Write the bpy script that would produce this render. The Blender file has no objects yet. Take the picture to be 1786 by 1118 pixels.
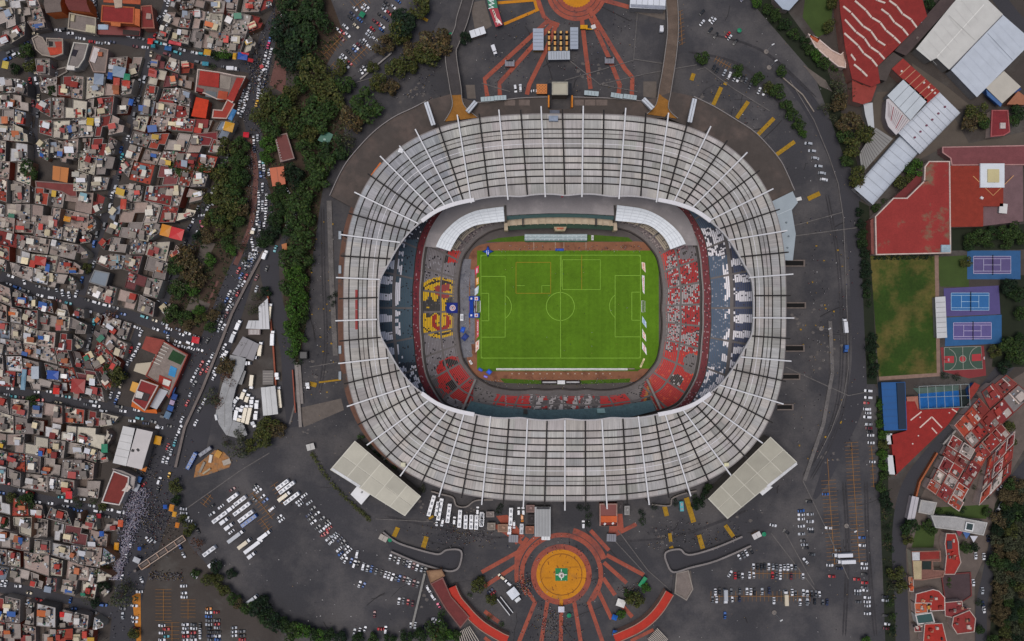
import bpy, math, random
import numpy as np
from mathutils import Vector
R = random.Random(11)
S, H = 0.3706, 450.0
SC = bpy.context.scene
COL = SC.collection
PI = math.pi

def K(z): return S * (H - z) / H
def P(px, py, z=0.0):
    """photo position of a point at height z -> metres"""
    k = K(z); return ((px - 893) * k, -(py - 559) * k, z)
def PX(x, y, z):
    k = K(z); return (x / k + 893, -y / k + 559)
def zc(ox, oy, s=3.993):
    return lambda x, y: (ox + x / s, oy + y / s)
def lin(c):
    return tuple(((v / 255) / 12.92 if v / 255 <= .04045 else ((v / 255 + .055) / 1.055) ** 2.4) for v in c)
def shade(c, f): return tuple(min(255, max(0, v * f)) for v in c)
ONES = ['', 'first', 'second', 'third', 'fourth', 'fifth', 'sixth', 'seventh', 'eighth', 'ninth', 'tenth', 'eleventh', 'twelfth', 'thirteenth',
        'fourteenth', 'fifteenth', 'sixteenth', 'seventeenth', 'eighteenth', 'nineteenth']
TENS = ['', '', 'twenty', 'thirty', 'forty', 'fifty', 'sixty', 'seventy', 'eighty', 'ninety']
TENO = ['', '', 'twentieth', 'thirtieth', 'fortieth', 'fiftieth', 'sixtieth', 'seventieth', 'eightieth', 'ninetieth']
def ordw(n):
    if n < 20: return ONES[n]
    if n >= 100: return 'hundred-and-' + ordw(n - 100) if n > 100 else 'hundredth'
    return TENO[n // 10] if n % 10 == 0 else TENS[n // 10] + '-' + ONES[n % 10]

# ------------------------------------------------------------------ materials
MATS = {}
def _nodes(name):
    m = bpy.data.materials.new(name); m.use_nodes = True
    nt = m.node_tree; b = nt.nodes['Principled BSDF']
    return m, nt, b
def M(name, rgb, var=.18, scale=.35, rough=.85, fine=.12, fscale=2.5, metal=0, spec=.3, coat=0, patch=None, pscale=.06, plo=.52, phi=.62):
    """plain surface with weathering: coarse and fine noise, optional patches of a second colour"""
    if name in MATS: return MATS[name]
    m, nt, b = _nodes(name); N, L = nt.nodes, nt.links
    b.inputs['Roughness'].default_value = rough; b.inputs['Metallic'].default_value = metal
    b.inputs['Specular IOR Level'].default_value = spec
    tc = N.new('ShaderNodeTexCoord')
    col = lin(rgb) + (1,)
    base = None
    if patch:
        n = N.new('ShaderNodeTexNoise'); n.inputs['Scale'].default_value = pscale; n.inputs['Detail'].default_value = 6
        n.inputs['Roughness'].default_value = .65
        L.new(tc.outputs['Object'], n.inputs['Vector'])
        r = N.new('ShaderNodeMapRange'); r.inputs[1].default_value = plo; r.inputs[2].default_value = phi
        L.new(n.outputs['Fac'], r.inputs[0])
        mx = N.new('ShaderNodeMix'); mx.data_type = 'RGBA'
        mx.inputs[6].default_value = col; mx.inputs[7].default_value = lin(patch) + (1,)
        L.new(r.outputs[0], mx.inputs[0]); base = mx.outputs[2]
    def mult(src, sc, amt, det=5):
        n = N.new('ShaderNodeTexNoise'); n.inputs['Scale'].default_value = sc; n.inputs['Detail'].default_value = det
        n.inputs['Roughness'].default_value = .6
        L.new(tc.outputs['Object'], n.inputs['Vector'])
        r = N.new('ShaderNodeMapRange'); r.inputs[1].default_value = .25; r.inputs[2].default_value = .75
        r.inputs[3].default_value = 1 - amt; r.inputs[4].default_value = 1 + amt
        L.new(n.outputs['Fac'], r.inputs[0])
        v = N.new('ShaderNodeMix'); v.data_type = 'RGBA'; v.blend_type = 'MULTIPLY'; v.inputs[0].default_value = 1
        if src is None: v.inputs[6].default_value = col
        else: L.new(src, v.inputs[6])
        cb = N.new('ShaderNodeCombineColor')
        for i in range(3): L.new(r.outputs[0], cb.inputs[i])
        L.new(cb.outputs[0], v.inputs[7]); return v.outputs[2]
    if var: base = mult(base, scale, var)
    if fine: base = mult(base, fscale, fine, 3)
    if base is None: b.inputs['Base Color'].default_value = col
    else: L.new(base, b.inputs['Base Color'])
    if coat: b.inputs['Coat Weight'].default_value = coat
    MATS[name] = m; return m
def MA(name, var=.2, scale=.5, rough=.85, fine=.15, fscale=2.2, spec=.3):
    """colour from the mesh's own 'Col' attribute, weathered by noise"""
    if name in MATS: return MATS[name]
    m, nt, b = _nodes(name); N, L = nt.nodes, nt.links
    b.inputs['Roughness'].default_value = rough; b.inputs['Specular IOR Level'].default_value = spec
    a = N.new('ShaderNodeAttribute'); a.attribute_name = 'Col'
    geo = N.new('ShaderNodeNewGeometry'); src = a.outputs['Color']
    for sc, amt in ((scale, var), (fscale, fine)):
        n = N.new('ShaderNodeTexNoise'); n.inputs['Scale'].default_value = sc; n.inputs['Detail'].default_value = 4
        L.new(geo.outputs['Position'], n.inputs['Vector'])
        r = N.new('ShaderNodeMapRange'); r.inputs[1].default_value = .25; r.inputs[2].default_value = .75
        r.inputs[3].default_value = 1 - amt; r.inputs[4].default_value = 1 + amt
        L.new(n.outputs['Fac'], r.inputs[0])
        cb = N.new('ShaderNodeCombineColor')
        for i in range(3): L.new(r.outputs[0], cb.inputs[i])
        v = N.new('ShaderNodeMix'); v.data_type = 'RGBA'; v.blend_type = 'MULTIPLY'; v.inputs[0].default_value = 1
        L.new(src, v.inputs[6]); L.new(cb.outputs[0], v.inputs[7]); src = v.outputs[2]
    L.new(src, b.inputs['Base Color'])
    MATS[name] = m; return m
def MPlain(name, rgb, rough=.5, spec=.4, metal=0, coat=0):
    return M(name, rgb, 0, 1, rough, 0, 1, metal, spec, coat)

# ------------------------------------------------------------------ mesh builder
class MB:
    def __init__(s): s.v, s.f, s.m, s.c = [], [], [], []
    def face(s, pts, m=0, c=(128, 128, 128)):
        i = len(s.v); s.v.extend(pts); s.f.append(tuple(range(i, i + len(pts)))); s.m.append(m); s.c.append(c)
    def sheet(s, poly, z=None, m=0, c=(128, 128, 128)):
        p = [(q[0], q[1], q[2] if z is None else z) for q in poly]
        if area(p) < 0: p.reverse()
        s.face(p, m, c)
    def prism(s, poly, z0, z1, m=0, c=(128, 128, 128), mt=None, ct=None, top=True, ztop=None):
        p = [(q[0], q[1]) for q in poly]
        if area(p) < 0: p.reverse()
        n = len(p); i = len(s.v)
        s.v.extend((x, y, z0) for x, y in p); s.v.extend((x, y, z1) for x, y in p)
        for k in range(n):
            j = (k + 1) % n
            s.f.append((i + k, i + j, i + n + j, i + n + k)); s.m.append(m); s.c.append(c)
        if top:
            s.f.append(tuple(range(i + n, i + 2 * n))); s.m.append(m if mt is None else mt); s.c.append(ct or c)
    def box(s, cx, cy, z0, z1, w, d, a=0, **k):
        ca, sa = math.cos(a), math.sin(a)
        s.prism([(cx + x * ca - y * sa, cy + x * sa + y * ca) for x, y in ((-w/2, -d/2), (w/2, -d/2), (w/2, d/2), (-w/2, d/2))], z0, z1, **k)
    def beam(s, a, b, w, h, m=0, c=(128, 128, 128), wb=None):
        """box from point a to b, w wide, h deep (hanging below the line)"""
        a, b = Vector(a), Vector(b); d = b - a; n = Vector((-d.y, d.x, 0))
        n = n.normalized() if n.length > 1e-6 else Vector((1, 0, 0))
        wb = w if wb is None else wb
        up = Vector((0, 0, h)) if (d.x**2 + d.y**2) > 1e-6 else Vector((0, h, 0))
        q = [a + n*w/2, a - n*w/2, b - n*wb/2, b + n*wb/2]
        lo = [p - up for p in q]
        i = len(s.v); s.v.extend(map(tuple, q)); s.v.extend(map(tuple, lo))
        for f in ((0, 1, 2, 3), (7, 6, 5, 4), (0, 4, 5, 1), (1, 5, 6, 2), (2, 6, 7, 3), (3, 7, 4, 0)):
            s.f.append(tuple(i + k for k in f)); s.m.append(m); s.c.append(c)
    def strip(s, pts, w, z=None, m=0, c=(128, 128, 128), closed=False):
        n = len(pts)
        L_, R_ = [], []
        for k in range(n):
            if closed: p, q = pts[k - 1], pts[(k + 1) % n]
            else: p, q = pts[max(0, k - 1)], pts[min(n - 1, k + 1)]
            dx, dy = q[0] - p[0], q[1] - p[1]; l = math.hypot(dx, dy) or 1
            nx, ny = -dy / l, dx / l; ww = w[k] if hasattr(w, '__len__') else w
            zz = pts[k][2] if z is None else z
            L_.append((pts[k][0] + nx * ww / 2, pts[k][1] + ny * ww / 2, zz)); R_.append((pts[k][0] - nx * ww / 2, pts[k][1] - ny * ww / 2, zz))
        i = len(s.v); s.v.extend(L_); s.v.extend(R_)
        for k in range(n if closed else n - 1):
            j = (k + 1) % n
            s.f.append((i + k, i + n + k, i + n + j, i + j)); s.m.append(m); s.c.append(c)
    def wallstrip(s, pts, w, z0, z1, m=0, c=(128, 128, 128)):
        for a, b in zip(pts, pts[1:]): s.beam((a[0], a[1], z1), (b[0], b[1], z1), w, z1 - z0, m, c)
    def cyl(s, cx, cy, z0, z1, r, n=10, r1=None, m=0, c=(128, 128, 128)):
        r1 = r if r1 is None else r1; i = len(s.v)
        for z, rr in ((z0, r), (z1, r1)):
            s.v.extend((cx + rr * math.cos(2 * PI * k / n), cy + rr * math.sin(2 * PI * k / n), z) for k in range(n))
        for k in range(n):
            j = (k + 1) % n; s.f.append((i + k, i + j, i + n + j, i + n + k)); s.m.append(m); s.c.append(c)
        s.f.append(tuple(range(i + n, i + 2 * n))); s.m.append(m); s.c.append(c)
    def tube(s, a, b, r0, r1, n=6, m=0, c=(128, 128, 128)):
        a, b = Vector(a), Vector(b); d = (b - a).normalized()
        u = d.cross(Vector((0, 0, 1)) if abs(d.z) < .9 else Vector((1, 0, 0))).normalized(); w = d.cross(u); i = len(s.v)
        for p, r in ((a, r0), (b, r1)):
            s.v.extend(tuple(p + u * r * math.cos(2*PI*k/n) + w * r * math.sin(2*PI*k/n)) for k in range(n))
        for k in range(n):
            j = (k + 1) % n; s.f.append((i + k, i + n + k, i + n + j, i + j)); s.m.append(m); s.c.append(c)
    def data(s, name, mats, origin=(0, 0, 0), smooth=False):
        me = bpy.data.meshes.new(name)
        ox, oy, oz = origin
        me.from_pydata([(x - ox, y - oy, z - oz) for x, y, z in s.v], [], s.f)
        for m in (mats if isinstance(mats, (list, tuple)) else [mats]): me.materials.append(m)
        if s.f:
            me.polygons.foreach_set('material_index', s.m)
            at = me.color_attributes.new('Col', 'FLOAT_COLOR', 'CORNER')
            buf = []
            for f, c in zip(s.f, s.c): buf.extend((lin(c) + (1.0,)) * len(f))
            at.data.foreach_set('color', buf)
            if smooth: me.polygons.foreach_set('use_smooth', [True] * len(s.f))
        me.update(); return me
    def build(s, name, mats, parent=None, origin=None, smooth=False):
        """one mesh object; origin (metres) becomes its location, or it takes its parent's origin"""
        o_ = origin if origin is not None else (tuple(parent['_o']) if parent is not None and '_o' in parent else (0, 0, 0))
        o = bpy.data.objects.new(name, s.data(name, mats, o_, smooth)); COL.objects.link(o)
        if parent is not None:
            o.parent = parent
            if '_l' in o.keys(): pass
            o['_o'] = o_
        else: o.location = o_; o['_o'] = o_
        return o
def area(p): return sum(p[i - 1][0] * p[i][1] - p[i][0] * p[i - 1][1] for i in range(len(p))) / 2
def tag(o, label, cat, group=None):
    o['label'] = label; o['category'] = cat
    if group: o['group'] = group
    return o
def thing(name, label, cat, loc, group=None):
    o = bpy.data.objects.new(name, None); COL.objects.link(o); o.location = loc; o['_o'] = tuple(loc)
    return tag(o, label, cat, group)
def struct(mb, name, mat):
    o = mb.build(name, mat); o['kind'] = 'structure'; return o
def stuff(mb, name, mat, label=None):
    o = mb.build(name, mat); o['kind'] = 'stuff'
    if label: o['label'] = label
    return o
def sub(data, name, parent, mats=None, loc=(0, 0, 0), rotz=0):
    """shared-data child"""
    o = bpy.data.objects.new(name, data); COL.objects.link(o)
    if parent is not None: o.parent = parent
    o.location = loc; o.rotation_euler = (0, 0, rotz)
    for i, m in (mats or {}).items():
        o.material_slots[i].link = 'OBJECT'; o.material_slots[i].material = m
    return o
def cr(pts, n=8, closed=False):
    """Catmull-Rom through 2-D/3-D points"""
    out = []; N = len(pts); D = len(pts[0])
    for i in range(N if closed else N - 1):
        g = (lambda k: pts[k % N]) if closed else (lambda k: pts[min(N - 1, max(0, k))])
        a, b, c, d = g(i - 1), g(i), g(i + 1), g(i + 2)
        for j in range(n):
            t = j / n
            out.append(tuple(.5 * (2*b[q] + (c[q]-a[q])*t + (2*a[q]-5*b[q]+4*c[q]-d[q])*t*t + (3*b[q]-a[q]-3*c[q]+d[q])*t**3) for q in range(D)))
    if not closed: out.append(tuple(pts[-1]))
    return out
def W(pts, z=0.0): return [P(x, y, z) for x, y in pts]
def inpoly(x, y, poly):
    c = False; j = len(poly) - 1
    for i in range(len(poly)):
        xi, yi = poly[i][0], poly[i][1]; xj, yj = poly[j][0], poly[j][1]
        if (yi > y) != (yj > y) and x < (xj - xi) * (y - yi) / (yj - yi) + xi: c = not c
        j = i
    return c
def rect(x0, y0, x1, y1): return [(x0, y0), (x1, y0), (x1, y1), (x0, y1)]
def rrect(cx, cy, w, d, deg=0):
    a = math.radians(deg); ca, sa = math.cos(a), math.sin(a)
    return [(cx + x * ca - y * sa, cy + x * sa + y * ca) for x, y in ((-w/2, -d/2), (w/2, -d/2), (w/2, d/2), (-w/2, d/2))]
def arc(cx, cy, r, a0, a1, n=24): return [(cx + r * math.cos(math.radians(a0 + (a1 - a0) * k / n)), cy + r * math.sin(math.radians(a0 + (a1 - a0) * k / n))) for k in range(n + 1)]

# ------------------------------------------------------------------ world, sun, camera
w = bpy.data.worlds.new('World'); SC.world = w; w.use_nodes = True
nt = w.node_tree; bg = nt.nodes['Background']
sky = nt.nodes.new('ShaderNodeTexSky'); sky.sky_type = 'NISHITA'; sky.sun_disc = False
SUN_EL, SUN_AZ = 80, 250
sky.sun_elevation = math.radians(SUN_EL); sky.sun_rotation = math.radians(SUN_AZ)
sky.air_density = 1.0; sky.dust_density = 4.0; sky.ozone_density = .6
nt.links.new(sky.outputs[0], bg.inputs[0]); bg.inputs[1].default_value = .085
sl = bpy.data.lights.new('sun', 'SUN'); sl.energy = 1.5; sl.angle = math.radians(34); sl.color = (1, .975, .955)
so = bpy.data.objects.new('sun', sl); COL.objects.link(so)
az = math.radians(SUN_AZ)   # clockwise from north
d = Vector((math.sin(az) * math.cos(math.radians(SUN_EL)), math.cos(az) * math.cos(math.radians(SUN_EL)), math.sin(math.radians(SUN_EL))))
so.rotation_euler = d.to_track_quat('Z', 'Y').to_euler()
so.location = d * 600
cam = bpy.data.cameras.new('camera'); co = bpy.data.objects.new('camera', cam); COL.objects.link(co)
co.location = (0, 0, H); co.rotation_euler = (0, 0, 0)
cam.sensor_fit = 'HORIZONTAL'; cam.angle_x = 2 * math.atan(893 * S / H); cam.clip_start = 1; cam.clip_end = 9000
SC.camera = co
SC.view_settings.view_transform = 'Standard'; SC.view_settings.look = 'None'; SC.view_settings.gamma = 1
SC.view_settings.exposure = 0.08
SC.cycles.max_bounces = 4; SC.cycles.diffuse_bounces = 2; SC.cycles.use_denoising = True
# ------------------------------------------------------------------ the stadium
CX, CY = 31.5, 7.8
NT = 720
TH = np.linspace(0, 2 * PI, NT, endpoint=False)
def polar(q, z):
    """closed curve from quarter points (px about its centre, seen at height z): radius by angle"""
    k = K(z); pts = []
    for dx, dy in q:
        for sx in (1, -1):
            for sy in (1, -1): pts.append((sx * dx * k, sy * dy * k))
    an = {}
    for x, y in pts: an[round(math.atan2(y, x) % (2 * PI), 5)] = math.hypot(x, y)
    a = sorted(an); xs = np.array([p - 2 * PI for p in a] + a + [p + 2 * PI for p in a]); ys = np.array([an[p] for p in a] * 3)
    r = np.interp(TH, xs, ys)
    ker = np.hanning(17); ker /= ker.sum()
    return np.convolve(np.concatenate([r[-20:], r, r[:20]]), ker, 'same')[20:-20]
def rat(r, th): return float(np.interp(th % (2 * PI), np.append(TH, 2 * PI), np.append(r, r[0])))
def cur(r, z, th=None):
    th = TH if th is None else th
    return [(CX + rat(r, t) * math.cos(t), CY + rat(r, t) * math.sin(t), z) for t in th]
ZO, ZI = 34.0, 44.0
R_IN = polar([(327, 0), (324, 51), (312, 70), (290, 109), (270, 134), (253, 148), (225, 168), (192, 180), (162, 186), (80, 192), (0, 194)], ZI)
def souter(t, a, b, n):
    c, s_ = abs(math.cos(t)), abs(math.sin(t)); return ((c / a) ** n + (s_ / b) ** n) ** (-1 / n)
kO = K(ZO)
R_OUT = np.array([souter(t, 385 * kO, 337 * kO, 2.9) for t in TH])
R_RIM = polar([(246, 0), (244, 58), (236, 118), (225, 140), (206, 168), (178, 180), (120, 190), (0, 194)], 8)
R_FLD = polar([(175, 0), (174, 60), (168, 90), (157, 105), (147, 117), (121, 134), (46, 139), (0, 139)], -7)

stadium = thing('stadium', 'huge oval football stadium with pale ribbed roof around a green pitch', 'stadium', (CX, CY, 0))
m_white = M('white_paint', (205, 203, 205), .06, .3, .5)
m_dark = M('dark_steel', (58, 54, 52), .15, .5, .6)
m_conc = M('concrete', (112, 106, 102), .16, .12, .9, patch=(90, 82, 76), pscale=.08)
m_conc_d = M('dark_concrete', (78, 71, 66), .18, .15, .9, patch=(98, 90, 84), pscale=.05)
m_asph_d = M('bitumen_roof', (140, 135, 136), .08, .1, .9, patch=(152, 146, 146), pscale=.05)

# roof panels: bands parallel to the outer edge, tinted bay by bay, stained along the fall
def m_roofpanel():
    m, nt, b = _nodes('roof_sheet'); N, L = nt.nodes, nt.links
    b.inputs['Roughness'].default_value = .75; b.inputs['Specular IOR Level'].default_value = .25
    a = N.new('ShaderNodeAttribute'); a.attribute_name = 'Col'
    uv = N.new('ShaderNodeUVMap'); src = a.outputs['Color']
    def mul(src, fac, lo, hi, f0=.3, f1=.7):
        r = N.new('ShaderNodeMapRange'); r.inputs[1].default_value = f0; r.inputs[2].default_value = f1; r.inputs[3].default_value = lo; r.inputs[4].default_value = hi
        L.new(fac, r.inputs[0]); cb = N.new('ShaderNodeCombineColor')
        for i in range(3): L.new(r.outputs[0], cb.inputs[i])
        v = N.new('ShaderNodeMix'); v.data_type = 'RGBA'; v.blend_type = 'MULTIPLY'; v.inputs[0].default_value = 1
        L.new(src, v.inputs[6]); L.new(cb.outputs[0], v.inputs[7]); return v.outputs[2]
    def noise(sx, sy, sc, det=4):
        mp = N.new('ShaderNodeMapping'); mp.inputs['Scale'].default_value = (sx, sy, 1); L.new(uv.outputs[0], mp.inputs[0])
        n = N.new('ShaderNodeTexNoise'); n.inputs['Scale'].default_value = sc; n.inputs['Detail'].default_value = det; L.new(mp.outputs[0], n.inputs['Vector']); return n.outputs['Fac']
    src = mul(src, noise(1.6, .06, 1), .74, 1.12)          # streaks down the slope
    src = mul(src, noise(.9, .9, 1, 5), .78, 1.06, .22, .42)   # dirt spots
    src = mul(src, noise(.05, .05, 1, 3), .84, 1.12)
    src = mul(src, noise(.45, .02, 1, 2), .9, 1.05)
    L.new(src, b.inputs['Base Color']); return m
ROOFM = m_roofpanel()
NB = 680
ang = np.linspace(0, 2 * PI, NB, endpoint=False)
op = [(CX + rat(R_OUT, t) * math.cos(t), CY + rat(R_OUT, t) * math.sin(t)) for t in ang]
nrm = []
for i in range(NB):
    a, b = op[i - 1], op[(i + 1) % NB]; dx, dy = b[0] - a[0], b[1] - a[1]; l = math.hypot(dx, dy); nrm.append((-dy / l, dx / l))
def inside_in(x, y):
    t = math.atan2(y - CY, x - CX); return math.hypot(x - CX, y - CY) <= rat(R_IN, t)
dmax = []
for i in range(NB):
    lo, hi = 2.0, 90.0
    for _ in range(22):
        mid = (lo + hi) / 2
        if inside_in(op[i][0] + nrm[i][0] * mid, op[i][1] + nrm[i][1] * mid): hi = mid
        else: lo = mid
    dmax.append(hi)
kR = K(38)
RINGS = [0, 10, 28, 45, 63, 78, 90, 102, 114, 127, 260]
RINGS = [r * kR for r in RINGS]
def zr(i, d): return ZO + (ZI - ZO) * min(1, d / dmax[i])
def rp(i, d, dz=0):
    i %= NB; return (op[i][0] + nrm[i][0] * d, op[i][1] + nrm[i][1] * d, zr(i, d) + dz)
mb = MB(); uvs = []; arcl = 0
rr = random.Random(4)
tint = {}
for i in range(NB):
    j = (i + 1) % NB; seg = math.dist(op[i], op[j])
    for b in range(len(RINGS) - 1):
        d0, d1 = RINGS[b], RINGS[b + 1]
        a0, a1, c0, c1 = min(d0, dmax[i]), min(d1, dmax[i]), min(d0, dmax[j]), min(d1, dmax[j])
        if a1 - a0 < .05 and c1 - c0 < .05: continue
        key = (b, i // 10)
        if key not in tint:
            f = rr.choice([rr.uniform(.94, 1.05), rr.uniform(.97, 1.03), rr.uniform(.86, 1.08)]); tint[key] = shade((170 + rr.uniform(-3, 3), 166, 161 + rr.uniform(-2, 3)), f)
        c = tint[key]
        px, py = PX(op[i][0], op[i][1], ZO)
        if px < 760 and py < 420: c = shade((c[0] - 9, c[1] - 5, c[2] + 1), .95)      # the north-west bays are cooler, slightly darker sheets
        mb.face([rp(i, a0, .3), rp(j, c0, .3), rp(j, c1), rp(i, a1)], 0, c)
        uvs.extend([(arcl, a0), (arcl + seg, c0), (arcl + seg, c1), (arcl, a1)])
    arcl += seg
roof = mb.build('roof', ROOFM, stadium)
ul = roof.data.uv_layers.new(name='UVMap'); ul.data.foreach_set('uv', [q for p in uvs for q in p])
M_GUT = M('gutter_dark', (42, 39, 38), .2, .6)
# gutters along the bands, one pale walkway line
for n_, d in enumerate(RINGS[1:-1]):
    mb = MB(); run = []
    for i in range(NB + 1):
        if d < dmax[i % NB] - .3: run.append(rp(i, d, .42))
        else:
            if len(run) > 2: mb.strip(run, .8); mb.build('gutter', M_GUT, roof); mb = MB()
            run = []
    if len(run) > 2: mb.strip(run, .8); mb.build('gutter', M_GUT, roof)
for d in (36 * kR, 55 * kR):
    mb = MB(); run = []
    for i in range(NB + 1):
        if d < dmax[i % NB] - 1: run.append(rp(i, d, .4))
        else:
            if len(run) > 2: mb.strip(run, .35)
            run = []
    if len(run) > 2: mb.strip(run, .35)
    mb.build('roof_pipe', m_dark if d < 15 else m_white, roof)
mb = MB()
mb.strip([rp(i, -.1, .35) for i in range(NB)], .7, closed=True)
for i in range(NB):
    j = (i + 1) % NB; p, q = rp(i, -.3, .4), rp(j, -.3, .4); mb.face([(p[0], p[1], p[2] - 2), (q[0], q[1], q[2] - 2), q, p])
mb.build('roof_edge', M('roof_edge_grey', (128, 122, 120)), roof)
# inner lip: thin pale edge, thick white arcs at the four corners
mb = MB(); mb.strip(cur(R_IN, ZI + .6), .9, closed=True)
c_ = cur(R_IN, ZI + .6); c2 = cur(R_IN, ZI - 2.4)
for i in range(NT): mb.face([c2[i], c_[i], c_[(i + 1) % NT], c2[(i + 1) % NT]])
mb.build('inner_lip', M('lip_grey', (165, 162, 162), .2, 1.5), roof)
for sx in (1, -1):
    for sy in (1, -1):
        a0, a1 = math.atan2(sy * 150, sx * 252), math.atan2(sy * 187, sx * 160)
        mb = MB(); th = np.linspace(a0, a1, 40); pts = cur(R_IN, ZI + 1.5, th)
        mb.strip(pts, 2.3)
        for a, b in zip(pts, pts[1:]): mb.beam((a[0], a[1], ZI + 1.49), (b[0], b[1], ZI + 1.49), 2.2, 1.4)
        mb.build('corner_truss', m_white, roof)
# beams: as seen, outer end -> inner end
WB = [((870,191),(886,348.5)),((943.7,185),(951,343.7)),((1017.3,184.5),(1015,343.7)),((1091.5,188),(1079.7,347)),((797.4,200),(822,354)),
 ((724,225),(793,357.6)),((696.5,254),(778,361.5)),((662.7,272),(760,369)),((618,335),(730,390)),((594,409),(697.7,422.7)),((586,484),(662.7,487.4)),
 ((585,559.5),(657,557)),((590,634),(677.7,624)),((605,709),(715,672.7)),((639.6,776.6),(746.6,699)),((697.7,830.5),(780.4,715.3)),((765.4,866.8),(809,722.8)),
 ((840,880.6),(855.5,726)),((912.6,888),(920,731)),((985.3,890.6),(985.3,732.8)),((1059,888),(1049.9,731.5)),((1132.5,880.6),(1113.5,726)),((1205,865.5),(1160,721.5)),
 ((1275,829),(1190.6,714)),((1330.4,773),(1225,699)),((1366.7,704.8),(1255,671.4)),((1380.5,630),(1292.8,622.6)),((1385.5,554.7),(1313,554)),((1383.7,478),(1306.6,484)),
 ((1373.4,402),(1270,419)),((1349,329),(1236.5,385)),((1303.6,265.5),(1205,365)),((1240,220),(1174,355)),((1166.3,196.6),(1145,352.6))]
WB.sort(key=lambda p: math.atan2(p[0][1] - 537, p[0][0] - 985))
m_beam = M('beam_white', (206, 205, 206), .05, .6, .45)
for o_, i_ in WB:
    a, b = P(*o_, ZO + 1.6), P(*i_, ZI + 1.6)
    mb = MB(); mb.beam(a, b, .74, 1.0)
    mb.build('roof_beam', m_beam, stadium)
    mb = MB(); t = Vector((CX - a[0], CY - a[1], 0)).normalized() * 5
    mb.tube((a[0] + t.x*.2, a[1] + t.y*.2, ZO + .6), (a[0] + t.x, a[1] + t.y, 0), .5, .8)
    mb.build('column', m_conc, stadium)
for n_ in range(len(WB)):
    (o1, i1), (o2, i2) = WB[n_], WB[(n_ + 1) % len(WB)]
    if math.dist(o1, o2) < 48: continue
    o_ = ((o1[0] + o2[0]) / 2, (o1[1] + o2[1]) / 2); i_ = ((i1[0] + i2[0]) / 2, (i1[1] + i2[1]) / 2)
    # push the midpoints out onto the two edges
    th = math.atan2(-(o_[1] - 537.3), o_[0] - 985); ro = rat(R_OUT, th) + 2.8
    th2 = math.atan2(-(i_[1] - 538.7), i_[0] - 985); ri = rat(R_IN, th2) + .3
    a = (CX + ro * math.cos(th), CY + ro * math.sin(th), ZO + 1.0); b = (CX + ri * math.cos(th2), CY + ri * math.sin(th2), ZI + 1.0)
    mb = MB(); mb.beam(a, b, .8, .9); mb.build('dark_truss', M_GUT, stadium)
# red banners on the roof, east and west, and small roof boxes
m_redb = M('roof_red', (142, 62, 60), .1, .4)
for x0, y0, x1, y1 in ((619.5, 505, 632, 575), (1336, 501, 1347.5, 570)):
    mb = MB()
    for k in range(4):
        ya, yb = y0 + (y1 - y0) * k / 4 + .5, y0 + (y1 - y0) * (k + 1) / 4 - .5
        q = W(rect(x0, ya, x1, yb), 38.0); mb.prism(q, 36.6, 38.0)
    mb.build('roof_sign_panel', m_redb, roof)
for x, y, w_, h_, c in ((1268, 811, 8, 6, (200, 195, 160)), (702.7, 811, 8, 7, (195, 190, 165)), (965.5, 205.5, 16, 9, (130, 140, 155)), (698.5, 262, 8, 7, (215, 215, 215)), (981, 341, 3.5, 4, (190, 90, 100))):
    mb = MB(); mb.prism(W(rrect(x, y, w_, h_, 0 if y < 250 else R.uniform(-20, 20)), 38), 35, 37.2, c=c); mb.build('roof_box', MA('painted'), roof)
mb = MB(); mb.prism(W([(645, 307), (663, 283), (668.5, 287), (650, 311)], 30), 5, 30, c=(200, 105, 45)); mb.build('orange_annex', MA('painted'), stadium)

# facade and perimeter ring
mb = MB(); c0, c1 = cur(R_OUT - 6, 0), cur(R_OUT - 1.5, ZO - .4)
for i in range(NT): mb.face([c0[i], c0[(i + 1) % NT], c1[(i + 1) % NT], c1[i]])
mb.build('facade', m_conc_d, stadium)
mb = MB(); RG = np.array([souter(t, 142.6, 121.5, 2.9) for t in TH]); ca, cb_, cc = cur(RG, 0), cur(RG, 6), cur(R_OUT - 8, 6.5)
for i in range(NT):
    j = (i + 1) % NT; mb.face([ca[i], ca[j], cb_[j], cb_[i]]); mb.face([cb_[i], cb_[j], cc[j], cc[i]])
mb.build('perimeter_ring', M('ring_brown', (98, 70, 58), .2, .3, patch=(72, 64, 60), pscale=.12), stadium)
# gallery windows on the ring's west side
for y in (410, 470, 610, 655):
    mb = MB(); mb.prism(W(rect(590.5, y - 7, 595, y + 7), 7), 0, 7, c=(150, 158, 165)); mb.build('ticket_hatch', MA('painted'), stadium)

# ---- seats, painted seat by seat
def vn(x, y, s):
    x, y = x / s, y / s; i, j = math.floor(x), math.floor(y); fx, fy = x - i, y - j
    h = lambda a, b: (math.sin(a * 127.1 + b * 311.7 + 7) * 43758.5453) % 1
    return (h(i, j) * (1 - fx) + h(i + 1, j) * fx) * (1 - fy) + (h(i, j + 1) * (1 - fx) + h(i + 1, j + 1) * fx) * fy
def el(x, y, cx, cy, rx, ry): return math.hypot((x - cx) / rx, (y - cy) / ry)
GREY, WHT, RED, YEL, DRK, PNK = (132, 126, 128), (192, 184, 182), (176, 30, 30), (222, 176, 28), (48, 44, 44), (160, 62, 58)
PB = [[(872.6,675),(881.6,675),(880.6,708),(858,706)],[(883,675),(910.5,677),(910.5,710),(883,708)],[(912,677),(927,678),(922,696),(929,712),(912,712)],
      [(1047,678),(1074,675),(1074,707),(1047,711)],[(1075,675),(1083,674),(1101,703),(1077,707)]]
PCORN = [(761, 645), (768, 629), (785, 621), (800, 622), (812, 640), (826, 655), (838, 690), (812, 705), (788, 693), (766, 675)]
P1 = [(757, 500), (786, 493), (784, 506), (760, 511)]; P2 = [(754, 508), (783, 511), (786, 521), (768, 519)]
rs = random.Random(9)
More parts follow.
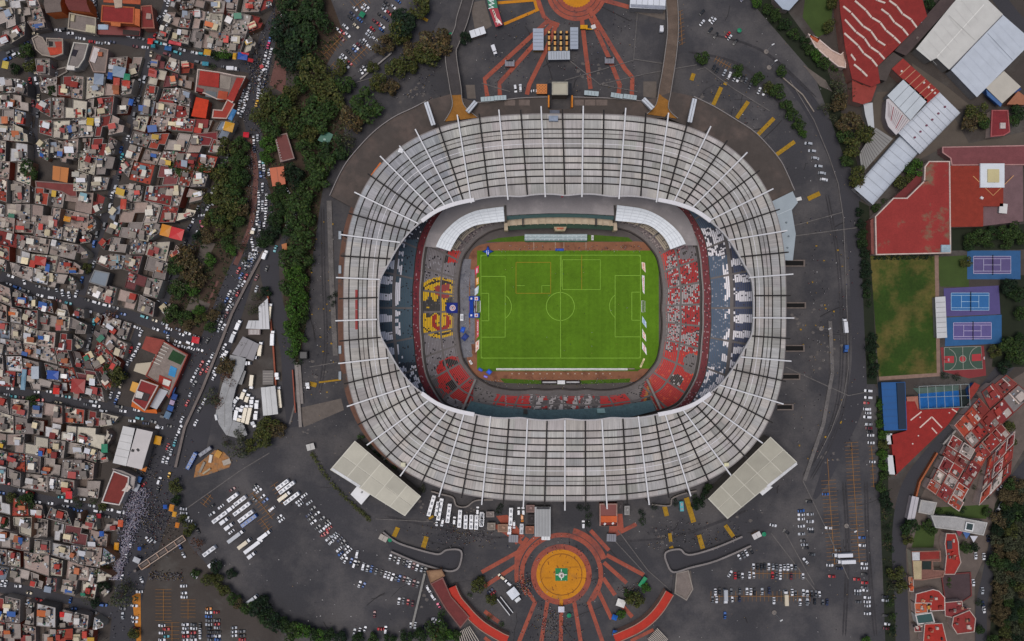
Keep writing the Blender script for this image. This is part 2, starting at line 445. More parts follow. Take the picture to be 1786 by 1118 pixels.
def seat_low(x, y, f):
    q = rs.random()
    if y < 437 + (0 if x < 985 else -2) and 765 < x < 1200 or (x > 985 and y < 430 + (1196 - x) * .22 and x < 1200):     # the boxes below the north canopies
        if f < .22: return (104, 90, 90) if q < .6 else ((150, 136, 132) if q < .8 else (58, 48, 52))
        if f < .40: return (178, 164, 142) if q < .97 else (110, 98, 88)
        if f < .47: return (58, 54, 50)
        return (108, 90, 96) if q < .5 else ((150, 124, 130) if q < .8 else (62, 54, 62))
    if y > 655 or (y > 640 and 835 < x < 1120):
        for p in PB:
            if inpoly(x, y, p): return (204, 34, 32) if q < .93 else ((120, 30, 30) if q < .97 else DRK)
        if 926 < x < 1048:
            u = (x + .42 * (y - 676) - 926) % 21
            band = vn(x, y, 9)
            if u < 9 and band > .25: return WHT if q < .9 else DRK
            if band > .66: return (176, 34, 32)
            return (92, 86, 86) if q < .8 else (150, 142, 140)
        if 826 < x < 870 or 1088 < x < 1118: return (128, 121, 119) if q < .88 else DRK
        if 1118 <= x < 1134: return [(60, 52, 44), (170, 30, 34), (190, 120, 40)][int((x - 1118 + .3 * (y - 670)) / 6) % 3]
    if x < 985:
        if y < 458 and x > 776: return (196, 38, 28) if x > 781 and q < .93 else DRK
        e = el(x, y, 768, 536.5, 50, 53)
        if e < 1.0:
            if .84 < e < .90 and (y < 520 or y > 556): return DRK
            mid = 521 + 5 * math.sin(x * .35) < y < 549 - 4 * math.sin(x * .3)
            if mid:
                if 771 < x < 777 or vn(x, y, 4) > .8: return YEL
                return (64, 62, 60) if q < .85 else (98, 92, 92)
            if inpoly(x, y, P1) or inpoly(x, y, P2): return PNK
            a = math.hypot(x - 769, y - 561)
            if 9.5 < a < 16.5 and y > 549 and not (y < 556 and 763 < x < 777): return (168, 42, 34)
            if vn(x + 50, y, 3.2) > .82 and y < 520: return (60, 52, 40)
            return YEL if q < .95 else (70, 60, 40)
        if inpoly(x, y, PCORN):
            if el(x, y, 785, 634, 14, 8) < 1 or el(x, y, 789, 672, 12, 9) < 1: return (44, 38, 36) if q < .93 else RED
            if x > 818 and y < 668 and vn(x, y, 6) > .5: return (66, 56, 48)
            return (186, 30, 28) if q < .93 else (120, 26, 28)
        if y > 655 and x < 780: return (88, 84, 84) if q < .8 else (150, 60, 60)
        if q < .16 and (x < 742 or vn(x, y, 6) > .55): return (40, 36, 42)
        return shade(GREY, .9 + .2 * vn(x, y, 12)) if q < .93 else (150, 146, 150)
    # east end: red with pale lettering shapes
    if y > 613:
        if el(x, y, 1180, 663, 12, 10) < 1: return (60, 56, 54) if q < .8 else WHT
        if el(x, y, 1206, 634, 16, 18) < 1 and x > 1192: return (118, 112, 112) if q < .9 else DRK
        if x < 1138 and y > 660: return (200, 60, 40)
        return (192, 34, 28) if q < .92 else (220, 80, 40)
    if y < 452 and x > 1185: return (118, 112, 116) if q < .85 else DRK
    if x < 1162 and vn(x, y, 9) > .42: return (204, 44, 30)
    n = .42 * vn(x, y * 1.2, 11) + .58 * vn(x + 70, y, 4)
    if (455 < y < 482 and x > 1187) or el(x, y, 1207, 566, 11, 13) < 1: n -= .25
    if 540 < y < 610 and x < 1185: n += .14
    if n > .52: return (166, 156, 156) if q < .7 else ((60, 56, 60) if q < .9 else RED)
    return (170, 24, 28) if q < .8 else ((70, 30, 34) if q < .94 else WHT)
BLU, BLU2, WH2 = (74, 94, 106), (80, 98, 128), (236, 232, 236)
LB = [(428, 443), (454, 469), (482, 496), (512, 523), (549, 562), (579, 593), (606, 619), (640, 652)]
RB = [(451, 463), (479, 492), (508, 525), (549, 563), (577, 589), (605, 617), (631, 646)]
def seat_up(x, y, f):
    q = rs.random(); left = x < 985
    if left:
        if f < .34:
            e = vn(x, y, 7)
            if y < 418: return (50, 54, 62) if q < .9 else WH2
            if y > 632: return WH2 if vn(x, y, 4) > .48 else (48, 56, 66)
            if f > .24 and e > .45: return WH2
            return BLU if q < .95 else (40, 46, 54)
        if y < 428: return WH2 if (x * .8 + y) % 9 < 3.5 else (48, 52, 60)
        for a, b in LB:
            if a < y < b: return WH2 if q < .95 else (90, 90, 96)
        return (62, 80, 92) if q < .93 else (50, 54, 62)
    if f < .36:
        if y < 398: return (60, 80, 102)
        if y < 446: return WH2 if vn(x, y, 3.6) > .45 else (62, 62, 74)
        if f > .25 and vn(x, y, 8) > .42: return WH2
        if y > 640 and vn(x, y, 5) > .5: return WH2
        return (78, 96, 118) if q < .9 else (140, 144, 156)
    if f < .44: return (WH2 if vn(x, y, 4) > .55 else (66, 64, 74)) if y < 640 else (70, 76, 84)
    for a, b in RB:
        if a < y < b: return WH2 if q < .95 else (90, 90, 100)
    return (66, 76, 104) if q < .93 else (60, 60, 72)
m_seat = MA('seats', .06, .8, .6, .1, 3)
def tier(name, r0, r1, z0, z1, f0, f1, nrow, a0, a1, fn, cell, mat):
    """one block of seat rows between two curves (r by angle) and two angles"""
    mb = MB(); n = max(2, int((a1 - a0) * rat((r0 + r1) / 2, (a0 + a1) / 2) / cell)); th = np.linspace(a0, a1, n + 1)
    for k in range(nrow):
        fa = f0 + (f1 - f0) * (k + .06) / nrow; fb = f0 + (f1 - f0) * (k + (.92 if 'upper' in name else .8)) / nrow
        z = z0 + (z1 - z0) * (f0 + (f1 - f0) * k / nrow)
        zb = z + (z1 - z0) * (f1 - f0) / nrow * .55
        p = []
        for t in th:
            ra, rb = rat(r0, t), rat(r1, t); ct, st = math.cos(t), math.sin(t)
            p.append((ra + (rb - ra) * fa, ra + (rb - ra) * fb, ct, st))
        for a, b in zip(p, p[1:]):
            A = (CX + a[0]*a[2], CY + a[0]*a[3], z); B = (CX + a[1]*a[2], CY + a[1]*a[3], zb)
            C_ = (CX + b[1]*b[2], CY + b[1]*b[3], zb); D_ = (CX + b[0]*b[2], CY + b[0]*b[3], z)
            x, y = PX((A[0]+C_[0])/2, (A[1]+C_[1])/2, z); mb.face([A, B, C_, D_], 0, fn(x, y, (fa + fb) / 2))
    return mb.build(name, mat, stadium)
ZL0, ZL1 = -6.6, 6.0
def slope(name, r0, r1, z0, z1, mat, n=NT):
    mb = MB(); a, b = cur(r0, z0), cur(r1, z1)
    for i in range(n): mb.face([a[i], a[(i + 1) % n], b[(i + 1) % n], b[i]])
    return mb.build(name, mat, stadium)
m_step = M('step_concrete', (112, 106, 104), .15, .5)
slope('lower_terrace', R_FLD, R_RIM - .6, ZL0 - .5, ZL1 - .5, m_step)
mb = MB(); a, b = cur(R_FLD, -9), cur(R_FLD, -6.3); c2 = cur(R_FLD + .8, -6.3)
for i in range(NT):
    j = (i + 1) % NT; mb.face([a[i], b[i], b[j], a[j]]); mb.face([b[i], c2[i], c2[j], b[j]])
mb.build('field_wall', M('field_wall', (70, 64, 62)), stadium)
NBK = 40
for k in range(NBK):
    a0 = 2 * PI * (k + .04) / NBK + .03; a1 = 2 * PI * (k + .94) / NBK + .03
    t = (a0 + a1) / 2
    x, y = PX(CX + 90 * math.cos(t), CY + 90 * math.sin(t), 0)
    nm = 'terrace_block' if math.sin(t) > .62 else 'seat_block'
    tier(nm, R_FLD + 1, R_RIM - 1.5, ZL0, ZL1, 0, .47, 10, a0, a1, seat_low, .8, m_seat)
    tier(nm, R_FLD + 1, R_RIM - 1.5, ZL0, ZL1, .52, 1, 11, a0, a1, seat_low, .8, m_seat)
# rim walkway: pale parapet line, dark red seats ring, upper stand
mb = MB(); mb.strip(cur(R_RIM + .2, 7.4), 1.0, closed=True); mb.strip(cur(R_RIM - .9, 6.6), 1.1, closed=True, m=1)
mb.build('rim_parapet', [M('parapet', (132, 126, 124), .12, .5), m_dark], stadium)
mb = MB(); nr = 5
for k in range(nr):
    r0, r1 = cur(R_RIM + .8 + 3.5 * (k + .1) / nr, 7.4 + .5 * k), cur(R_RIM + .8 + 3.5 * (k + .9) / nr, 7.55 + .5 * k)
    for i in range(NT):
        q = rs.random(); c = (118, 36, 46) if q < .86 else ((76, 30, 40) if q < .94 else (170, 130, 134))
        mb.face([r0[i], r1[i], r1[(i + 1) % NT], r0[(i + 1) % NT]], 0, c)
mb.build('red_seat_ring', m_seat, stadium)
slope('red_tier_base', R_RIM + .3, R_RIM + 6, 6.8, 9.2, m_dark)
R_U0, R_U1 = R_RIM + 4.9, R_RIM + 33
ZU0, ZU1 = 9.8, 31.0
slope('upper_terrace', R_U0, R_U1, ZU0 - .6, ZU1 - .6, m_step)
NU = 32
for k in range(NU):
    a0, a1 = 2 * PI * (k + .03) / NU, 2 * PI * (k + .97) / NU
    if abs(math.cos((a0 + a1) / 2)) < .66: continue
    for fa, fb, nn in ((0, .34, 10), (.40, .80, 12), (.85, 1, 5)):
        tier('upper_seat_block', R_U0, R_U1, ZU0, ZU1, fa, fb, nn, a0, a1, seat_up, .8, m_seat)

# ---- north boxes: grey slab, two pale canopies, glazed boxes
def ringband(name, outer, inner, z0, z1, mat, thick=.5, n=8, parent=None):
    a, b = cr(outer, n), cr(inner, n); m_ = min(len(a), len(b)); mb = MB()
    A = [P(x, y, z0) for x, y in a]; B = [P(x, y, z1) for x, y in b]
    N_ = 60
    def res(p):
        L_ = [0]
        for q, r in zip(p, p[1:]): L_.append(L_[-1] + math.dist(q, r))
        t = np.linspace(0, L_[-1], N_ + 1); return list(zip(*[np.interp(t, L_, [q[i] for q in p]) for i in range(3)]))
    A, B = res(A), res(B)
    for i in range(N_):
        mb.face([A[i], A[i+1], B[i+1], B[i]]); mb.face([(A[i][0], A[i][1], A[i][2]-thick), (B[i][0], B[i][1], B[i][2]-thick), (B[i+1][0], B[i+1][1], B[i+1][2]-thick), (A[i+1][0], A[i+1][1], A[i+1][2]-thick)])
        mb.face([B[i], B[i+1], (B[i+1][0], B[i+1][1], B[i+1][2]-thick), (B[i][0], B[i][1], B[i][2]-thick)])
    o = mb.build(name, mat, parent or stadium); return o, A, B
OT = [(742, 428), (746, 410), (757, 388), (772, 368), (795, 350), (830, 336), (880, 328), (977, 325), (1074, 328), (1124, 336), (1160, 348), (1190, 368), (1207, 395), (1216, 426)]
IT = [(761, 430), (772, 407), (798, 382), (827, 368), (856, 362.5), (880, 372), (930, 371.5), (977, 371), (1024, 371.5), (1073, 372), (1076.5, 357.6), (1120, 364), (1149, 376), (1171, 392), (1187, 409), (1195, 425)]
ringband('slab_roof', [(742, 430), (746, 410), (757, 388), (772, 368), (795, 350), (830, 336), (880, 328)], [(762, 432), (774, 410), (799, 386), (828, 372), (856, 366), (870, 365), (880, 365)], 12, 12, m_asph_d)
ringband('slab_roof', [(880, 328), (930, 326), (977, 325), (1024, 326), (1074, 328)], [(880, 376), (930, 373), (977, 372), (1024, 373), (1074, 376)], 11.8, 11.8, m_asph_d)
ringband('slab_roof', [(1074, 328), (1124, 336), (1160, 348), (1190, 368), (1207, 395), (1216, 428)], [(1074, 363), (1120, 368), (1147, 380), (1168, 395), (1184, 411), (1193, 428)], 12, 12, m_asph_d)
m_can = M('canopy_sheet', (214, 220, 226), .08, .3, .4)
m_canl = M('canopy_seam', (186, 192, 200), .1, .5, .5)
for outer, inner in (([(760, 430), (772, 408), (798, 383), (827, 368.5), (856, 363), (878, 360.5)], [(785, 438), (794, 421), (805.5, 406), (827, 394), (849, 389.6), (880, 386)]),
                     ([(1076.5, 357.6), (1120, 364), (1149, 376), (1171, 392), (1187, 409), (1196, 425)], [(1073.6, 385), (1105.6, 388), (1132, 393), (1153.6, 409), (1165, 425), (1169, 435)])):
    can, A, B = ringband('canopy', outer, inner, 13.6, 12.8, m_can, .3)
    mb = MB()
    for f in (.2, .4, .6, .8): mb.strip([tuple(a[q] + (b[q] - a[q]) * f + (.06 if q == 2 else 0) for q in range(3)) for a, b in zip(A, B)], .32)
    for i in range(0, 61, 6): mb.strip([(*A[i][:2], A[i][2] + .09), (*B[i][:2], B[i][2] + .09)], .22)
    mb.build('canopy_seam', m_canl, can)
    for i in range(2, 61, 8):
        mb = MB(); p = B[i]; mb.tube((p[0], p[1], 12.4), (p[0], p[1], 3), .2, .2); mb.build('canopy_post', m_dark, can)
m_glass = M('dark_glass', (76, 100, 100), .12, .6, .15, .2, 3, spec=.6)
ringband('box_glazing', [(881, 377), (930, 374), (977, 373), (1024, 374), (1072, 377)], [(881, 384), (930, 380), (977, 379), (1024, 380), (1072, 384)], 11.5, 9, m_glass)
ringband('box_terrace', [(881, 383.5), (930, 380), (977, 379), (1024, 380), (1072, 383.5)], [(882, 394), (930, 391), (977, 390), (1024, 391), (1071, 394)], 5.2, 5.0, M('terrace_beige', (178, 162, 140)))
ringband('box_front_glazing', [(882, 394), (930, 390), (977, 389), (1024, 390), (1071, 394)], [(884, 402), (930, 399), (977, 398), (1024, 399), (1068, 402)], 4.4, 1.5, M('green_glass', (62, 80, 68), .2, 1, .2))
for k in range(15):
    x = 888 + 12.6 * k; y = 389 - 4 * (1 - ((x - 977) / 96) ** 2)
    mb = MB(); mb.beam(P(x, y - 6, 6.2), P(x, y + 6, 6.2), .45, 1.4); mb.build('box_divider', M('terrace_beige', (178, 162, 140)), stadium)
for x in (912, 1040):
    mb = MB(); mb.prism(W(rect(x - 1.4, 380, x + 1.4, 393), 8), 3, 8); mb.build('stair_well', m_dark, stadium)
mb = MB(); mb.prism(W([(966, 395.5), (988.5, 395.5), (985.5, 402.5), (968.5, 402.5)], 3), -4, 3, c=(165, 148, 122)); mb.prism(W(rect(971, 397, 983, 400), 3), 3, 3.1, c=(170, 95, 70)); mb.build('tribune', MA('painted'), stadium)
for x0, x1 in ((879.5, 883), (1070.5, 1073.8)):
    mb = MB(); mb.prism(W([(x0, 358), (x1, 358), (x1 + 1, 386), (x0 + 1, 386)], 12.5), 4, 12.5); mb.build('side_wall', m_dark, stadium)
    mb = MB(); mb.prism(W([(x0, 387), (x1 + 2, 387), (x1 + 3, 402), (x0, 402)], 6), -2, 6); mb.build('end_wall', M('terrace_beige', (178, 162, 140)), stadium)
# ---- south glazed boxes and the two stair walls beside them
gl, A, B = ringband('south_glazing', [(812, 716), (880.6, 734), (961, 740), (1062, 735), (1144, 716)], [(822, 700), (880.6, 710.6), (961, 714.7), (1062, 709.6), (1136, 697.5)], 15, 11, M('teal_glass', (70, 94, 97), .22, .35, .2, .2, 1.2, spec=.6))
mb = MB()
for i in range(0, 61, 2): mb.strip([(*A[i][:2], A[i][2] + .1), (*B[i][:2], B[i][2] + .1)], .14)
mb.build('glazing_bar', M('bar_grey', (74, 92, 94)), gl)
mb = MB(); q = [P(1041, 712.5, 12.3), P(1054, 712, 12.3), P(1056, 720, 13.6), P(1042, 720.5, 13.6)]; mb.sheet([(a, b, c + .35) for a, b, c in q]); mb.build('pale_pane', M('pale_pane', (130, 160, 160), .2, 1, .3), gl)
mb = MB(); q = [P(913, 713.5, 12.2), P(920, 714, 12.2), P(920, 722, 13.6), P(913, 721.5, 13.6)]; mb.sheet([(a, b, c + .35) for a, b, c in q]); mb.build('dark_pane', m_dark, gl)
for pts in (((829.5, 661), (806, 716)), ((824, 690), (814, 716)), ((1128.3, 661), (1153, 714)), ((1133, 690), (1146, 714))):
    mb = MB(); a, b = P(*pts[0], -2), P(*pts[1], 13); mb.beam(a, b, 1.3 if pts[0][1] < 670 else .8, 2.5); mb.build('stair_wall', M('stair_grey', (142, 136, 132)), stadium)
# ---- raised concourse on the north side
POD = [(575, 341), (582, 325), (594, 300), (610, 275), (648, 233), (685, 205), (720, 188), (743, 176), (786, 164), (830, 178), (850, 178), (905, 171), (955, 169), (957, 190), (997, 190), (998, 169), (1060, 171), (1120, 176), (1145, 170),
       (1172, 160), (1210, 168), (1245, 185), (1283, 208), (1320, 233), (1358, 275), (1372, 300), (1386, 332), (1346, 352), (1330, 320), (1290, 275), (1235, 235), (1165, 206), (985, 207), (800, 210), (735, 238), (690, 268), (650, 320), (618, 364)]
mb = MB(); q = W(POD, 7); mb.prism(q, 0, 7, 0, mt=1)
conc = mb.build('concourse', [m_conc_d, M('concourse_deck', (74, 67, 63), .14, .2, .9, patch=(92, 80, 74), pscale=.06, plo=.5, phi=.68)], stadium)
for seg in ([(575, 341), (582, 325), (594, 300), (610, 275), (648, 233), (685, 205), (720, 188), (743, 176)], [(1210, 168), (1245, 185), (1283, 208), (1320, 233), (1358, 275), (1372, 300), (1386, 332)], [(830, 178), (850, 178), (905, 171), (955, 169)], [(998, 169), (1060, 171), (1120, 176)]):
    mb = MB(); mb.wallstrip(cr(W(seg, 8), 4), .5, 7, 8.1); mb.build('parapet_wall', M('parapet', (132, 126, 124)), conc)
for x, w_ in ((957, 1.2), (998, 1.2)):
    mb = MB(); mb.prism(W(rect(x - w_, 166, x + w_, 187), 8.5), 0, 8.5, c=(196, 120, 40)); mb.build('orange_wall', MA('painted'), conc)
for x0 in (880, 905, 1002, 1020, 1040):
    mb = MB(); mb.prism(W(rect(x0, 174, x0 + R.uniform(15, 22), 184), 7.2), 7, 7.15, c=(104, 92, 86)); mb.build('deck_slab', MA('painted'), conc)
mb = MB(); mb.prism(W(rect(959, 192, 976, 204), 9), 0, 9, c=(92, 96, 108)); mb.build('gate_glass', MA('painted'), stadium)
# dark tunnel mouths along the east foot
for x, y, w_, h_ in ((1387, 459, 34, 12), (1389, 532.5, 34, 11), (1387, 607.5, 33, 12), (1381, 657, 30, 11), (1370, 710, 28, 11)):
    o = thing('tunnel_entrance', 'x', 'tunnel', P(x, y), 'tunnel mouths at the east foot of the stadium')
    o['label'] = {459: 'dark tunnel mouth beside the pale blue annex roof, northernmost on the east foot', 532.5: 'dark tunnel mouth second from the pale annex roof along the east foot',
                  607.5: 'dark tunnel mouth in the middle of the five on the east foot', 657: 'dark tunnel mouth fourth from the pale annex roof, east foot', 710: 'dark tunnel mouth nearest the cream roofed hall on the east foot'}[y]
    mb = MB()
    for q in (rect(x - w_/2, y - h_/2, x + w_/2, y - h_/2 + 2), rect(x - w_/2, y + h_/2 - 2, x + w_/2, y + h_/2), rect(x + w_/2 - 2.5, y - h_/2 + 2, x + w_/2, y + h_/2 - 2)):
        mb.prism(W(q, 1), 0, 1.1, c=(104, 94, 88))
    mb.build('kerb_wall', MA('painted'), o)
    mb = MB(); mb.sheet(W(rect(x - w_/2, y - h_/2 + 2, x + w_/2 - 2.5, y + h_/2 - 2), .15)); mb.build('tunnel_shade', M('tunnel_shade_black', (16, 15, 15)), o)  # flat black sheet stands in for the shade inside the recess
# ------------------------------------------------------------------ ground with the bowl cut out, pitch and what stands on it
ZF = -9.0
def m_ground():
    return M('ground_soil', (66, 60, 56), .2, .05, .95, .15, 1.2, patch=(78, 74, 70), pscale=.03)
mb = MB(); hole = cur(R_RIM + 2.5, 0)
far = []
for t in TH:
    c, s_ = math.cos(t), math.sin(t); k = 3000 / max(abs(c), abs(s_)); far.append((CX + c * k, CY + s_ * k, 0))
for i in range(NT): mb.face([hole[i], far[i], far[(i + 1) % NT], hole[(i + 1) % NT]])
struct(mb, 'ground', m_ground())
mb = MB(); mb.sheet(cur(R_FLD + 2, ZF - .02)); struct(mb, 'bowl_floor', M('bowl_floor', (84, 78, 76), .15, .2))
CLAY = M('clay_track', (132, 90, 68), .16, .15, .95, .12, 1.5, patch=(108, 72, 56), pscale=.1)
def FW(pts, z=ZF): return W(pts, z)
mb = MB(); mb.sheet(FW(cr([(818, 462), (818, 448), (826, 434), (842, 426), (880, 422), (977, 421), (1075, 422), (1112, 421), (1133, 426), (1142, 436), (1142, 640), (1138, 654), (1125, 664), (1080, 667), (977, 668), (880, 667), (840, 660), (822, 648), (814, 624)], 5), ZF + .02)); struct(mb, 'running_track', CLAY)
def m_pitch():
    m, nt, b = _nodes('pitch_grass'); N, L = nt.nodes, nt.links; b.inputs['Roughness'].default_value = .9; b.inputs['Specular IOR Level'].default_value = .15
    tc = N.new('ShaderNodeTexCoord'); src = None
    col = N.new('ShaderNodeRGB'); col.outputs[0].default_value = lin((84, 119, 27)) + (1,); src = col.outputs[0]
    def mul(src, fac, lo, hi, f0=.3, f1=.7):
        r = N.new('ShaderNodeMapRange'); r.inputs[1].default_value = f0; r.inputs[2].default_value = f1; r.inputs[3].default_value = lo; r.inputs[4].default_value = hi
        L.new(fac, r.inputs[0]); cb = N.new('ShaderNodeCombineColor')
        for i in range(3): L.new(r.outputs[0], cb.inputs[i])
        v = N.new('ShaderNodeMix'); v.data_type = 'RGBA'; v.blend_type = 'MULTIPLY'; v.inputs[0].default_value = 1
        L.new(src, v.inputs[6]); L.new(cb.outputs[0], v.inputs[7]); return v.outputs[2]
    for sc, lo, hi, st in ((.06, .88, 1.12, (1, 1, 1)), (.5, .9, 1.1, (1, 1, 1)), (1, .90, 1.08, (.28, .004, 1)), (2.5, .9, 1.1, (1, 1, 1))):
        mp = N.new('ShaderNodeMapping'); mp.inputs['Scale'].default_value = st; L.new(tc.outputs['Object'], mp.inputs[0])
        n = N.new('ShaderNodeTexNoise'); n.inputs['Scale'].default_value = sc; n.inputs['Detail'].default_value = 5; L.new(mp.outputs[0], n.inputs['Vector']); src = mul(src, n.outputs['Fac'], lo, hi)
    L.new(src, b.inputs['Base Color']); return m
PG = m_pitch()
mb = MB(); mb.sheet(FW(rect(832, 437, 1149, 643), ZF + .04)); struct(mb, 'pitch_grass', PG)
VG = M('verge_grass', (68, 96, 26), .2, .2, .95, .2, 1.5)
mb = MB(); mb.sheet(FW([(846, 422), (870, 415), (913, 411), (977, 409), (1040, 410), (1096, 414), (1104, 421.5), (977, 421)], ZF + .05))
mb.sheet(FW([(866, 647.5), (1112, 647.5), (1118, 643), (832, 643), (838, 647.5)], ZF + .03)); mb.sheet(FW([(872, 660), (960, 664), (1000, 664), (1100, 660), (1098, 667), (977, 671), (880, 668)], ZF + .05)); struct(mb, 'verge_grass', VG)
mb = MB(); mb.sheet(FW([(802, 452), (822, 452), (818, 500), (818, 560), (824, 622), (808, 624), (803, 600)], ZF + .06)); mb.sheet(FW([(820, 470), (828, 470), (828, 600), (820, 600)], ZF + .045), c=(110, 112, 84))
struct(mb, 'service_walk', M('service_walk', (112, 112, 118), .2, .2, .8, .2, 1.4, patch=(92, 94, 102), pscale=.12))
mb = MB(); LW = .30; ZLN = ZF + .08
def line(*p, w_=LW, m=0): mb.strip(FW(p, ZLN), w_, m=m)
XL, XR, YT, YB = 838.7, 1117, 445, 624.5
line((XL, YT), (XR, YT)); line((XL, YB), (XR, YB)); line((XL, YT), (XL + .5, YB)); line((XR, YT), (XR, YB)); line((977.3, YT), (977.8, YB))
for x0, x1, a, b in ((XL, 881, 482, 588), (XL, 852.5, 511.5, 559.5), (XR, 1072.8, 480.5, 587.5), (XR, 1102, 509.5, 558.5)): line((x0, a), (x1, a)); line((x1, a), (x1, b)); line((x1, b), (x0, b))
mb.strip(FW(arc(977.3, 534.5, 24.5, 0, 360, 48), ZLN), LW)
mb.strip(FW(arc(868, 535, 24, -53, 53, 20), ZLN), LW); mb.strip(FW(arc(1087, 534, 24, 127, 233, 20), ZLN), LW)
for cx, cy, a in ((XL, YT, 0), (XR, YT, 90), (XR, YB, 180), (XL, YB, 270)): mb.strip(FW(arc(cx, cy, 2.6, a, a + 90, 6), ZLN), LW)
for a, b in (((981, 453), (1047, 453)), ((1047, 453), (1047, 505)), ((1047, 505), (981, 505)), ((981, 505), (981, 453)), ((945, 498), (960, 498)), ((945, 498), (945, 511)), ((979, YT), (979, 500)), ((901, 498), (915, 498))): line(a, b, w_=.24)
ln = struct(mb, 'pitch_markings', M('pitch_line', (136, 178, 66), .12, .6))
mb = MB(); ZLN = ZF + .1
for a, b in (((900, 457.5), (960.5, 457.5)), ((960.5, 457.5), (960.5, 511.5)), ((960.5, 511.5), (900, 511.5)), ((900, 511.5), (900, 457.5)), ((1014.5, 444), (1014.5, 505))): line(a, b, w_=.3)
struct(mb, 'training_markings', M('training_line', (152, 122, 34), .15, .8))
mb = MB(); ZLN = ZF + .09
for x in (931, 968.5, 983.5, 1022): line((x, 422), (x, 436.5), w_=.26)
for k in range(15): x = 892 + k * 12.2; mb.strip(FW([(x, 651.8), (x + 2.2, 651.8)], ZLN), .7)
struct(mb, 'track_markings', M('track_line', (176, 160, 146), .1, 1))
# goals
m_post = MPlain('post_white', (232, 232, 230)); m_net = M('net', (150, 156, 148), .1, 2, .8)
for x, s_, lb in ((838, -1, 'white football goal with net at the end of the blue inflatable gate'), (1118, 1, 'white football goal with net at the end facing the red seats')):
    g = thing('football_goal', lb, 'goal', P(x, 534.5, ZF), 'football goals')
    gx, gy = P(x, 534.5, ZF)[:2]; mb = MB(); hw, dp, ht = 3.66, 2.6 * s_, 2.44
    for y in (-hw, hw):
        mb.tube((gx, gy + y, ZF), (gx, gy + y, ZF + ht), .1, .1); mb.tube((gx, gy + y, ZF + ht), (gx + dp * .5, gy + y, ZF + ht), .08, .08); mb.tube((gx + dp * .5, gy + y, ZF + ht), (gx + dp, gy + y, ZF), .07, .07)
    mb.tube((gx, gy - hw, ZF + ht), (gx, gy + hw, ZF + ht), .16, .16); mb.tube((gx + dp, gy - hw, ZF + .1), (gx + dp, gy + hw, ZF + .1), .1, .1)
    mb.build('goal_frame', m_post, g)
    mb = MB()
    for k in range(19):
        y = gy - hw + 2 * hw * k / 18; mb.strip([(gx, y, ZF + ht), (gx + dp * .5, y, ZF + ht), (gx + dp, y, ZF + .1)], .07)
    for f in (.12, .37, .62, .87): mb.strip([(gx + dp * f, gy - hw, ZF + ht - max(0, f - .5) * 4.6), (gx + dp * f, gy + hw, ZF + ht - max(0, f - .5) * 4.6)], .07)
    mb.build('net', m_net, g)
# advertising mats laid beside the goal lines
ADS = [((828.5, 468), (835, 462.5), (835, 475), (828.5, 480), [(200, 60, 90), (225, 220, 222)], 'pink and white'), ((830, 486), (835, 483), (835, 495), (830.5, 497), [(220, 160, 80), (225, 222, 215)], 'orange and white'),
       ((828, 504), (835, 498), (834, 511), (828, 516), [(190, 205, 215), (225, 225, 228)], 'pale blue'), ((831.5, 559), (835, 556), (835, 586), (831.5, 590), [(205, 90, 105), (222, 218, 218)], 'long pink lettered'),
       ((829.5, 597), (836, 592), (835.5, 608), (829.5, 615), [(225, 205, 195), (220, 110, 80)], 'salmon'), ((1119, 457), (1125, 458.5), (1126, 475.5), (1119.5, 468), [(225, 205, 190), (215, 105, 80)], 'salmon red'),
       ((1119.5, 480), (1124, 481), (1124, 513), (1121, 509), [(222, 222, 222), (200, 70, 90)], 'long red lettered'), ((1120, 551), (1127, 562), (1127.5, 572.5), (1120, 562), [(190, 208, 222), (90, 130, 190)], 'blue lettered'),
       ((1120, 573), (1126, 584), (1127, 596), (1120.5, 588), [(226, 222, 218), (210, 100, 60)], 'orange cornered'), ((1120, 596), (1127, 607), (1128, 619.5), (1120, 608), [(228, 226, 226), (205, 90, 95)], 'red lettered')]
for n_, (a, b, c, d, (bc, fc), nm) in enumerate(ADS):
    ce = ((a[0]+c[0])/2, (a[1]+c[1])/2); side = 'yellow emblem' if ce[0] < 900 else 'red seats'
    o = thing('advertising_mat', f'{nm} slanted advertising mat by the goal line near the {side}', 'advertising mat', P(*ce, ZF), 'advertising mats beside the goal lines')
    mb = MB(); mb.prism(FW([a, b, c, d]), ZF + .06, ZF + .16, c=bc); mb.build('mat', MA('painted'), o)
    mb = MB()
    lerp = lambda u, v: tuple((1-v)*((1-u)*a[q]+u*b[q]) + v*((1-u)*d[q]+u*c[q]) for q in range(2))
    rq = random.Random(n_)
    for k in range(7):
        v = .12 + .11 * k
        if rq.random() < .8: mb.sheet(FW([lerp(.25 + rq.random() * .1, v), lerp(.7, v), lerp(.7, v + .07), lerp(.3, v + .07)], ZF + .18), c=fc)
    mb.build('print', MA('painted'), o)
# blue inflatable gate behind the west goal
BL, BW = (26, 62, 150), (205, 205, 212)
g = thing('inflatable_gate', 'blue inflatable entrance gate with white emblem blocks behind the goal', 'inflatable gate', P(822, 535, ZF))
mb = MB()
for y in (521, 550): mb.prism(FW(rect(818, y - 4, 836.5, y + 4)), ZF, ZF + 2.6, c=BL)
mb.build('leg', MA('painted'), g)
mb = MB(); mb.prism(FW(rect(819.5, 525, 826, 546)), ZF + 2.3, ZF + 4.0, c=(20, 60, 150)); mb.build('arch', MA('painted'), g)
for x, y, s_ in ((831, 521, 3), (831, 550, 3), (822.5, 521, 1.6), (822.5, 550, 1.6)):
    mb = MB(); mb.prism(FW(rect(x - s_, y - s_, x + s_, y + s_)), ZF + 2.55, ZF + 2.72, c=BW)
    if s_ > 2: mb.sheet(FW(arc(x, y, 1.6, 0, 350, 12), ZF + 2.78), c=(190, 70, 80))
    mb.build('emblem_block', MA('painted'), g)
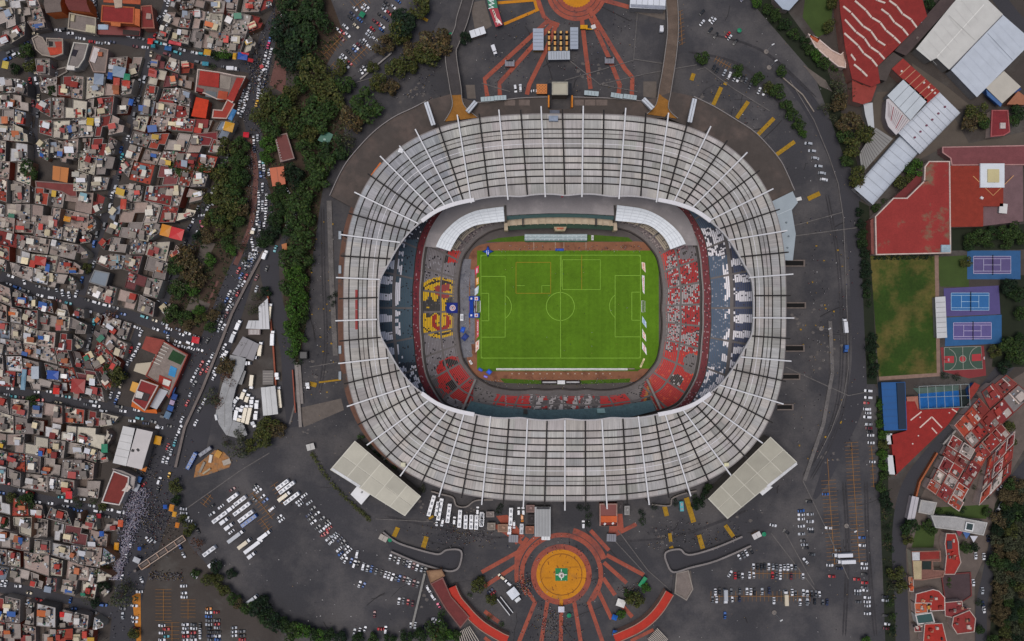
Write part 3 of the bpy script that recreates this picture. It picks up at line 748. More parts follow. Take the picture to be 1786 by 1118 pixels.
for s_ in (528, 543):
    mb = MB(); mb.prism(FW(rect(827, s_ - 5, 829, s_ + 5)), ZF, ZF + 1.4, c=(170, 175, 180)); mb.build('side_panel', MA('painted'), g)
# blue star
g = thing('inflatable_star', 'blue four pointed inflatable star with white lettering at the pitch corner', 'inflatable', P(851, 438.5, ZF))
mb = MB(); pts = []
for k in range(8): r_ = (10.5, 4.6)[k % 2]; pts.append((851 + r_ * math.cos(PI * k / 4), 438.5 + r_ * math.sin(PI * k / 4)))
low, mid = FW(pts, ZF + .3), FW([(851 + (x - 851) * .8, 438.5 + (y - 438.5) * .8) for x, y in pts], ZF + 1.8)
top = P(851, 438.5, ZF + 3)
for i in range(8):
    j = (i + 1) % 8; mb.face([low[j], low[i], mid[i], mid[j]], c=(30, 66, 165)); mb.face([mid[j], mid[i], top], c=(40, 84, 190))
mb.build('star_body', MA('painted'), g)
mb = MB()
for dx in (-2.2, .6): mb.beam(P(851 + dx, 437, ZF + 2.9), P(851.6 + dx, 444, ZF + 2.3), .5, .3, c=(200, 210, 230))
mb.build('lettering', MA('painted'), g)
def small_box(name, label, cat, px, py, w_, h_, z0, z1, c, deg=0, extra=None):
    o = thing(name, label, cat, P(px, py, z0)); mb = MB()
    q = W(rrect(px, py, w_, h_, deg), z1); mb.prism(q, z0, z1, c=c)
    mb.build('body', MA('painted'), o)
    mb = MB(); mb.prism(W(rrect(px, py, w_ * (extra or .7), h_ * .5, deg), z1), z1, z1 + .12, c=shade(c, 1.25 if sum(c) < 500 else .78)); mb.build('panel', MA('painted'), o)
    return o
small_box('pitchside_banner', 'blue lettered banner lying on the clay at the halfway line', 'banner', 976, 435.5, 15, 4.5, ZF, ZF + .6, (42, 70, 150))
small_box('perimeter_screen', 'very long white advertising screen along the south touchline', 'screen', 980, 644, 229, 3.2, ZF, ZF + 1.2, (226, 226, 224), extra=.99)
small_box('perimeter_screen', 'short grey and orange end piece of the south touchline screen', 'screen', 1101, 643.3, 12, 2, ZF, ZF + 1.2, (120, 110, 100))
small_box('perimeter_screen', 'short cream screen standing aslant at the south-east pitch corner', 'screen', 1120.5, 633, 3, 17, ZF, ZF + 1.2, (220, 205, 160), 24)
o = thing('press_bench', 'dark press bench with white covers at the middle of the south stand front', 'bench', P(977, 666, ZF))
mb = MB(); mb.prism(FW(rect(944, 663, 1012, 670)), ZF, ZF + 1.6, c=(40, 36, 36)); mb.build('base', MA('painted'), o)
for x0, x1, y0, y1, c in ((946, 970, 665, 667.6, (170, 168, 170)), (972, 985, 663.2, 669.5, (222, 222, 224)), (987.5, 1010, 664.8, 667.4, (176, 174, 176))):
    mb = MB(); mb.prism(FW(rect(x0, y0, x1, y1)), ZF + 1.6, ZF + 2.1, c=c); mb.build('cover', MA('painted'), o)
o = thing('dugout', 'long translucent silver dugout canopy along the north touchline', 'dugout', P(970, 414, ZF))
mb = MB(); n = 8
for k in range(n):
    a0, a1 = PI * k / n * .55 + .2, PI * (k + 1) / n * .55 + .2
    ya, yb = 420 - 10.5 * (1 - math.cos(a0)) / 1.2, 420 - 10.5 * (1 - math.cos(a1)) / 1.2
    za, zb = ZF + .6 + 2.4 * math.sin(a0), ZF + .6 + 2.4 * math.sin(a1); q = [P(915, ya, za), P(1024, ya, za), P(1024, yb, zb), P(915, yb, zb)]
    cc = (150, 165, 168) if k % 3 else (176, 188, 190); mb.face(q, c=cc)
mb.build('canopy', MA('painted'), o)
mb = MB(); mb.prism(FW(rect(916, 419.6, 1024, 422.4)), ZF, ZF + .5, c=(52, 86, 66)); mb.build('bench', MA('painted'), o)
for k in range(14):
    mb = MB(); x = 918 + k * 8; mb.beam(P(x, 419, ZF + 2.2), P(x, 411, ZF + 3.2), .25, .25, c=(205, 210, 212)); mb.build('rib', MA('painted'), o)
o = small_box('floodlight_balloon', 'round white lighting balloon on a trolley beside the dugout', 'balloon', 1033.5, 414.5, 4, 8.5, ZF, ZF + 2.0, (205, 205, 205))
o = thing('club_banner', 'square blue banner with round white and red emblem over the yellow seats', 'banner', P(788, 536, 0))
mb = MB(); q = [P(778.5, 528, -1.0), P(778.5, 546, -1.0), P(798, 546, -5.2), P(798, 528, -5.2)]; mb.face(q, c=(34, 48, 130))
mb.face([(x, y, z - .2) for x, y, z in reversed(q)], c=(34, 48, 130)); mb.build('cloth', MA('painted'), o)
mb = MB()
pz = lambda x: -1.0 - 4.2 * (x - 778.5) / 19.5
for r_, c, dz in ((5.2, (222, 214, 220), .12), (3.6, (198, 60, 70), .2), (2.6, (222, 220, 224), .28), (1.2, (60, 60, 110), .36)): mb.face([P(x, y, pz(x) + dz) for x, y in reversed(arc(789.5, 537, r_, 0, 345, 22))], c=c)
mb.build('emblem', MA('painted'), o)
small_box('service_van', 'white van parked on the grey walk behind the yellow emblem seats', 'van', 805.5, 553.5, 5.5, 12, ZF, ZF + 2.3, (222, 224, 228))
for x, y, w_, h_, dg, c, lb in ((807, 575, 7, 10, 20, (36, 78, 165), 'blue inflatable lying on the grey walk, nearest the white van'), (811, 588, 9, 12, 40, (40, 56, 110), 'dark blue cover folded on the grey walk near the clay corner'), (838, 645, 8, 5, 30, (52, 80, 170), 'blue banner on the clay at the south-west pitch corner'), (853, 649, 8, 8, 40, (46, 84, 180), 'blue and white inflatable beside the long white screen'), (847, 657, 7, 4, 20, (120, 110, 190), 'lilac cover at the foot of the south stand'), (821, 632, 4, 8, -30, (222, 220, 222), 'white box on the clay at the south-west corner of the field')):
    small_box('field_equipment', lb, 'equipment', x, y, w_, h_, ZF, ZF + 1.0, c, dg)
# ------------------------------------------------------------------ asphalt, roads, plazas, markings
ASPH = M('asphalt', (59, 58, 61), .24, .012, .9, .16, 1.0, patch=(80, 77, 77), pscale=.03, plo=.44, phi=.62)
ASPH2 = M('road_asphalt', (57, 56, 60), .12, .04, .9, .12, 1.2)
ZEPS = [0.0]
def sheets(name, mat, polys, z):
    mb = MB()
    for p in polys: ZEPS[0] += .0015; mb.sheet(W(p, z + ZEPS[0]))
    return struct(mb, name, mat)
LOT = [(565, -40), (1310, -40), (1345, 25), (1420, 100), (1450, 160), (1478, 260), (1500, 340), (1514, 450), (1520, 560), (1525, 670), (1545, 700), (1548, 900), (1558, 1000), (1556, 1160), (700, 1160), (500, 1110), (420, 1050), (330, 950), (300, 860), (330, 740), (360, 700), (500, 745), (512, 640), (495, 480), (560, 330), (610, 190), (560, 130)]
# the forecourt asphalt, cut round the stadium bowl
mb = MB(); b0 = [PX(CX + rat(R_RIM + 6, t) * math.cos(t), CY + rat(R_RIM + 6, t) * math.sin(t), 0) for t in TH]
def hit(px, py, ang):
    best = None; dx, dy = math.cos(ang), -math.sin(ang)
    for i in range(len(LOT)):
        (x1, y1), (x2, y2) = LOT[i - 1], LOT[i]; den = dx * (y2 - y1) - dy * (x2 - x1)
        if abs(den) < 1e-9: continue
        t = ((x1 - px) * (y2 - y1) - (y1 - py) * (x2 - x1)) / den; u = ((x1 - px) * dy - (y1 - py) * dx) / den
        if t > 0 and -1e-6 <= u <= 1 + 1e-6 and (best is None or t > best): best = t
    return (px + dx * best, py + dy * best)
cpx = PX(CX, CY, 0); outp = [hit(*cpx, t) for t in TH]
for i in range(NT):
    j = (i + 1) % NT; mb.face([P(*b0[i], .02), P(*outp[i], .02), P(*outp[j], .02), P(*b0[j], .02)])
struct(mb, 'car_park', ASPH)
def road(name, pts, w_, z, mat=ASPH2, sm=6):
    ZEPS[0] += .0015; z += ZEPS[0]; mb = MB(); q = cr(pts, sm); ws = w_ if not hasattr(w_, '__len__') else list(np.interp(np.linspace(0, len(w_) - 1, len(q)), range(len(w_)), w_))
    k = K(z); ws = [v * k for v in ws] if hasattr(ws, '__len__') else ws * k
    mb.strip(W(q, z), ws); return struct(mb, name, mat)
AVE = [(505, -30), (490, 20), (470, 62), (455, 115), (446, 165), (440, 205), (447, 250), (459, 300), (462, 350), (455, 400), (437, 440), (408, 505), (380, 565), (350, 640), (322, 720), (292, 800), (262, 870), (240, 950), (225, 1030), (212, 1140)]
road('avenue', AVE, [26, 28, 32, 34, 38, 30, 24, 30, 30, 32, 40, 52, 58, 62, 66, 78, 88, 74, 50, 46], .06)
STREETS = [([(0, 102), (30, 85), (60, 66), (130, 57), (200, 66), (260, 78), (330, 98), (440, 118)], 20), ([(50, 100), (62, 160), (58, 230), (64, 275)], 15), ([(266, 60), (255, 115), (237, 175), (217, 255), (200, 320), (178, 395), (165, 440), (150, 490), (142, 515)], 13),
           ([(0, 482), (60, 505), (140, 527), (230, 552), (290, 574), (345, 596)], 19), ([(163, 555), (150, 612)], 9), ([(242, 575), (218, 640), (198, 690), (190, 720)], 14), ([(0, 682), (80, 692), (160, 706), (250, 724), (310, 740)], 17),
           ([(0, 852), (60, 868), (120, 880), (190, 895), (225, 902)], 17), ([(0, 1022), (60, 1036), (130, 1053), (215, 1070)], 22), ([(392, 270), (372, 330), (348, 380), (327, 430), (315, 452), (292, 510), (275, 540)], 17), ([(268, 60), (282, 30), (298, -20)], 10), ([(172, 62), (162, 20), (158, -20)], 16)]
for i, (p, w_) in enumerate(STREETS): road('street', p, w_, .05 if i % 2 else .055)
road('ring_road', [(1360, 120), (1400, 165), (1432, 215), (1458, 265), (1478, 320), (1490, 390), (1496, 470), (1500, 560), (1500, 640), (1488, 710), (1462, 770), (1440, 830), (1420, 870)], [18, 26, 30, 32, 34, 32, 30, 30, 30, 34, 34, 20, 6], .045)
road('side_road', [(1800, 590), (1740, 655), (1690, 720), (1640, 775), (1595, 830), (1575, 880), (1568, 950), (1572, 1030), (1576, 1140)], 25, .05)
road('hill_road', [(1800, 800), (1770, 840), (1752, 890), (1735, 950), (1722, 1010), (1712, 1060), (1712, 1140)], 20, .05)
road('back_road', [(1725, -30), (1760, 20), (1800, 65)], 24, .05)
road('service_road', [(474, 430), (470, 470), (478, 520), (492, 570), (502, 620), (505, 680), (512, 745)], [30, 34, 28, 26, 24, 24, 22], .045)
road('service_road', [(440, 480), (405, 580), (375, 660), (345, 750), (330, 830)], [8, 14, 20, 44, 40], .05)
road('belt_road', [(520, 330), (512, 380), (500, 410), (488, 440)], 12, .05)
road('belt_road', [(590, 180), (640, 140), (690, 100), (735, 60), (760, 20)], 26, .045)
PINK = M('red_pavement', (98, 68, 62), .15, .2, .9, .2, 1.2)
mb = MB(); mb.strip(W(cr([(432, 236), (441, 262), (446, 300), (444, 345), (438, 390), (426, 425), (410, 462)], 5), .1), 9 * S); mb.strip(W([(380, 490), (350, 560)], .1), 4 * S)
mb.sheet(W([(480, 105), (500, 112), (497, 165), (470, 148)], .1)); struct(mb, 'pavement', PINK)
# park soil, yards, lawns
SOIL = M('bare_soil', (62, 50, 41), .22, .08, .95, .2, .8, patch=(56, 58, 38), pscale=.07)
sheets('park_ground', SOIL, [[(300, 280), (435, 250), (440, 380), (398, 470), (350, 590), (285, 570), (315, 450), (345, 395)], [(455, 180), (560, 130), (610, 200), (562, 335), (545, 450), (535, 560), (520, 640), (490, 620), (498, 430), (462, 300)], [(480, -20), (570, -20), (600, 60), (560, 130), (480, 110)]], .03)
sheets('park_court', M('court_grey', (88, 80, 74), .2, .3), [[(335, 518), (367, 530), (355, 555), (324, 540)], [(352, 420), (376, 425), (350, 475), (338, 470)]], .08)
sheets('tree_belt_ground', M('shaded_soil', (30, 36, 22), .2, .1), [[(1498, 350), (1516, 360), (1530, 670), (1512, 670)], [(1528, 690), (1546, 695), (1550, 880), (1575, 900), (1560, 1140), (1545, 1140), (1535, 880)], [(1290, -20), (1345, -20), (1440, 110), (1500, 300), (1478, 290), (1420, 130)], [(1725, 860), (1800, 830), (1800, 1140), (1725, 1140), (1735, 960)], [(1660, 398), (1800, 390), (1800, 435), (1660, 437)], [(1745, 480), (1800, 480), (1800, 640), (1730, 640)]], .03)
sheets('lot_verge', M('pale_concrete_ground', (96, 88, 82), .2, .3), [[(1400, 112), (1440, 140), (1452, 160), (1430, 150)], [(820, 5), (845, 0), (858, 45), (830, 62)], [(1105, 12), (1160, 15), (1160, 35), (1108, 22)], [(520, 712), (595, 695), (600, 715), (530, 745)], [(1122, 142), (1145, 142), (1145, 172), (1122, 168)], [(812, 148), (828, 148), (830, 172), (815, 172)], [(1180, 1005), (1205, 995), (1208, 1030), (1195, 1045), (1178, 1032)]], .07)
LAWN = M('worn_lawn', (45, 66, 19), .28, .06, .95, .2, .7, patch=(92, 84, 42), pscale=.045, plo=.46, phi=.62)
sheets('lawn', LAWN, [[(1518, 445), (1630, 447), (1634, 655), (1533, 660)]], .06)
sheets('garden_lawn', M('garden_lawn', (56, 72, 30), .2, .1), [[(1600, 915), (1632, 920), (1628, 955), (1590, 955)], [(1405, -10), (1455, -10), (1448, 55), (1425, 65), (1400, 30)], [(1632, 448), (1690, 445), (1690, 500), (1640, 500)], [(1630, 885), (1725, 880), (1720, 905), (1630, 900)]], .05)
sheets('school_yard', M('yard_brown', (84, 76, 68), .15, .1), [[(1500, 230), (1530, 160), (1640, 160), (1690, 250), (1786, 230), (1786, 290), (1640, 260), (1560, 300), (1520, 280)], [(1590, 110), (1650, 150), (1700, 190), (1660, 190), (1600, 150)]], .04)
sheets('club_path', M('club_path', (128, 104, 92), .2, .4), [[(1630, 445), (1637, 445), (1640, 655), (1634, 655)], [(1533, 657), (1640, 650), (1640, 656), (1534, 664)]], .09)
sheets('estate_ground', M('estate_paving', (92, 82, 76), .2, .2), [[(1600, 880), (1665, 745), (1720, 690), (1800, 640), (1800, 760), (1760, 830), (1735, 880), (1722, 960), (1700, 1010), (1700, 1140), (1588, 1140), (1580, 960)]], .03)
# sports courts
BLUE, PURP = (44, 84, 126), (86, 76, 116)
def court(name, poly, c, z): sheets(name, M('court_%d_%d_%d' % c, c, .1, .2, .8, .08, 2), [poly], z)
def lines(name, segs, w_, z, c):
    mb = MB(); z = z + .3
    for n_, s_ in enumerate(segs): mb.strip(W(s_, z + .003 * n_), w_)
    return struct(mb, name, M('line_%d_%d_%d' % c, c, .1, 1))
def tennis(out, inn, oc, ic, lc, lab):
    court('tennis_court', out, oc, .08); court('tennis_court_surface', inn, ic, .11)
    (x0, y0), (x1, y1) = inn[0], inn[2]; yt, yb = y0 + (y1 - y0) * .14, y1 - (y1 - y0) * .14; xm = (x0 + x1) / 2; q = (x1 - x0) * .23; ym = (y0 + y1) / 2
    lines('court_lines', [[(x0, y0), (x1, y0)], [(x1, y0), (x1, y1)], [(x1, y1), (x0, y1)], [(x0, y1), (x0, y0)], [(x0, yt), (x1, yt)], [(x0, yb), (x1, yb)], [(xm - q, yt), (xm - q, yb)], [(xm + q, yt), (xm + q, yb)], [(xm - q, ym), (xm + q, ym)]], .3, .13, lc)
    o = thing('tennis_net', lab, 'tennis net', P(xm, ym), 'tennis nets'); a, b = P(xm, y0 - 2), P(xm, y1 + 2)
    mb = MB(); mb.beam((a[0], a[1], 1), (b[0], b[1], 1), .16, .9, c=(36, 36, 44)); mb.build('net', MA('painted'), o)
    for p in (a, b): mb = MB(); mb.cyl(p[0], p[1], 0, 1.1, .12, 8, c=(30, 30, 34)); mb.build('post', MA('painted'), o)
tennis(rect(1687, 437, 1780, 487), rect(1698, 447, 1763, 477), BLUE, PURP, (170, 165, 190), 'dark net across the northernmost purple tennis court on blue surround')
tennis([(1646, 503), (1742, 498), (1745, 548), (1647, 552)], [(1659, 511), (1725, 511), (1725, 541), (1659, 541)], (78, 70, 116), (44, 96, 148), (150, 180, 205), 'dark net across the bright blue tennis court on purple surround')
tennis([(1650, 554), (1747, 549), (1747, 599), (1648, 604)], [(1663, 563), (1729, 561), (1729, 591), (1663, 593)], (42, 86, 130), (88, 80, 128), (176, 166, 196), 'dark net across the purple tennis court next to the basketball court')
court('basketball_court', [(1640, 606), (1716, 603), (1720, 655), (1690, 660), (1645, 648)], (120, 48, 50), .08); court('basketball_court_surface', [(1646, 606), (1711, 604), (1714, 643), (1647, 646)], (58, 78, 66), .11)
for p in ([(1647, 621), (1664, 621), (1664, 633), (1647, 633)], [(1695, 618), (1711, 617), (1712, 629), (1695, 630)], arc(1679, 626, 5, 0, 345, 20)): court('court_key', p, (158, 54, 58), .13)
lines('court_lines', [[(1679, 605), (1680, 645)], arc(1679, 626, 6, 0, 360, 20), arc(1648, 627, 20, -70, 70, 16), arc(1711, 624, 20, 110, 250, 16), [(1647, 606), (1711, 604), (1714, 643), (1647, 646), (1647, 606)]], .3, .15, (150, 150, 140))
for x, y, s_, lb in ((1646, 627, 1, 'basketball hoop at the end of the court nearest the lawn'), (1713, 624, -1, 'basketball hoop at the end of the court nearest the garden trees')):
    o = thing('basketball_hoop', lb, 'basketball hoop', P(x, y), 'basketball hoops'); p = P(x, y); mb = MB(); mb.cyl(p[0], p[1], 0, 3.2, .12); mb.build('post', m_dark, o)
    mb = MB(); mb.box(p[0] + s_ * 1.0, p[1], 2.8, 3.9, .12, 1.8, c=(220, 220, 220)); mb.build('backboard', MA('painted'), o)
    mb = MB(); mb.cyl(p[0] + s_ * 1.4, p[1], 3.02, 3.08, .28, 12, c=(200, 90, 50)); mb.build('rim', MA('painted'), o)
# plazas: red paths, yellow discs
RP = M('plaza_red', (146, 76, 60), .18, .15, .9, .18, 1.1, patch=(122, 70, 62), pscale=.06)
YP = M('plaza_yellow', (186, 122, 28), .12, .1, .9, .12, 1.1, patch=(168, 112, 40), pscale=.09)
def ring(mb, cx, cy, r0, r1, a0, a1, z):
    n = max(8, int(abs(a1 - a0) / 5)); A, B = W(arc(cx, cy, r0, a0, a1, n), z), W(arc(cx, cy, r1, a0, a1, n), z)
    for i in range(n): mb.face([A[i], A[i+1], B[i+1], B[i]] if area([A[i], A[i+1], B[i+1], B[i]]) > 0 else [B[i], B[i+1], A[i+1], A[i]])
mb = MB(); zz = [.16]
def path(pts, w_):
    zz[0] += .003; mb.strip(W(pts, zz[0]), w_ * S)
ring(mb, 979, 1002, 43, 53, 0, 360, .155); ring(mb, 979, 1002, 65, 73, 150, 400, .155); ring(mb, 979, 1002, 75, 82, 170, 250, .150); ring(mb, 979, 1002, 74, 84, 285, 340, .150)
for pts in ([(917, 1026), (933, 1051), (905, 1120)], [(955, 1047), (944, 1120)], [(979, 1050), (978, 1120)], [(1001, 1047), (1013, 1120)], [(1046, 1018), (1027, 1051), (1051, 1120)], [(1043, 1030), (1067, 1080)],
            [(840, 998), (903, 963), (920, 938)], [(845, 1023), (905, 983)], [(901, 963), (901, 1008)], [(1058, 968), (1123, 1003)], [(1053, 981), (1093, 1017)], [(1052, 1008), (1073, 1038)], [(1085, 1056), (1103, 1076)],
            [(1070, 934), (1110, 914)], [(860, 915), (915, 950)], [(1030, 925), (1062, 960)], [(870, 1085), (845, 1066)]): path(pts, 7)
ring(mb, 1005.5, -16.5, 28, 37, 0, 180, .155); ring(mb, 1005.5, -16.5, 38, 45, 0, 180, .155); ring(mb, 1005.5, -16.5, 46, 53, 0, 180, .155)
for pts in ([(935, -10), (948, 28), (958, 38), (975, 44)], [(955, 37), (845, 138), (850, 168)], [(963, 42), (871, 145), (872, 166)], [(969, 46), (950, 93), (923, 148), (919, 165)], [(1015, 35), (1022, 95), (1030, 155)], [(1030, 30), (1063, 103), (1081, 148), (1079, 163)], [(1025, 12), (1090, 120), (1103, 135), (1102, 166)], [(1038, -4), (1100, 13)]): path(pts, 7.5)
for q in ([(1066, 895), (1085, 890), (1088, 925), (1060, 940)], [(865, 900), (885, 898), (915, 935), (900, 950)]): mb.sheet(W(q, .145))
for a, b in (((765, 1100), (745, 1140)), ((845, 1112), (880, 1140)), ((1082, 1112), (1130, 1085)), ((1100, 1118), (1140, 1098))): path([a, b], 6)
struct(mb, 'plaza_path', RP)
mb = MB(); mb.sheet(W(arc(979, 1002, 43.5, 0, 356, 72), .22)); mb.sheet(W(arc(1005.5, -16.5, 28.5, 0, 356, 60), .22))
for a, b in (([(868, 5), (932, 0)], 5), ([(930, -8), (937, 18)], 5), ([(940, 16), (879, 42)], 5), ([(979, 1045), (979, 1056)], 6)):
    zz[0] += .003; mb.strip(W(a, zz[0] + .06), b * S)
for k in range(36): a = 10 * k; mb.sheet(W(arc(1005.5 + 28 * math.cos(math.radians(a)), -16.5 + 28 * math.sin(math.radians(a)), 1.8, 0, 320, 8), .225 + .0015 * k))
struct(mb, 'plaza_disc', YP)
mb = MB(); mb.strip(W(arc(979, 1002, 36, 0, 360, 72), .24), .5, closed=False)
for a in ((950, 1008, 962, 1008), (1008, 1008, 1022, 1008), (985, 989, 1010, 989)): mb.strip(W([(a[0], a[1]), (a[2], a[3])], .243), .3)
rq = random.Random(5)
for k in range(26):
    a, r_ = rq.uniform(0, 6.28), rq.uniform(12, 40); x, y = 979 + r_ * math.cos(a), 1002 + r_ * math.sin(a); mb.strip(W([(x, y), (x + rq.uniform(-3, 3), y + rq.uniform(2, 6))], .245 + .0012 * k), rq.uniform(.25, .7))
struct(mb, 'plaza_stain', M('stain_brown', (124, 76, 30), .2, 1))
court('plaza_square', rect(968.5, 991, 990, 1013), (34, 120, 74), .26)
o = thing('plaza_sculpture', 'round white sculpture base with four spokes on the green square', 'sculpture', P(979, 1002))
p = P(979, 1002); mb = MB(); mb.cyl(p[0], p[1], .1, 1.6, 2.0, 20, 1.8, c=(206, 200, 192)); mb.cyl(p[0], p[1], 1.6, 5, .7, 12, .4, c=(196, 190, 182)); mb.build('base', MA('painted'), o)
for k in range(4):
    a = PI / 2 * k; mb = MB(); mb.beam((p[0] + 2 * math.cos(a), p[1] + 2 * math.sin(a), .5), (p[0] + 4 * math.cos(a), p[1] + 4 * math.sin(a), .3), .6, .3, c=(206, 204, 196)); mb.build('spoke', MA('painted'), o)
# painted lines, worn patches
mb = MB(); zq = [.30]
def mk(p, w_):
    zq[0] += .001; mb.strip(W(p, zq[0]), w_)
def comb(p0, p1, half, step, dirx=None, side=(1, 1)):
    L_ = math.dist(p0, p1); ux, uy = (p1[0]-p0[0])/L_, (p1[1]-p0[1])/L_; nx, ny = dirx or (-uy, ux); mk([p0, p1], .34)
    for k in range(int(L_ / step) + 1):
        x, y = p0[0] + ux * k * step, p0[1] + uy * k * step; mk([(x - nx * half * side[0], y - ny * half * side[0]), (x + nx * half * side[1], y + ny * half * side[1])], .22)
comb((1445, 838), (1456, 985), 13, 6.6); comb((1485, 772), (1489, 838), 12, 6.4); comb((1489, 838), (1499, 981), 12, 6.4); comb((1443, 800), (1446, 838), .5, 30)
comb((1520, 778), (1524, 850), 5, 7)
comb((285, 1028), (285, 1082), 14, 6); comb((328, 1046), (328, 1080), 13, 6); comb((300, 1086), (300, 1118), 13, 7)
comb((565, 95), (598, 62), 11, 6.5); comb((612, 110), (640, 82), 9, 6.5); comb((580, 112), (600, 128), 6, 6); comb((618, 12), (640, -5), 12, 6.5)
comb((1240, 1040), (1415, 1040), 9, 7.2, (0, 1)); comb((1310, 1000), (1400, 1000), 9, 7, (0, 1)); comb((440, 860), (475, 905), 9, 6.5, (.8, -.6)); comb((455, 905), (470, 925), 8, 5.5, (.8, -.6)); comb((478, 845), (500, 880), 8, 7, (.8, -.6)); comb((355, 880), (368, 863), 7, 6)
comb((1186, 20), (1190, 78), 6, 7, (.9, -.45)); comb((1248, 103), (1275, 118), 6, 5.5, (.5, -.86))
struct(mb, 'parking_markings', M('stall_paint', (134, 96, 56), .25, .4))
mb = MB()
for p, w_ in (([(1266, 143), (1264, 148)], 6), ([(1258, 152), (1244, 183)], 7), ([(1305, 177), (1285, 206)], 7), ([(1350, 206), (1321, 236)], 7), ([(1386, 247), (1354, 270)], 7), ([(1430, 337), (1409, 347)], 8), ([(1210, 128), (1206, 140)], 7), ([(694, 920), (687, 936)], 8), ([(744, 936), (738, 955)], 8),
              ([(1159, 883), (1163, 900)], 8), ([(1197, 868), (1210, 911)], 9), ([(1265, 916), (1279, 936)], 7), ([(1219, 933), (1226, 957)], 8), ([(1168, 930), (1170, 945)], 6), ([(540, 669), (552, 672)], 8), ([(556, 667), (595, 662)], 3), ([(1170, 953), (1173, 960)], 7), ([(748, 905), (756, 900)], 4), ([(742, 63), (744, 64)], 1), ([(735, 30), (746, 36)], 5)): mk(p, w_ * S)
rq = random.Random(8)
for k in range(46):
    x, y = (rq.uniform(1388, 1470), rq.uniform(380, 800)) if k % 2 else (rq.uniform(530, 585), rq.uniform(380, 700)); mk([(x, y), (x + rq.uniform(1, 3.5), y + rq.uniform(-1, 1))], rq.uniform(.5, 1.1))
struct(mb, 'yellow_markings', M('worn_yellow', (150, 116, 32), .3, .8, .9, .3, 2))
mb = MB()
for p in ([(1477, 155), (1477, 155.1)], [(1215, 122), (1230, 118), (1280, 155), (1342, 193)], [(1378, 140), (1420, 210), (1445, 270), (1462, 320), (1471, 380), (1474, 450), (1478, 560), (1480, 640), (1472, 690), (1450, 750), (1425, 800)], [(1382, 412), (1495, 397)], [(1380, 395), (1470, 370)], [(1370, 640), (1480, 690), (1520, 682)],
          [(1112, 160), (1046, 147), (990, 103)], [(1047, 147), (1130, 128), (1215, 113)], [(1112, 20), (1105, 105), (985, 140)], [(1105, 103), (1165, 112)], [(840, 145), (890, 160)], [(1168, 845), (1168, 845.1)], [(655, 905), (755, 910)], [(1400, 838), (1440, 920), (1480, 1010)], [(1078, 925), (1130, 995), (1170, 1030)], [(1370, 930), (1420, 1020)], [(1125, 1000), (1060, 930)], [(300, 905), (420, 820), (470, 790)], [(540, 640), (600, 630)], [(600, 150), (700, 120)], [(1345, 930), (1395, 995), (1430, 1040)]): mk(p, .55)
mk([(585, 620), (578, 480), (574, 350)], 3.2); mk([(505, 740), (516, 700), (520, 640)], 1.2)
mk([(1403, 838), (1436, 740), (1452, 650), (1448, 560)], 2.4)
rq = random.Random(12)
struct(mb, 'kerb_line', M('kerb_grey', (98, 94, 92), .3, .25, .9, .3, 1.5))
mb = MB()
for k in range(150):
    cx, cy = rq.choice([(740, 175), (720, 150), (1235, 165), (1440, 620), (1450, 790), (1300, 890), (820, 905), (730, 895), (750, 1040), (1040, 128), (1060, 140), (560, 660), (540, 755), (1400, 560), (1270, 860), (1150, 930)])
    x, y = cx + rq.gauss(0, 16), cy + rq.gauss(0, 13)
    if not inpoly(x, y, LOT): continue
    r_ = rq.uniform(.8, 4); pts = [(x + r_ * rq.uniform(.5, 1.3) * math.cos(a), y + r_ * rq.uniform(.4, 1.1) * math.sin(a)) for a in np.linspace(0, 5.6, 8)]; mb.sheet(W(pts, .035 + .0006 * k))
struct(mb, 'worn_concrete', M('worn_patch', (92, 87, 84), .3, .5, .9, .3, 2))
mb, ml, zl = MB(), MB(), .12
for k in range(120):
    x, y = rq.uniform(520, 1540), rq.uniform(0, 1118)
    if not inpoly(x, y, LOT) or el(x, y, 985, 537, 430, 380) < 1: continue
    L_ = rq.uniform(12, 60); a = rq.uniform(0, PI); pts = [(x + L_ * t * math.cos(a) + rq.uniform(-2, 2), y + L_ * t * math.sin(a) + rq.uniform(-2, 2)) for t in (0, .3, .6, 1)]; mb.strip(W(pts, .032 + .0005 * k), rq.uniform(.15, .8))
for pts, w_ in (([(1400, 830), (1440, 760), (1462, 680), (1466, 560), (1458, 440), (1440, 340)], 3), ([(1412, 836), (1450, 765), (1473, 685), (1477, 560)], 2), ([(560, 360), (562, 480), (566, 600), (556, 680)], 3), ([(1470, 1110), (1476, 960), (1470, 840)], 4), ([(1525, 1110), (1512, 960), (1508, 840)], 4), ([(670, 900), (830, 935), (900, 935)], 4), ([(1060, 945), (1180, 935), (1300, 890)], 4), ([(620, 120), (700, 60), (740, 0)], 4), ([(1200, 90), (1300, 120), (1400, 230)], 4), ([(1240, 60), (1330, 90), (1420, 170)], 3)):
    for dx in (0, 4.5): zl += .001; ml.strip(W(cr([(a + dx, b) for a, b in pts], 8), zl), [w_ * .05] + [w_ * .3] * (8 * (len(pts) - 1) - 1) + [w_ * .05])
struct(ml, 'tyre_lane', M('tyre_lane', (55, 53, 55), .4, .06, .9, .3, .8))
struct(mb, 'asphalt_crack', M('crack_dark', (42, 40, 41), .3, .5))
mb = MB()
for p in ([(668, 928), (700, 946), (755, 965), (775, 963), (785, 960), (804, 960), (802, 985), (790, 996), (760, 993), (682, 962)], [(1162, 964), (1186, 959), (1203, 967), (1295, 936), (1312, 953), (1205, 990), (1175, 998), (1163, 983)], [(780, 180), (785, 165), (825, 165), (838, 195), (800, 205)]): mb.sheet(W(p, .05))
struct(mb, 'sunken_drive', ASPH2)
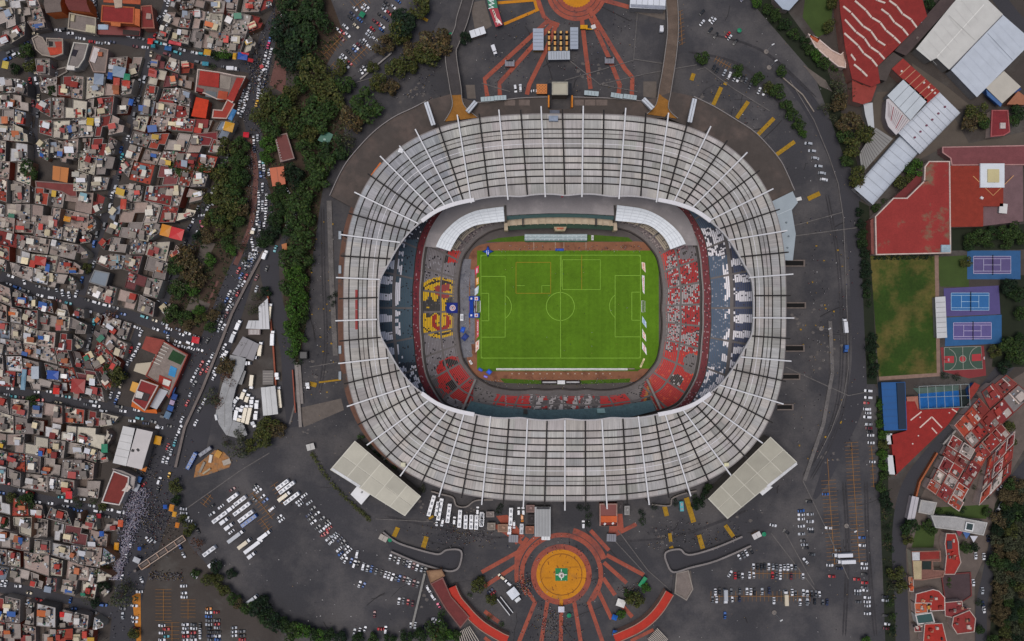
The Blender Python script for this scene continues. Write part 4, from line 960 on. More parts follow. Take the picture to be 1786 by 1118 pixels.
sheets('earth_heap', M('orange_earth', (150, 106, 66), .25, .2, .95, .25, 1, patch=(120, 104, 88), pscale=.15), [[(342, 812), (375, 785), (390, 788), (405, 803), (400, 815), (362, 828), (338, 833)]], .08)
sheets('orange_kerb_paving', M('orange_paving', (176, 112, 40), .2, .3), [[(230, 1040), (245, 1030), (246, 1118), (238, 1118)]], .09)
# ------------------------------------------------------------------ buildings
MAS = MA('masonry', .16, .22, .9, .16, 1.3)
TIN = MA('sheet_metal', .08, .15, .45, .06, 2, .4)
TILE = MA('roof_tile', .14, .3, .8, .14, 1.6)
def ctr(poly): return (sum(p[0] for p in poly) / len(poly), sum(p[1] for p in poly) / len(poly))
def shrink(poly, d):
    """inset a (world) polygon by d metres"""
    p = [(q[0], q[1]) for q in poly]
    if area(p) < 0: p.reverse()
    n = len(p); out = []
    for i in range(n):
        a, b, c = p[i-1], p[i], p[(i+1) % n]
        l1, l2 = math.dist(a, b) or 1, math.dist(b, c) or 1
        n1 = (-(b[1]-a[1])/l1, (b[0]-a[0])/l1); n2 = (-(c[1]-b[1])/l2, (c[0]-b[0])/l2)
        k = 1 + n1[0]*n2[0] + n1[1]*n2[1]; k = max(k, .35)
        out.append((b[0] + d*(n1[0]+n2[0])/k, b[1] + d*(n1[1]+n2[1])/k))
    return out
def bldg(name, label, cat, poly, h, roofc, wallc, mat=None, parapet=0, parc=None, group=None, seams=0, seamc=None, ridge=False, z0=0, seamdir=0, pw=.35):
    """a building from its roof outline as seen: wall and roof parts, parapet, seams on the roof"""
    wp = W(poly, h); c = ctr(wp); o = thing(name, label, cat, (c[0], c[1], 0), group)
    mb = MB(); mb.prism(wp, z0, h - .25, c=wallc, top=False); mb.build('wall', MAS, o)
    mb = MB(); ov = shrink(wp, -.35)
    if ridge and len(wp) == 4:
        e = [math.dist(wp[0], wp[1]), math.dist(wp[1], wp[2])]
        q = [(x, y) for x, y, z in wp] if e[0] > e[1] else [(wp[i % 4][0], wp[i % 4][1]) for i in (1, 2, 3, 4)]
        m0 = ((q[0][0]+q[3][0])/2, (q[0][1]+q[3][1])/2); m1 = ((q[1][0]+q[2][0])/2, (q[1][1]+q[2][1])/2)
        rh = min(e) * .12 + .4
        t3 = lambda p, z: (p[0], p[1], z)
        A = [t3(q[0], h), t3(q[1], h), t3(m1, h + rh), t3(m0, h + rh)]; B = [t3(m0, h + rh), t3(m1, h + rh), t3(q[2], h), t3(q[3], h)]
        for f in (A, B):
            if area(f) < 0: f.reverse()
            mb.face(f, c=roofc)
        mb.face([t3(q[0], h), t3(m0, h+rh), t3(q[3], h)], c=wallc); mb.face([t3(q[1], h), t3(q[2], h), t3(m1, h+rh)], c=wallc)
    else: mb.prism(ov, h - .25, h, c=roofc)
    rf = mb.build('roof', mat or MAS, o)
    if parapet:
        i0 = shrink(wp, pw * 2 - .36 if pw < .3 else pw); o0 = shrink(wp, -.36); mb = MB(); n = len(o0); z = h + parapet
        for i in range(n):
            j = (i + 1) % n
            mb.face([(*o0[i], z), (*o0[j], z), (*i0[j], z), (*i0[i], z)], c=parc or wallc); mb.face([(*o0[i], h - .3), (*o0[j], h - .3), (*o0[j], z), (*o0[i], z)], c=parc or wallc); mb.face([(*i0[j], h - .05), (*i0[i], h - .05), (*i0[i], z), (*i0[j], z)], c=parc or wallc)
        mb.build('parapet', MAS, rf)
    if seams and len(wp) == 4:
        q = wp if seamdir == 0 else [wp[1], wp[2], wp[3], wp[0]]
        mb = MB(); rh = (min(math.dist(q[0], q[1]), math.dist(q[1], q[2])) * .12 + .4) if ridge else 0
        for k in range(1, seams):
            f = k / seams; a = [q[0][i] + (q[1][i]-q[0][i]) * f for i in range(2)]; b = [q[3][i] + (q[2][i]-q[3][i]) * f for i in range(2)]
            m_ = [(a[i]+b[i])/2 for i in range(2)]
            lng = math.dist(q[0], q[1]) > math.dist(q[1], q[2])
            if ridge and lng: mb.strip([(*a, h + .06), (*m_, h + rh + .06), (*b, h + .06)], .3, c=seamc or shade(roofc, .75))
            elif ridge: zz_ = h + rh * (1 - abs(2 * f - 1)) + .06; mb.strip([(*a, zz_), (*b, zz_)], .3, c=seamc or shade(roofc, .75))
            else: mb.strip([(*a, h + .06), (*b, h + .06)], .35, c=seamc or shade(roofc, .75))
        if mb.f: mb.build('roof_seam', TIN, rf)
    return o, rf
def onroof(rf, name, h, poly, z1, c, mat=None):
    mb = MB(); mb.prism(W(poly, h + z1), h - .02, h + z1, c=c); return mb.build(name, mat or MAS, rf)
def roofstrip(rf, name, h, pts, w_, c, mat=None):
    mb = MB(); mb.strip(W(pts, h), w_ * S, z=None, c=c)
    mb.v = [(x, y, h + .12) for x, y, z in mb.v]; return mb.build(name, mat or TIN, rf)
REDR, REDR2, CRM, GRYW = (128, 40, 35), (140, 46, 36), (186, 184, 176), (184, 188, 194)
# --- two cream halls at the stadium's south corners
CREAM = (162, 158, 143)
for poly, lab, ledge, annex in (([(619, 770), (733, 866), (706, 899), (577, 819)], 'long hall with cream panelled flat roof at the foot of the stadium beside the hedge', [(577, 819), (580, 816), (629, 847), (626, 851)], [(631, 839), (650, 855.5), (630, 879), (612.6, 862)]),
                                ([(1344, 763), (1389, 806), (1269, 904), (1236, 870)], 'long hall with cream panelled flat roof on the tunnel mouth side of the stadium', [(1389, 806), (1391, 810), (1340, 851), (1337, 847)], [(1320, 853), (1332, 845), (1346, 850), (1330, 863)])):
    h = 12; o, rf = bldg('exhibition_hall', lab, 'hall', poly, h, (184, 181, 168), (120, 116, 110), TIN, group='cream roofed halls')
    lerp = lambda u, v: tuple((1-v)*((1-u)*poly[0][i]+u*poly[1][i]) + v*((1-u)*poly[3][i]+u*poly[2][i]) for i in range(2))
    for k in range(5):
        for r_ in range(2):
            u0, u1, v0, v1 = k/5+.006, (k+1)/5-.006, r_/2+.013, (r_+1)/2-.013
            if poly[0][0] > 1000: u0, u1, v0, v1 = r_/2+.013, (r_+1)/2-.013, k/5+.006, (k+1)/5-.006
            mb = MB(); mb.prism(W([lerp(u0, v0), lerp(u1, v0), lerp(u1, v1), lerp(u0, v1)], h), h - .02, h + .25, c=shade(CREAM, R.uniform(.93, 1.04))); mb.build('roof_panel', TIN, rf)
    onroof(rf, 'ledge', h - 1, ledge, 1.4, (196, 196, 196)); 
    o2, r2 = bldg('annex', 'small white flat roofed annex of the cream hall ' + ('beside the hedge' if poly[0][0] < 1000 else 'nearest the tunnel mouths'), 'annex', annex, 6, (205, 205, 206), (150, 148, 146), TIN)
    onroof(r2, 'vent', 6, rrect(*ctr(annex), 3, 3, 30), .6, (150, 150, 150))
# --- north plaza
def simple(name, lab, cat, cx, cy, w_, h_, dg, z, roofc, wallc, seams=0, mat=None, group=None, sd=0, par=0, parc=None):
    return bldg(name, lab, cat, rrect(cx, cy, w_, h_, dg), z, roofc, wallc, mat or TIN, seams=seams, group=group, seamdir=sd, parapet=par, parc=parc)
simple('ticket_hall', 'long pale blue-grey roofed gate hall west of the orange turnstiles', 'gate hall', 938.8, 68.5, 16.5, 36, 0, 4.5, (150, 158, 172), (120, 100, 60), 6, sd=1, group='gate halls on the north plaza')
simple('ticket_hall', 'long pale blue-grey roofed gate hall east of the orange turnstiles', 'gate hall', 1001.5, 66.5, 12, 36, 0, 4.5, (146, 154, 166), (90, 90, 96), 6, sd=1, group='gate halls on the north plaza')
simple('ticket_hall', 'pale grey roofed gate hall south of the orange turnstiles', 'gate hall', 975, 96.5, 36, 13, -1, 4.5, (158, 164, 172), (90, 90, 96), 8, group='gate halls on the north plaza')
k_ = 0
for j in range(4):
    for i in range(4):
        x, y = 958 + i * 10.3, 56 + j * 9.6; k_ += 1
        o = thing('turnstile_booth', f'small orange roofed turnstile booth, {ordw(i+1)} from the west in {ordw(j+1)} row below the yellow disc', 'booth', P(x, y), 'turnstile booths on the north plaza')
        hh = 6.5 if j else 4
        mb = MB(); mb.prism(W(rect(x - 2.8, y - hh/2, x + 2.8, y + hh/2), 2.8), 0, 2.8, c=(52, 40, 44)); mb.build('body', MAS, o)
        mb = MB(); mb.prism(W(rect(x - 2.2, y - hh/2, x + 1.4, y + hh/2), 3), 2.8, 3.0, c=(190, 130, 56) if (i + j) % 2 else (196, 160, 96)); mb.build('roof', TIN, o)
for x, y, lb in ((889, 110, 'small grey roofed shelter on the western red paths'), (1063, 105, 'small grey roofed shelter on the eastern red paths')):
    o, rf = simple('shelter', lb, 'shelter', x, y, 14.5, 9, 0, 3, (118, 118, 126), (90, 82, 80), 3, group='shelters on the red paths')
    onroof(rf, 'dark_edge', 3, rect(x - 6, y - 5.4, x + 6, y - 3.6), .5, (40, 38, 42)); mb = MB(); mb.prism(W(rect(x - 7, y + 4.6, x + 7, y + 6.6), 2.2), 1.8, 2.2, c=(140, 66, 48)); mb.build('awning', TIN, o)
CN = [(850, 172.5, 21, 6, -4), (872.6, 170.5, 19, 6, -3), (1031.6, 162.5, 23, 6, 5), (1076, 166.5, 19, 6, 9), (1099, 169, 21, 6, 8)]
for n_, (x, y, w_, h_, dg) in enumerate(CN):
    simple('gate_canopy', f'flat pale turquoise gate canopy on the concourse edge, {ordw(n_+1)} from the west', 'canopy', x, y, w_, h_, dg, 10, (152, 166, 170), (90, 90, 92), 4, group='turquoise gate canopies')
o, rf = simple('entrance_block', 'cream square roofed entrance block at the middle of the north concourse', 'building', 976.5, 154.5, 26, 21, 0, 9, (166, 160, 142), (100, 96, 92), par=.5, parc=(150, 146, 134))
onroof(rf, 'dark_court', 9, rect(955, 145, 962.5, 164.5), .3, (30, 32, 40)); onroof(rf, 'dark_court', 9, rect(991, 145, 997, 164.5), .3, (34, 36, 42))
o, rf = simple('chequered_kiosk', 'kiosk with orange chequered roof at the concourse edge', 'kiosk', 945, 155, 16.5, 15, 0, 3.5, (186, 108, 40), (120, 80, 50))
for a in range(6):
    for b in range(6):
        if (a + b) % 2: onroof(rf, 'roof_square', 3.5, rrect(938.4 + a * 2.65, 149 + b * 2.4, 1.4, 1.3), .06, (96, 58, 34))
simple('white_shed', 'white roofed shed beside the ramp on the north-west plaza', 'shed', 833, 56, 25, 11, -18, 4, (206, 208, 212), (120, 100, 92), 3)
o, rf = simple('roofed_stage', 'white and grey roofed building at the north edge beside the long ramp', 'building', 1130, 2, 60, 24, 3, 7, (200, 204, 210), (130, 126, 124), 6)
onroof(rf, 'grey_eave', 6.4, [(1100, 7), (1160, 10), (1160, 16), (1100, 12)], .9, (132, 136, 146))
# lettered banner roof
o = thing('banner_arcade', 'curved green and red lettered banner hung over the north plaza stalls', 'banner', P(862, 22))
for poly, c, nm in (([(847, -12), (863.5, -12), (868, 13.5), (853, 15)], (40, 112, 84), 'green_panel'), ([(853, 15.3), (868, 13.8), (877, 43), (864.5, 47)], (150, 40, 52), 'red_panel')):
    mb = MB(); mb.prism(W(poly, 5), 4.6, 5, c=c); mb.build(nm, TIN, o)
for x, y in ((848, -10), (854, 15), (864, 46), (876, 43), (867, 14)): mb = MB(); p = P(x, y); mb.cyl(p[0], p[1], 0, 4.7, .15); mb.build('post', m_dark, o)
def text(s_, name, parent, px, py, z, size, rot, c, shear=0):
    cu = bpy.data.curves.new(name, 'FONT'); cu.body = s_; cu.size = size; cu.align_x = 'CENTER'; cu.align_y = 'CENTER'; cu.extrude = .03; cu.shear = shear
    tmp = bpy.data.objects.new('tmp', cu); COL.objects.link(tmp); bpy.context.view_layer.update()
    me = bpy.data.meshes.new_from_object(tmp.evaluated_get(bpy.context.evaluated_depsgraph_get())); bpy.data.objects.remove(tmp); me.materials.clear()
    me.materials.append(MPlain('letter_%d_%d_%d' % c, c, .6)); t = bpy.data.objects.new(name, me); COL.objects.link(t)
    p = P(px, py, z); po = parent['_o']; t.parent = parent; t.location = (p[0] - po[0], p[1] - po[1], z - po[2]); t.rotation_euler = (0, 0, math.radians(rot)); return t
text('W', 'lettering', o, 858.2, 9, 5.12, 5.2, 82, (215, 222, 220)); text('I', 'lettering', o, 857.2, 1, 5.12, 5.2, 82, (215, 222, 220)); text('L', 'lettering', o, 856.6, -6, 5.12, 5.2, 82, (215, 222, 220))
mb = MB(); q = cr(W([(860, 17), (860.5, 21), (862, 20), (862, 25), (863.5, 24), (863.6, 30), (865.4, 30), (866, 35), (868, 39)], 5), 4); mb.strip([(x, y, 5.08) for x, y, z in q], .9, c=(206, 190, 176))
mb.strip([(x, y, 5.1) for x, y, z in W([(867, 32), (871, 38), (875, 43)], 5)], [.2, 1.3, .3], c=(225, 220, 215)); mb.strip([(x, y, 5.12) for x, y, z in W([(864, 38), (869, 38.6), (868, 43)], 5)], [.3, 1, .3], c=(220, 214, 208)); mb.build('script', TIN, o)
# twin white covers, ramps
for n_, (a, b, lb) in enumerate((((743, 178), (756, 218), 'pair of long white covered escalators at the western concourse end'), ((830, 177), (815, 195), 'short pair of white covered escalators beside the western ramp'), ((1122, 172), (1139, 189), 'short pair of white covered escalators beside the eastern ramp'), ((1212, 172), (1203, 213), 'pair of long white covered escalators at the eastern concourse end'))):
    o = thing('covered_escalator', lb, 'escalator', P(*a, 8), 'white covered escalators'); nx, ny = (b[1]-a[1]), -(b[0]-a[0]); l = math.hypot(nx, ny); nx, ny = nx/l*2.1, ny/l*2.1
    for s_ in (1, -1):
        mb = MB(); mb.beam(P(a[0]+nx*s_, a[1]+ny*s_, 10), P(b[0]+nx*s_, b[1]+ny*s_, 15), 1.25, 2.2, c=(196, 200, 206)); mb.build('cover', TIN, o)
    mb = MB(); mb.beam(P(*a, 9), P(*b, 14), .35, 1.5, c=(96, 98, 104)); mb.build('handrail', TIN, o)
def ramp(label, left, right, zs, deckc, mouth):
    o = thing('access_ramp', label, 'ramp', P(*left[0]), 'curving access ramps to the concourse')
    L_, R_ = cr([(*p, z) for p, z in zip(left, zs)], 5), cr([(*p, z) for p, z in zip(right, zs)], 5); n = len(L_)
    A = [P(x, y, z) for x, y, z in L_]; B = [P(x, y, z) for x, y, z in R_]; mb = MB(); mb2 = MB(); ws = MB()
    for i in range(n - 1):
        f = [A[i], B[i], B[i+1], A[i+1]]; f = f if area(f) > 0 else f[::-1]
        (mb2 if i >= n - 1 - mouth else mb).face(f, c=(140, 96, 42) if i >= n - 1 - mouth else shade(deckc, .96 + .08 * ((i * 7) % 5) / 5))
        for s_ in (A, B): mb.face([(s_[i][0], s_[i][1], 0), (s_[i+1][0], s_[i+1][1], 0), s_[i+1], s_[i]], c=(96, 88, 82))
    mb.build('deck', MAS, o); mb2.build('ochre_mouth', MAS, o)
    for s_ in (A, B):
        ws = MB()
        for i in range(n - 1): ws.beam((s_[i][0], s_[i][1], s_[i][2] + .9), (s_[i+1][0], s_[i+1][1], s_[i+1][2] + .9), .45, 1.0, c=(128, 122, 118))
        ws.build('ramp_wall', MAS, o)
ramp('dark asphalt ramp winding down to the concourse beside the banner arcade', [(808, -5), (797, 30), (793, 50), (777, 92), (784, 150), (789, 185), (775, 212)], [(827, -5), (815, 40), (800, 78), (796, 95), (804, 150), (809, 183), (833, 205)], [1, 2, 3, 4.5, 6.5, 7.6, 7.8], (66, 62, 62), 8)
ramp('straight brown concrete ramp leading from the north edge to the concourse', [(1161, -5), (1164, 50), (1160, 90), (1154, 130), (1150, 150), (1144, 182), (1128, 199)], [(1181, -5), (1183, 50), (1179, 100), (1173, 140), (1169, 165), (1166, 190), (1182, 207)], [1, 2, 3.5, 5.5, 6.5, 7.6, 7.8], (96, 82, 72), 8)
# --- east annex of the stadium, pale blue
o, rf = bldg('pale_annex', 'pale blue-grey angular annex roof attached to the east side of the stadium', 'annex', [(1345, 353), (1382, 335), (1390.5, 353), (1380, 366), (1387, 408), (1382, 453), (1367, 453), (1364, 418), (1353, 375)], 9, (146, 156, 162), (100, 100, 102), TIN)
for p in ((1372, 388), (1376, 412), (1374, 432)): onroof(rf, 'roof_vent', 9, rrect(*p, 2.5, 2.5, 20), .8, (110, 120, 126))
o2 = roofstrip(rf, 'roof_seam', 9, [(1353, 376), (1381, 364)], 1, (176, 186, 190)); onroof(rf, 'white_block', 5, rrect(1393, 347, 10, 6, -15), 2, (200, 200, 198))
# --- south foot: kiosks and walls
o, rf = simple('corrugated_canopy', 'grey corrugated canopy at the south foot of the stadium near the yellow disc', 'canopy', 946.5, 910, 26, 50, 0, 5, (150, 152, 154), (96, 94, 92), 10, sd=0)
onroof(rf, 'roof_gap', 5, rect(936, 884.5, 959, 888), .2, (60, 60, 64))
simple('white_trailer_stall', 'white food trailer parked under the corrugated canopy edge', 'stall', 952, 938, 13, 6, 1, 3, (206, 208, 210), (170, 170, 170), 3)
o, rf = simple('red_kiosk', 'red and orange roofed kiosk at the south foot of the stadium', 'kiosk', 1061, 897.5, 29, 37, 0, 5, (110, 42, 34), (120, 60, 50), par=.4, parc=(150, 120, 110))
onroof(rf, 'orange_roof', 5, rect(1048, 900, 1076, 911), .5, (190, 92, 52)); onroof(rf, 'ledge', 5, rect(1048, 911.5, 1076, 917), .4, (116, 50, 44))
for p in ((1055, 914), (1069, 913)): onroof(rf, 'white_vent', 5.4, rrect(*p, 3, 4, 40), .6, (205, 200, 198))
for x, y, lb in ((895.5, 939.5, 'grey slatted shelter on the red ring west of the yellow disc'), (1066.5, 938, 'grey slatted shelter on the red ring east of the yellow disc')):
    simple('shelter', lb, 'shelter', x, y, 14.5, 11, 2, 3, (116, 116, 124), (80, 74, 72), 4, group='shelters on the red ring')
for n_, (x, y, w_, h_, c, lb) in enumerate(((855, 897, 12, 8, (112, 104, 100), 'brown concrete roofed store at the south foot nearest the row of coaches'), (1093.5, 890, 7, 14, (128, 126, 124), 'narrow pale roofed store between the red kiosk and the dark bushes'), (925, 887, 13, 11, (110, 90, 86), 'small roof with pinkish clutter beside the corrugated canopy'), (927, 905, 12, 14, (50, 46, 46), 'dark roofed store beside the corrugated canopy'), (924, 924, 13, 11, (128, 88, 72), 'reddish slab roof south of the dark roofed store'), (877, 921, 16, 12, (126, 100, 84), 'tan slab at the corner of the red path near the coaches'), (857, 918, 12, 11, (116, 108, 100), 'grey slab roof beside the tan slab near the coaches'), (1081, 885, 8, 20, (60, 56, 56), 'dark stair roof beside the red kiosk'))):
    o, rf = simple('store_room', lb, 'store', x, y, w_, h_, 0, 3, c, shade(c, .8), par=.3, parc=shade(c, 1.15), mat=MAS)
    onroof(rf, 'clutter', 3, rrect(x + 1, y - 1, w_ * .35, h_ * .3, 20), .5, shade(c, 1.3))
def wall(label, pts, w_, h, c, name='boundary_wall', cat='wall', capped=True, sm=0):
    o = thing(name, label, cat, P(*pts[0])); q = W(cr(pts, sm) if sm else pts, h); mb = MB(); mb.wallstrip(q, w_, 0, h, c=c); mb.build('wall', MAS, o)
    if capped: mb = MB(); mb.strip([(x, y, h + .04) for x, y, z in q], w_ * 1.25, c=shade(c, 1.18)); mb.build('coping', MAS, o)
    return o
wall('curved retaining wall round the western sunken drive', [(668, 928), (690, 945), (720, 956), (755, 965.5), (768, 966), (780, 959), (804, 961), (802, 985), (793, 995), (775, 995), (730, 982), (682, 962)], .9, 2.4, (104, 99, 97), sm=4)
wall('curved retaining wall round the eastern sunken drive', [(1310, 952), (1250, 978), (1205, 990), (1175, 998), (1164, 984), (1161, 964), (1185, 958), (1195, 966), (1210, 967), (1250, 955), (1295, 936)], .9, 2.4, (104, 99, 97), sm=4)
wall('long grey wall between the big asphalt lot and the red plaza', [(741, 1000), (719, 1092)], 1.1, 1.5, (110, 108, 104))
wall('curving wall behind the coaches at the stadium foot', [(752, 857), (770, 862), (790, 868), (796, 882), (813, 884), (830, 873), (860, 872)], .7, 2, (104, 98, 94), sm=4)
wall('curving wall beside the turquoise van at the stadium foot', [(1137, 880), (1168, 882), (1172, 870), (1190, 862), (1215, 856)], .7, 2, (96, 90, 86), sm=4)
wall('pale kerb wall along the western service yard', [(516, 632), (519, 670), (524, 745)], 1.6, 1.2, (112, 106, 102)); wall('short pale kerb wall beside the long kerb wall of the service yard', [(522, 636), (527, 704)], 1.4, 1.2, (108, 102, 98))
wall('rusty red wall between the truck yard and the service road', [(466, 505), (476, 600), (482, 690)], .8, 2, (118, 66, 50))
wall('red-brown wall along the tree belt service road', [(510, 645), (515, 720)], .6, 1.8, (116, 64, 52))
wall('long fence wall dividing the jammed avenue from the service lane', [(460, 438), (430, 495), (405, 545), (384, 600), (352, 680), (322, 745), (306, 815)], 1.3, 1.6, (92, 84, 80))
wall('white boundary wall beside the side road and the estate', [(1756, 655), (1700, 715), (1645, 775)], .9, 2.5, (120, 116, 112)); wall('orange-brown wall at the foot of the red tile estate', [(1635, 790), (1605, 840), (1592, 890)], .9, 2.5, (126, 72, 46))
wall('pale coping wall along the north-west lot', [(683, 92), (628, 138)], .7, 1.5, (118, 114, 110)); wall('pale kerb wall round the north-east trees', [(1364, 134), (1400, 165), (1420, 195)], .6, 1, (112, 104, 96))
# construction yard at the earth heap
o = thing('site_cabin', 'white plastic covered heap of builders material on the orange earth', 'site', P(367, 800))
for x, y, w_, h_, dg, c in ((367, 800, 5, 14, 10, (196, 190, 180)), (380, 792, 10, 12, 30, (176, 130, 66)), (395, 806, 14, 9, -20, (160, 150, 138)), (352, 815, 4, 20, 25, (136, 128, 116)), (360, 822, 16, 3, -35, (150, 140, 120))):
    mb = MB(); mb.prism(W(rrect(x, y, w_, h_, dg), 1.5), 0, R.uniform(.6, 1.8), c=c); mb.build('heap', MAS, o)
# --- west yard
bldg('yard_roof', 'grey flat roof at the head of the truck yard under the bare trees', 'roof', [(424, 588), (451, 601), (441, 628), (406, 617)], 4, (116, 114, 118), (90, 86, 84), TIN, seams=3)
o, rf = bldg('curved_yard_roof', 'long pale curving roof along the truck yard', 'roof', [(402, 620), (428, 624), (424, 645), (411, 675), (404, 703), (404, 734), (424, 740), (430, 758), (418, 764), (395, 758), (383, 740), (377, 722), (380, 705), (388, 672), (398, 645)], 4, (146, 146, 146), (100, 96, 94), MAS)
for p in ([(412, 640), (392, 700), (392, 745)], [(406, 735), (398, 758)]): roofstrip(rf, 'roof_seam', 4, p, .8, (110, 108, 108))
onroof(rf, 'white_block', 4, rrect(376.5, 728, 3.5, 10, -12), 1, (205, 205, 205))
bldg('truck_shed', 'white ridged shed at the foot of the truck yard', 'shed', [(455, 676), (480, 673), (485, 722), (459, 725)], 6, (192, 192, 190), (120, 116, 112), TIN, ridge=True, seams=3)
bldg('yard_shed', 'white flat shed behind the bare tree at the head of the truck yard', 'shed', [(434, 560), (452, 560), (452, 573), (430, 572)], 4, (176, 176, 178), (120, 116, 112), TIN, seams=3); bldg('yard_shed', 'white shed roof beside the rusty wall of the truck yard', 'shed', [(452, 535), (466, 522), (469, 573), (453, 573)], 4.5, (182, 182, 184), (120, 116, 112), TIN, seams=3)
o, rf = bldg('yard_shed', 'open slatted rack roof in the truck yard beside the white sheds', 'shed', rect(434, 575, 453, 583), 3, (120, 106, 104), (90, 80, 80), TIN, seams=8, seamc=(190, 186, 182))
bldg('yard_shed', 'grey rack roof beside the rusty wall at the middle of the truck yard', 'shed', rect(459, 647, 476, 670), 3, (84, 78, 76), (70, 66, 64), TIN, seams=5, seamc=(130, 124, 118), seamdir=1); bldg('yard_shed', 'narrow grey slatted lean-to on the curving yard roof', 'shed', [(421, 646), (428, 648), (421, 670), (414, 668)], 3, (118, 118, 118), (80, 80, 80), TIN, seams=4)
# tree belt buildings
o, rf = bldg('long_red_roof', 'long dull red roof among the trees beside the avenue', 'building', [(480, 238), (500, 233), (513, 276), (490, 282)], 5, (104, 60, 56), (110, 96, 90), TILE, parapet=.3, parc=(132, 112, 106))
for k in range(9): onroof(rf, 'skylight', 5, rrect(482 + k * 1.2, 244 + k * 4.4, 1.4, 1.4), .4, (170, 160, 156))
bldg('orange_roof', 'bright orange square roof at the avenue among dark trees', 'building', [(471, 294), (494, 291), (497, 320), (476, 324)], 5, (172, 80, 38), (130, 80, 60), TIN, seams=2)
o, rf = bldg('green_court_roof', 'small dark green court roof among the trees near the stadium', 'building', [(565, 228), (580, 235), (572, 252), (555, 244)], 4, (36, 92, 76), (120, 80, 60), TIN); onroof(rf, 'white_mark', 4, rrect(566, 243, 4, 3, 20), .1, (140, 160, 150))
bldg('orange_lodge', 'small orange tiled lodge at the head of the service road', 'lodge', [(492, 427), (499, 425), (500, 435), (494, 437)], 3, (170, 110, 70), (120, 90, 70), TILE)
bldg('dark_hut', 'small black roofed hut at the edge of the tree belt beside the stadium', 'hut', rect(522, 613, 536, 626), 3, (42, 42, 46), (30, 30, 32), TIN, parapet=.3, parc=(24, 24, 26))
o, rf = simple('gate_house', 'small white roofed gate house where the hedge meets the service road', 'gate house', 541.5, 779.5, 12, 9, -15, 3, (166, 164, 160), (120, 110, 104), 2)
# --- factory side, north-east
h = 9
o, rf = bldg('ribbed_factory', 'large red tiled factory roof with rows of stepped white skylights', 'factory', [(1463, -30), (1600, -30), (1616, 28), (1584, 62), (1530, 115), (1534, 144), (1520, 150), (1487, 137), (1475, 84), (1466, 15)], h, (126, 40, 36), (130, 90, 80), TILE)
Z = zc(1400, 0, 3.992)
for rib in ([(280, 40), (335, 85), (420, 180), (475, 215), (520, 280), (575, 315)], [(290, 130), (370, 220), (430, 265), (470, 325), (530, 365), (570, 410)], [(285, 225), (385, 315), (425, 370), (480, 410), (520, 460)], [(360, 0), (440, 70), (480, 120), (540, 155), (580, 210), (635, 255), (680, 300)], [(545, 60), (600, 100), (640, 155), (695, 195), (735, 245)], [(600, 0), (655, 40), (695, 95), (755, 135), (795, 190)], [(355, 445), (410, 490), (450, 530)], [(335, 375), (368, 420)], [(440, -60), (520, 0), (575, 20)]):
    for a, b in zip(rib, rib[1:]):
        a2, b2 = Z(*a), Z(*b); a2 = (a2[0] + (b2[0]-a2[0])*.06, a2[1] + (b2[1]-a2[1])*.06); onroof(rf, 'skylight', h, [(a2[0]-.9, a2[1]+1.2), (a2[0]+.9, a2[1]-1.2), (b2[0]+.9, b2[1]-1.2), (b2[0]-.9, b2[1]+1.2)], .5, (196, 180, 168), TIN)
for p in ([(300, 330), (560, 120)], [(330, 400), (640, 300)], [(420, 560), (600, 300)]): roofstrip(rf, 'roof_ridge', h, [Z(*q) for q in p], .8, (150, 54, 46), TILE)
bldg('red_apse', 'rounded red tiled wing at the pointed end of the ribbed factory', 'building', W_ := [(1487, 141), (1505, 150), (1512, 140), (1528, 150), (1519, 176), (1505, 181), (1488, 176)], 7, (134, 56, 48), (140, 110, 100), TILE)
bldg('white_lean_to', 'narrow white sheet roof along the edge of the ribbed factory', 'shed', [(1575, -4), (1590, -4), (1615, 26), (1607, 38), (1590, 14)], 8, (186, 192, 202), (120, 110, 110), TIN)
o, rf = bldg('dark_link_building', 'long dark brown flat roof between factory and warehouse', 'building', [(1650, -10), (1675, -10), (1580, 96), (1562, 88)], 7, (72, 60, 58), (70, 60, 56), MAS); onroof(rf, 'hatch', 7, rrect(1600, 66, 5, 3, -45), .5, (100, 90, 84))
bldg('dark_link_building', 'dark brown flat roof between factory point and red strip roof', 'building', [(1558, 92), (1574, 102), (1552, 124), (1545, 140), (1535, 138), (1525, 122)], 6, (74, 66, 62), (70, 60, 56), MAS)
o, rf = bldg('warehouse', 'huge cream-white warehouse roof north of the dark gutter line', 'warehouse', [(1676, -10), (1718, -4), (1748, 25), (1655.5, 120), (1634, 100), (1623, 105), (1599, 85)], 7, (188, 186, 180), (110, 106, 102), TIN)
roofstrip(rf, 'roof_ridge', 7, [(1716, 8), (1634, 99)], 1.4, (214, 212, 206)); roofstrip(rf, 'roof_seam', 7, [(1655, 27), (1700, 70)], 1, (166, 164, 158)); roofstrip(rf, 'gutter', 7, [(1748, 27), (1657, 121)], 1.6, (92, 92, 96))
for k in range(7): roofstrip(rf, 'roof_seam', 7, [(1605 + k * 12, 82 - k * 13.5), (1650 + k * 12 - 16, 114 - k * 13)], .4, (174, 172, 168))
o, rf = bldg('warehouse', 'huge blue-white warehouse roof south of the dark gutter line', 'warehouse', [(1749, 27), (1796, 68), (1796, 76), (1704, 168), (1660, 122)], 7, (178, 184, 192), (110, 108, 108), TIN)
roofstrip(rf, 'gutter', 7, [(1722, 58), (1766, 105)], 1, (130, 136, 146))
for k in range(8): roofstrip(rf, 'roof_seam', 7, [(1667 + k * 10.5, 118 - k * 11), (1707 + k * 10.5, 161 - k * 11)], .4, (164, 170, 180))
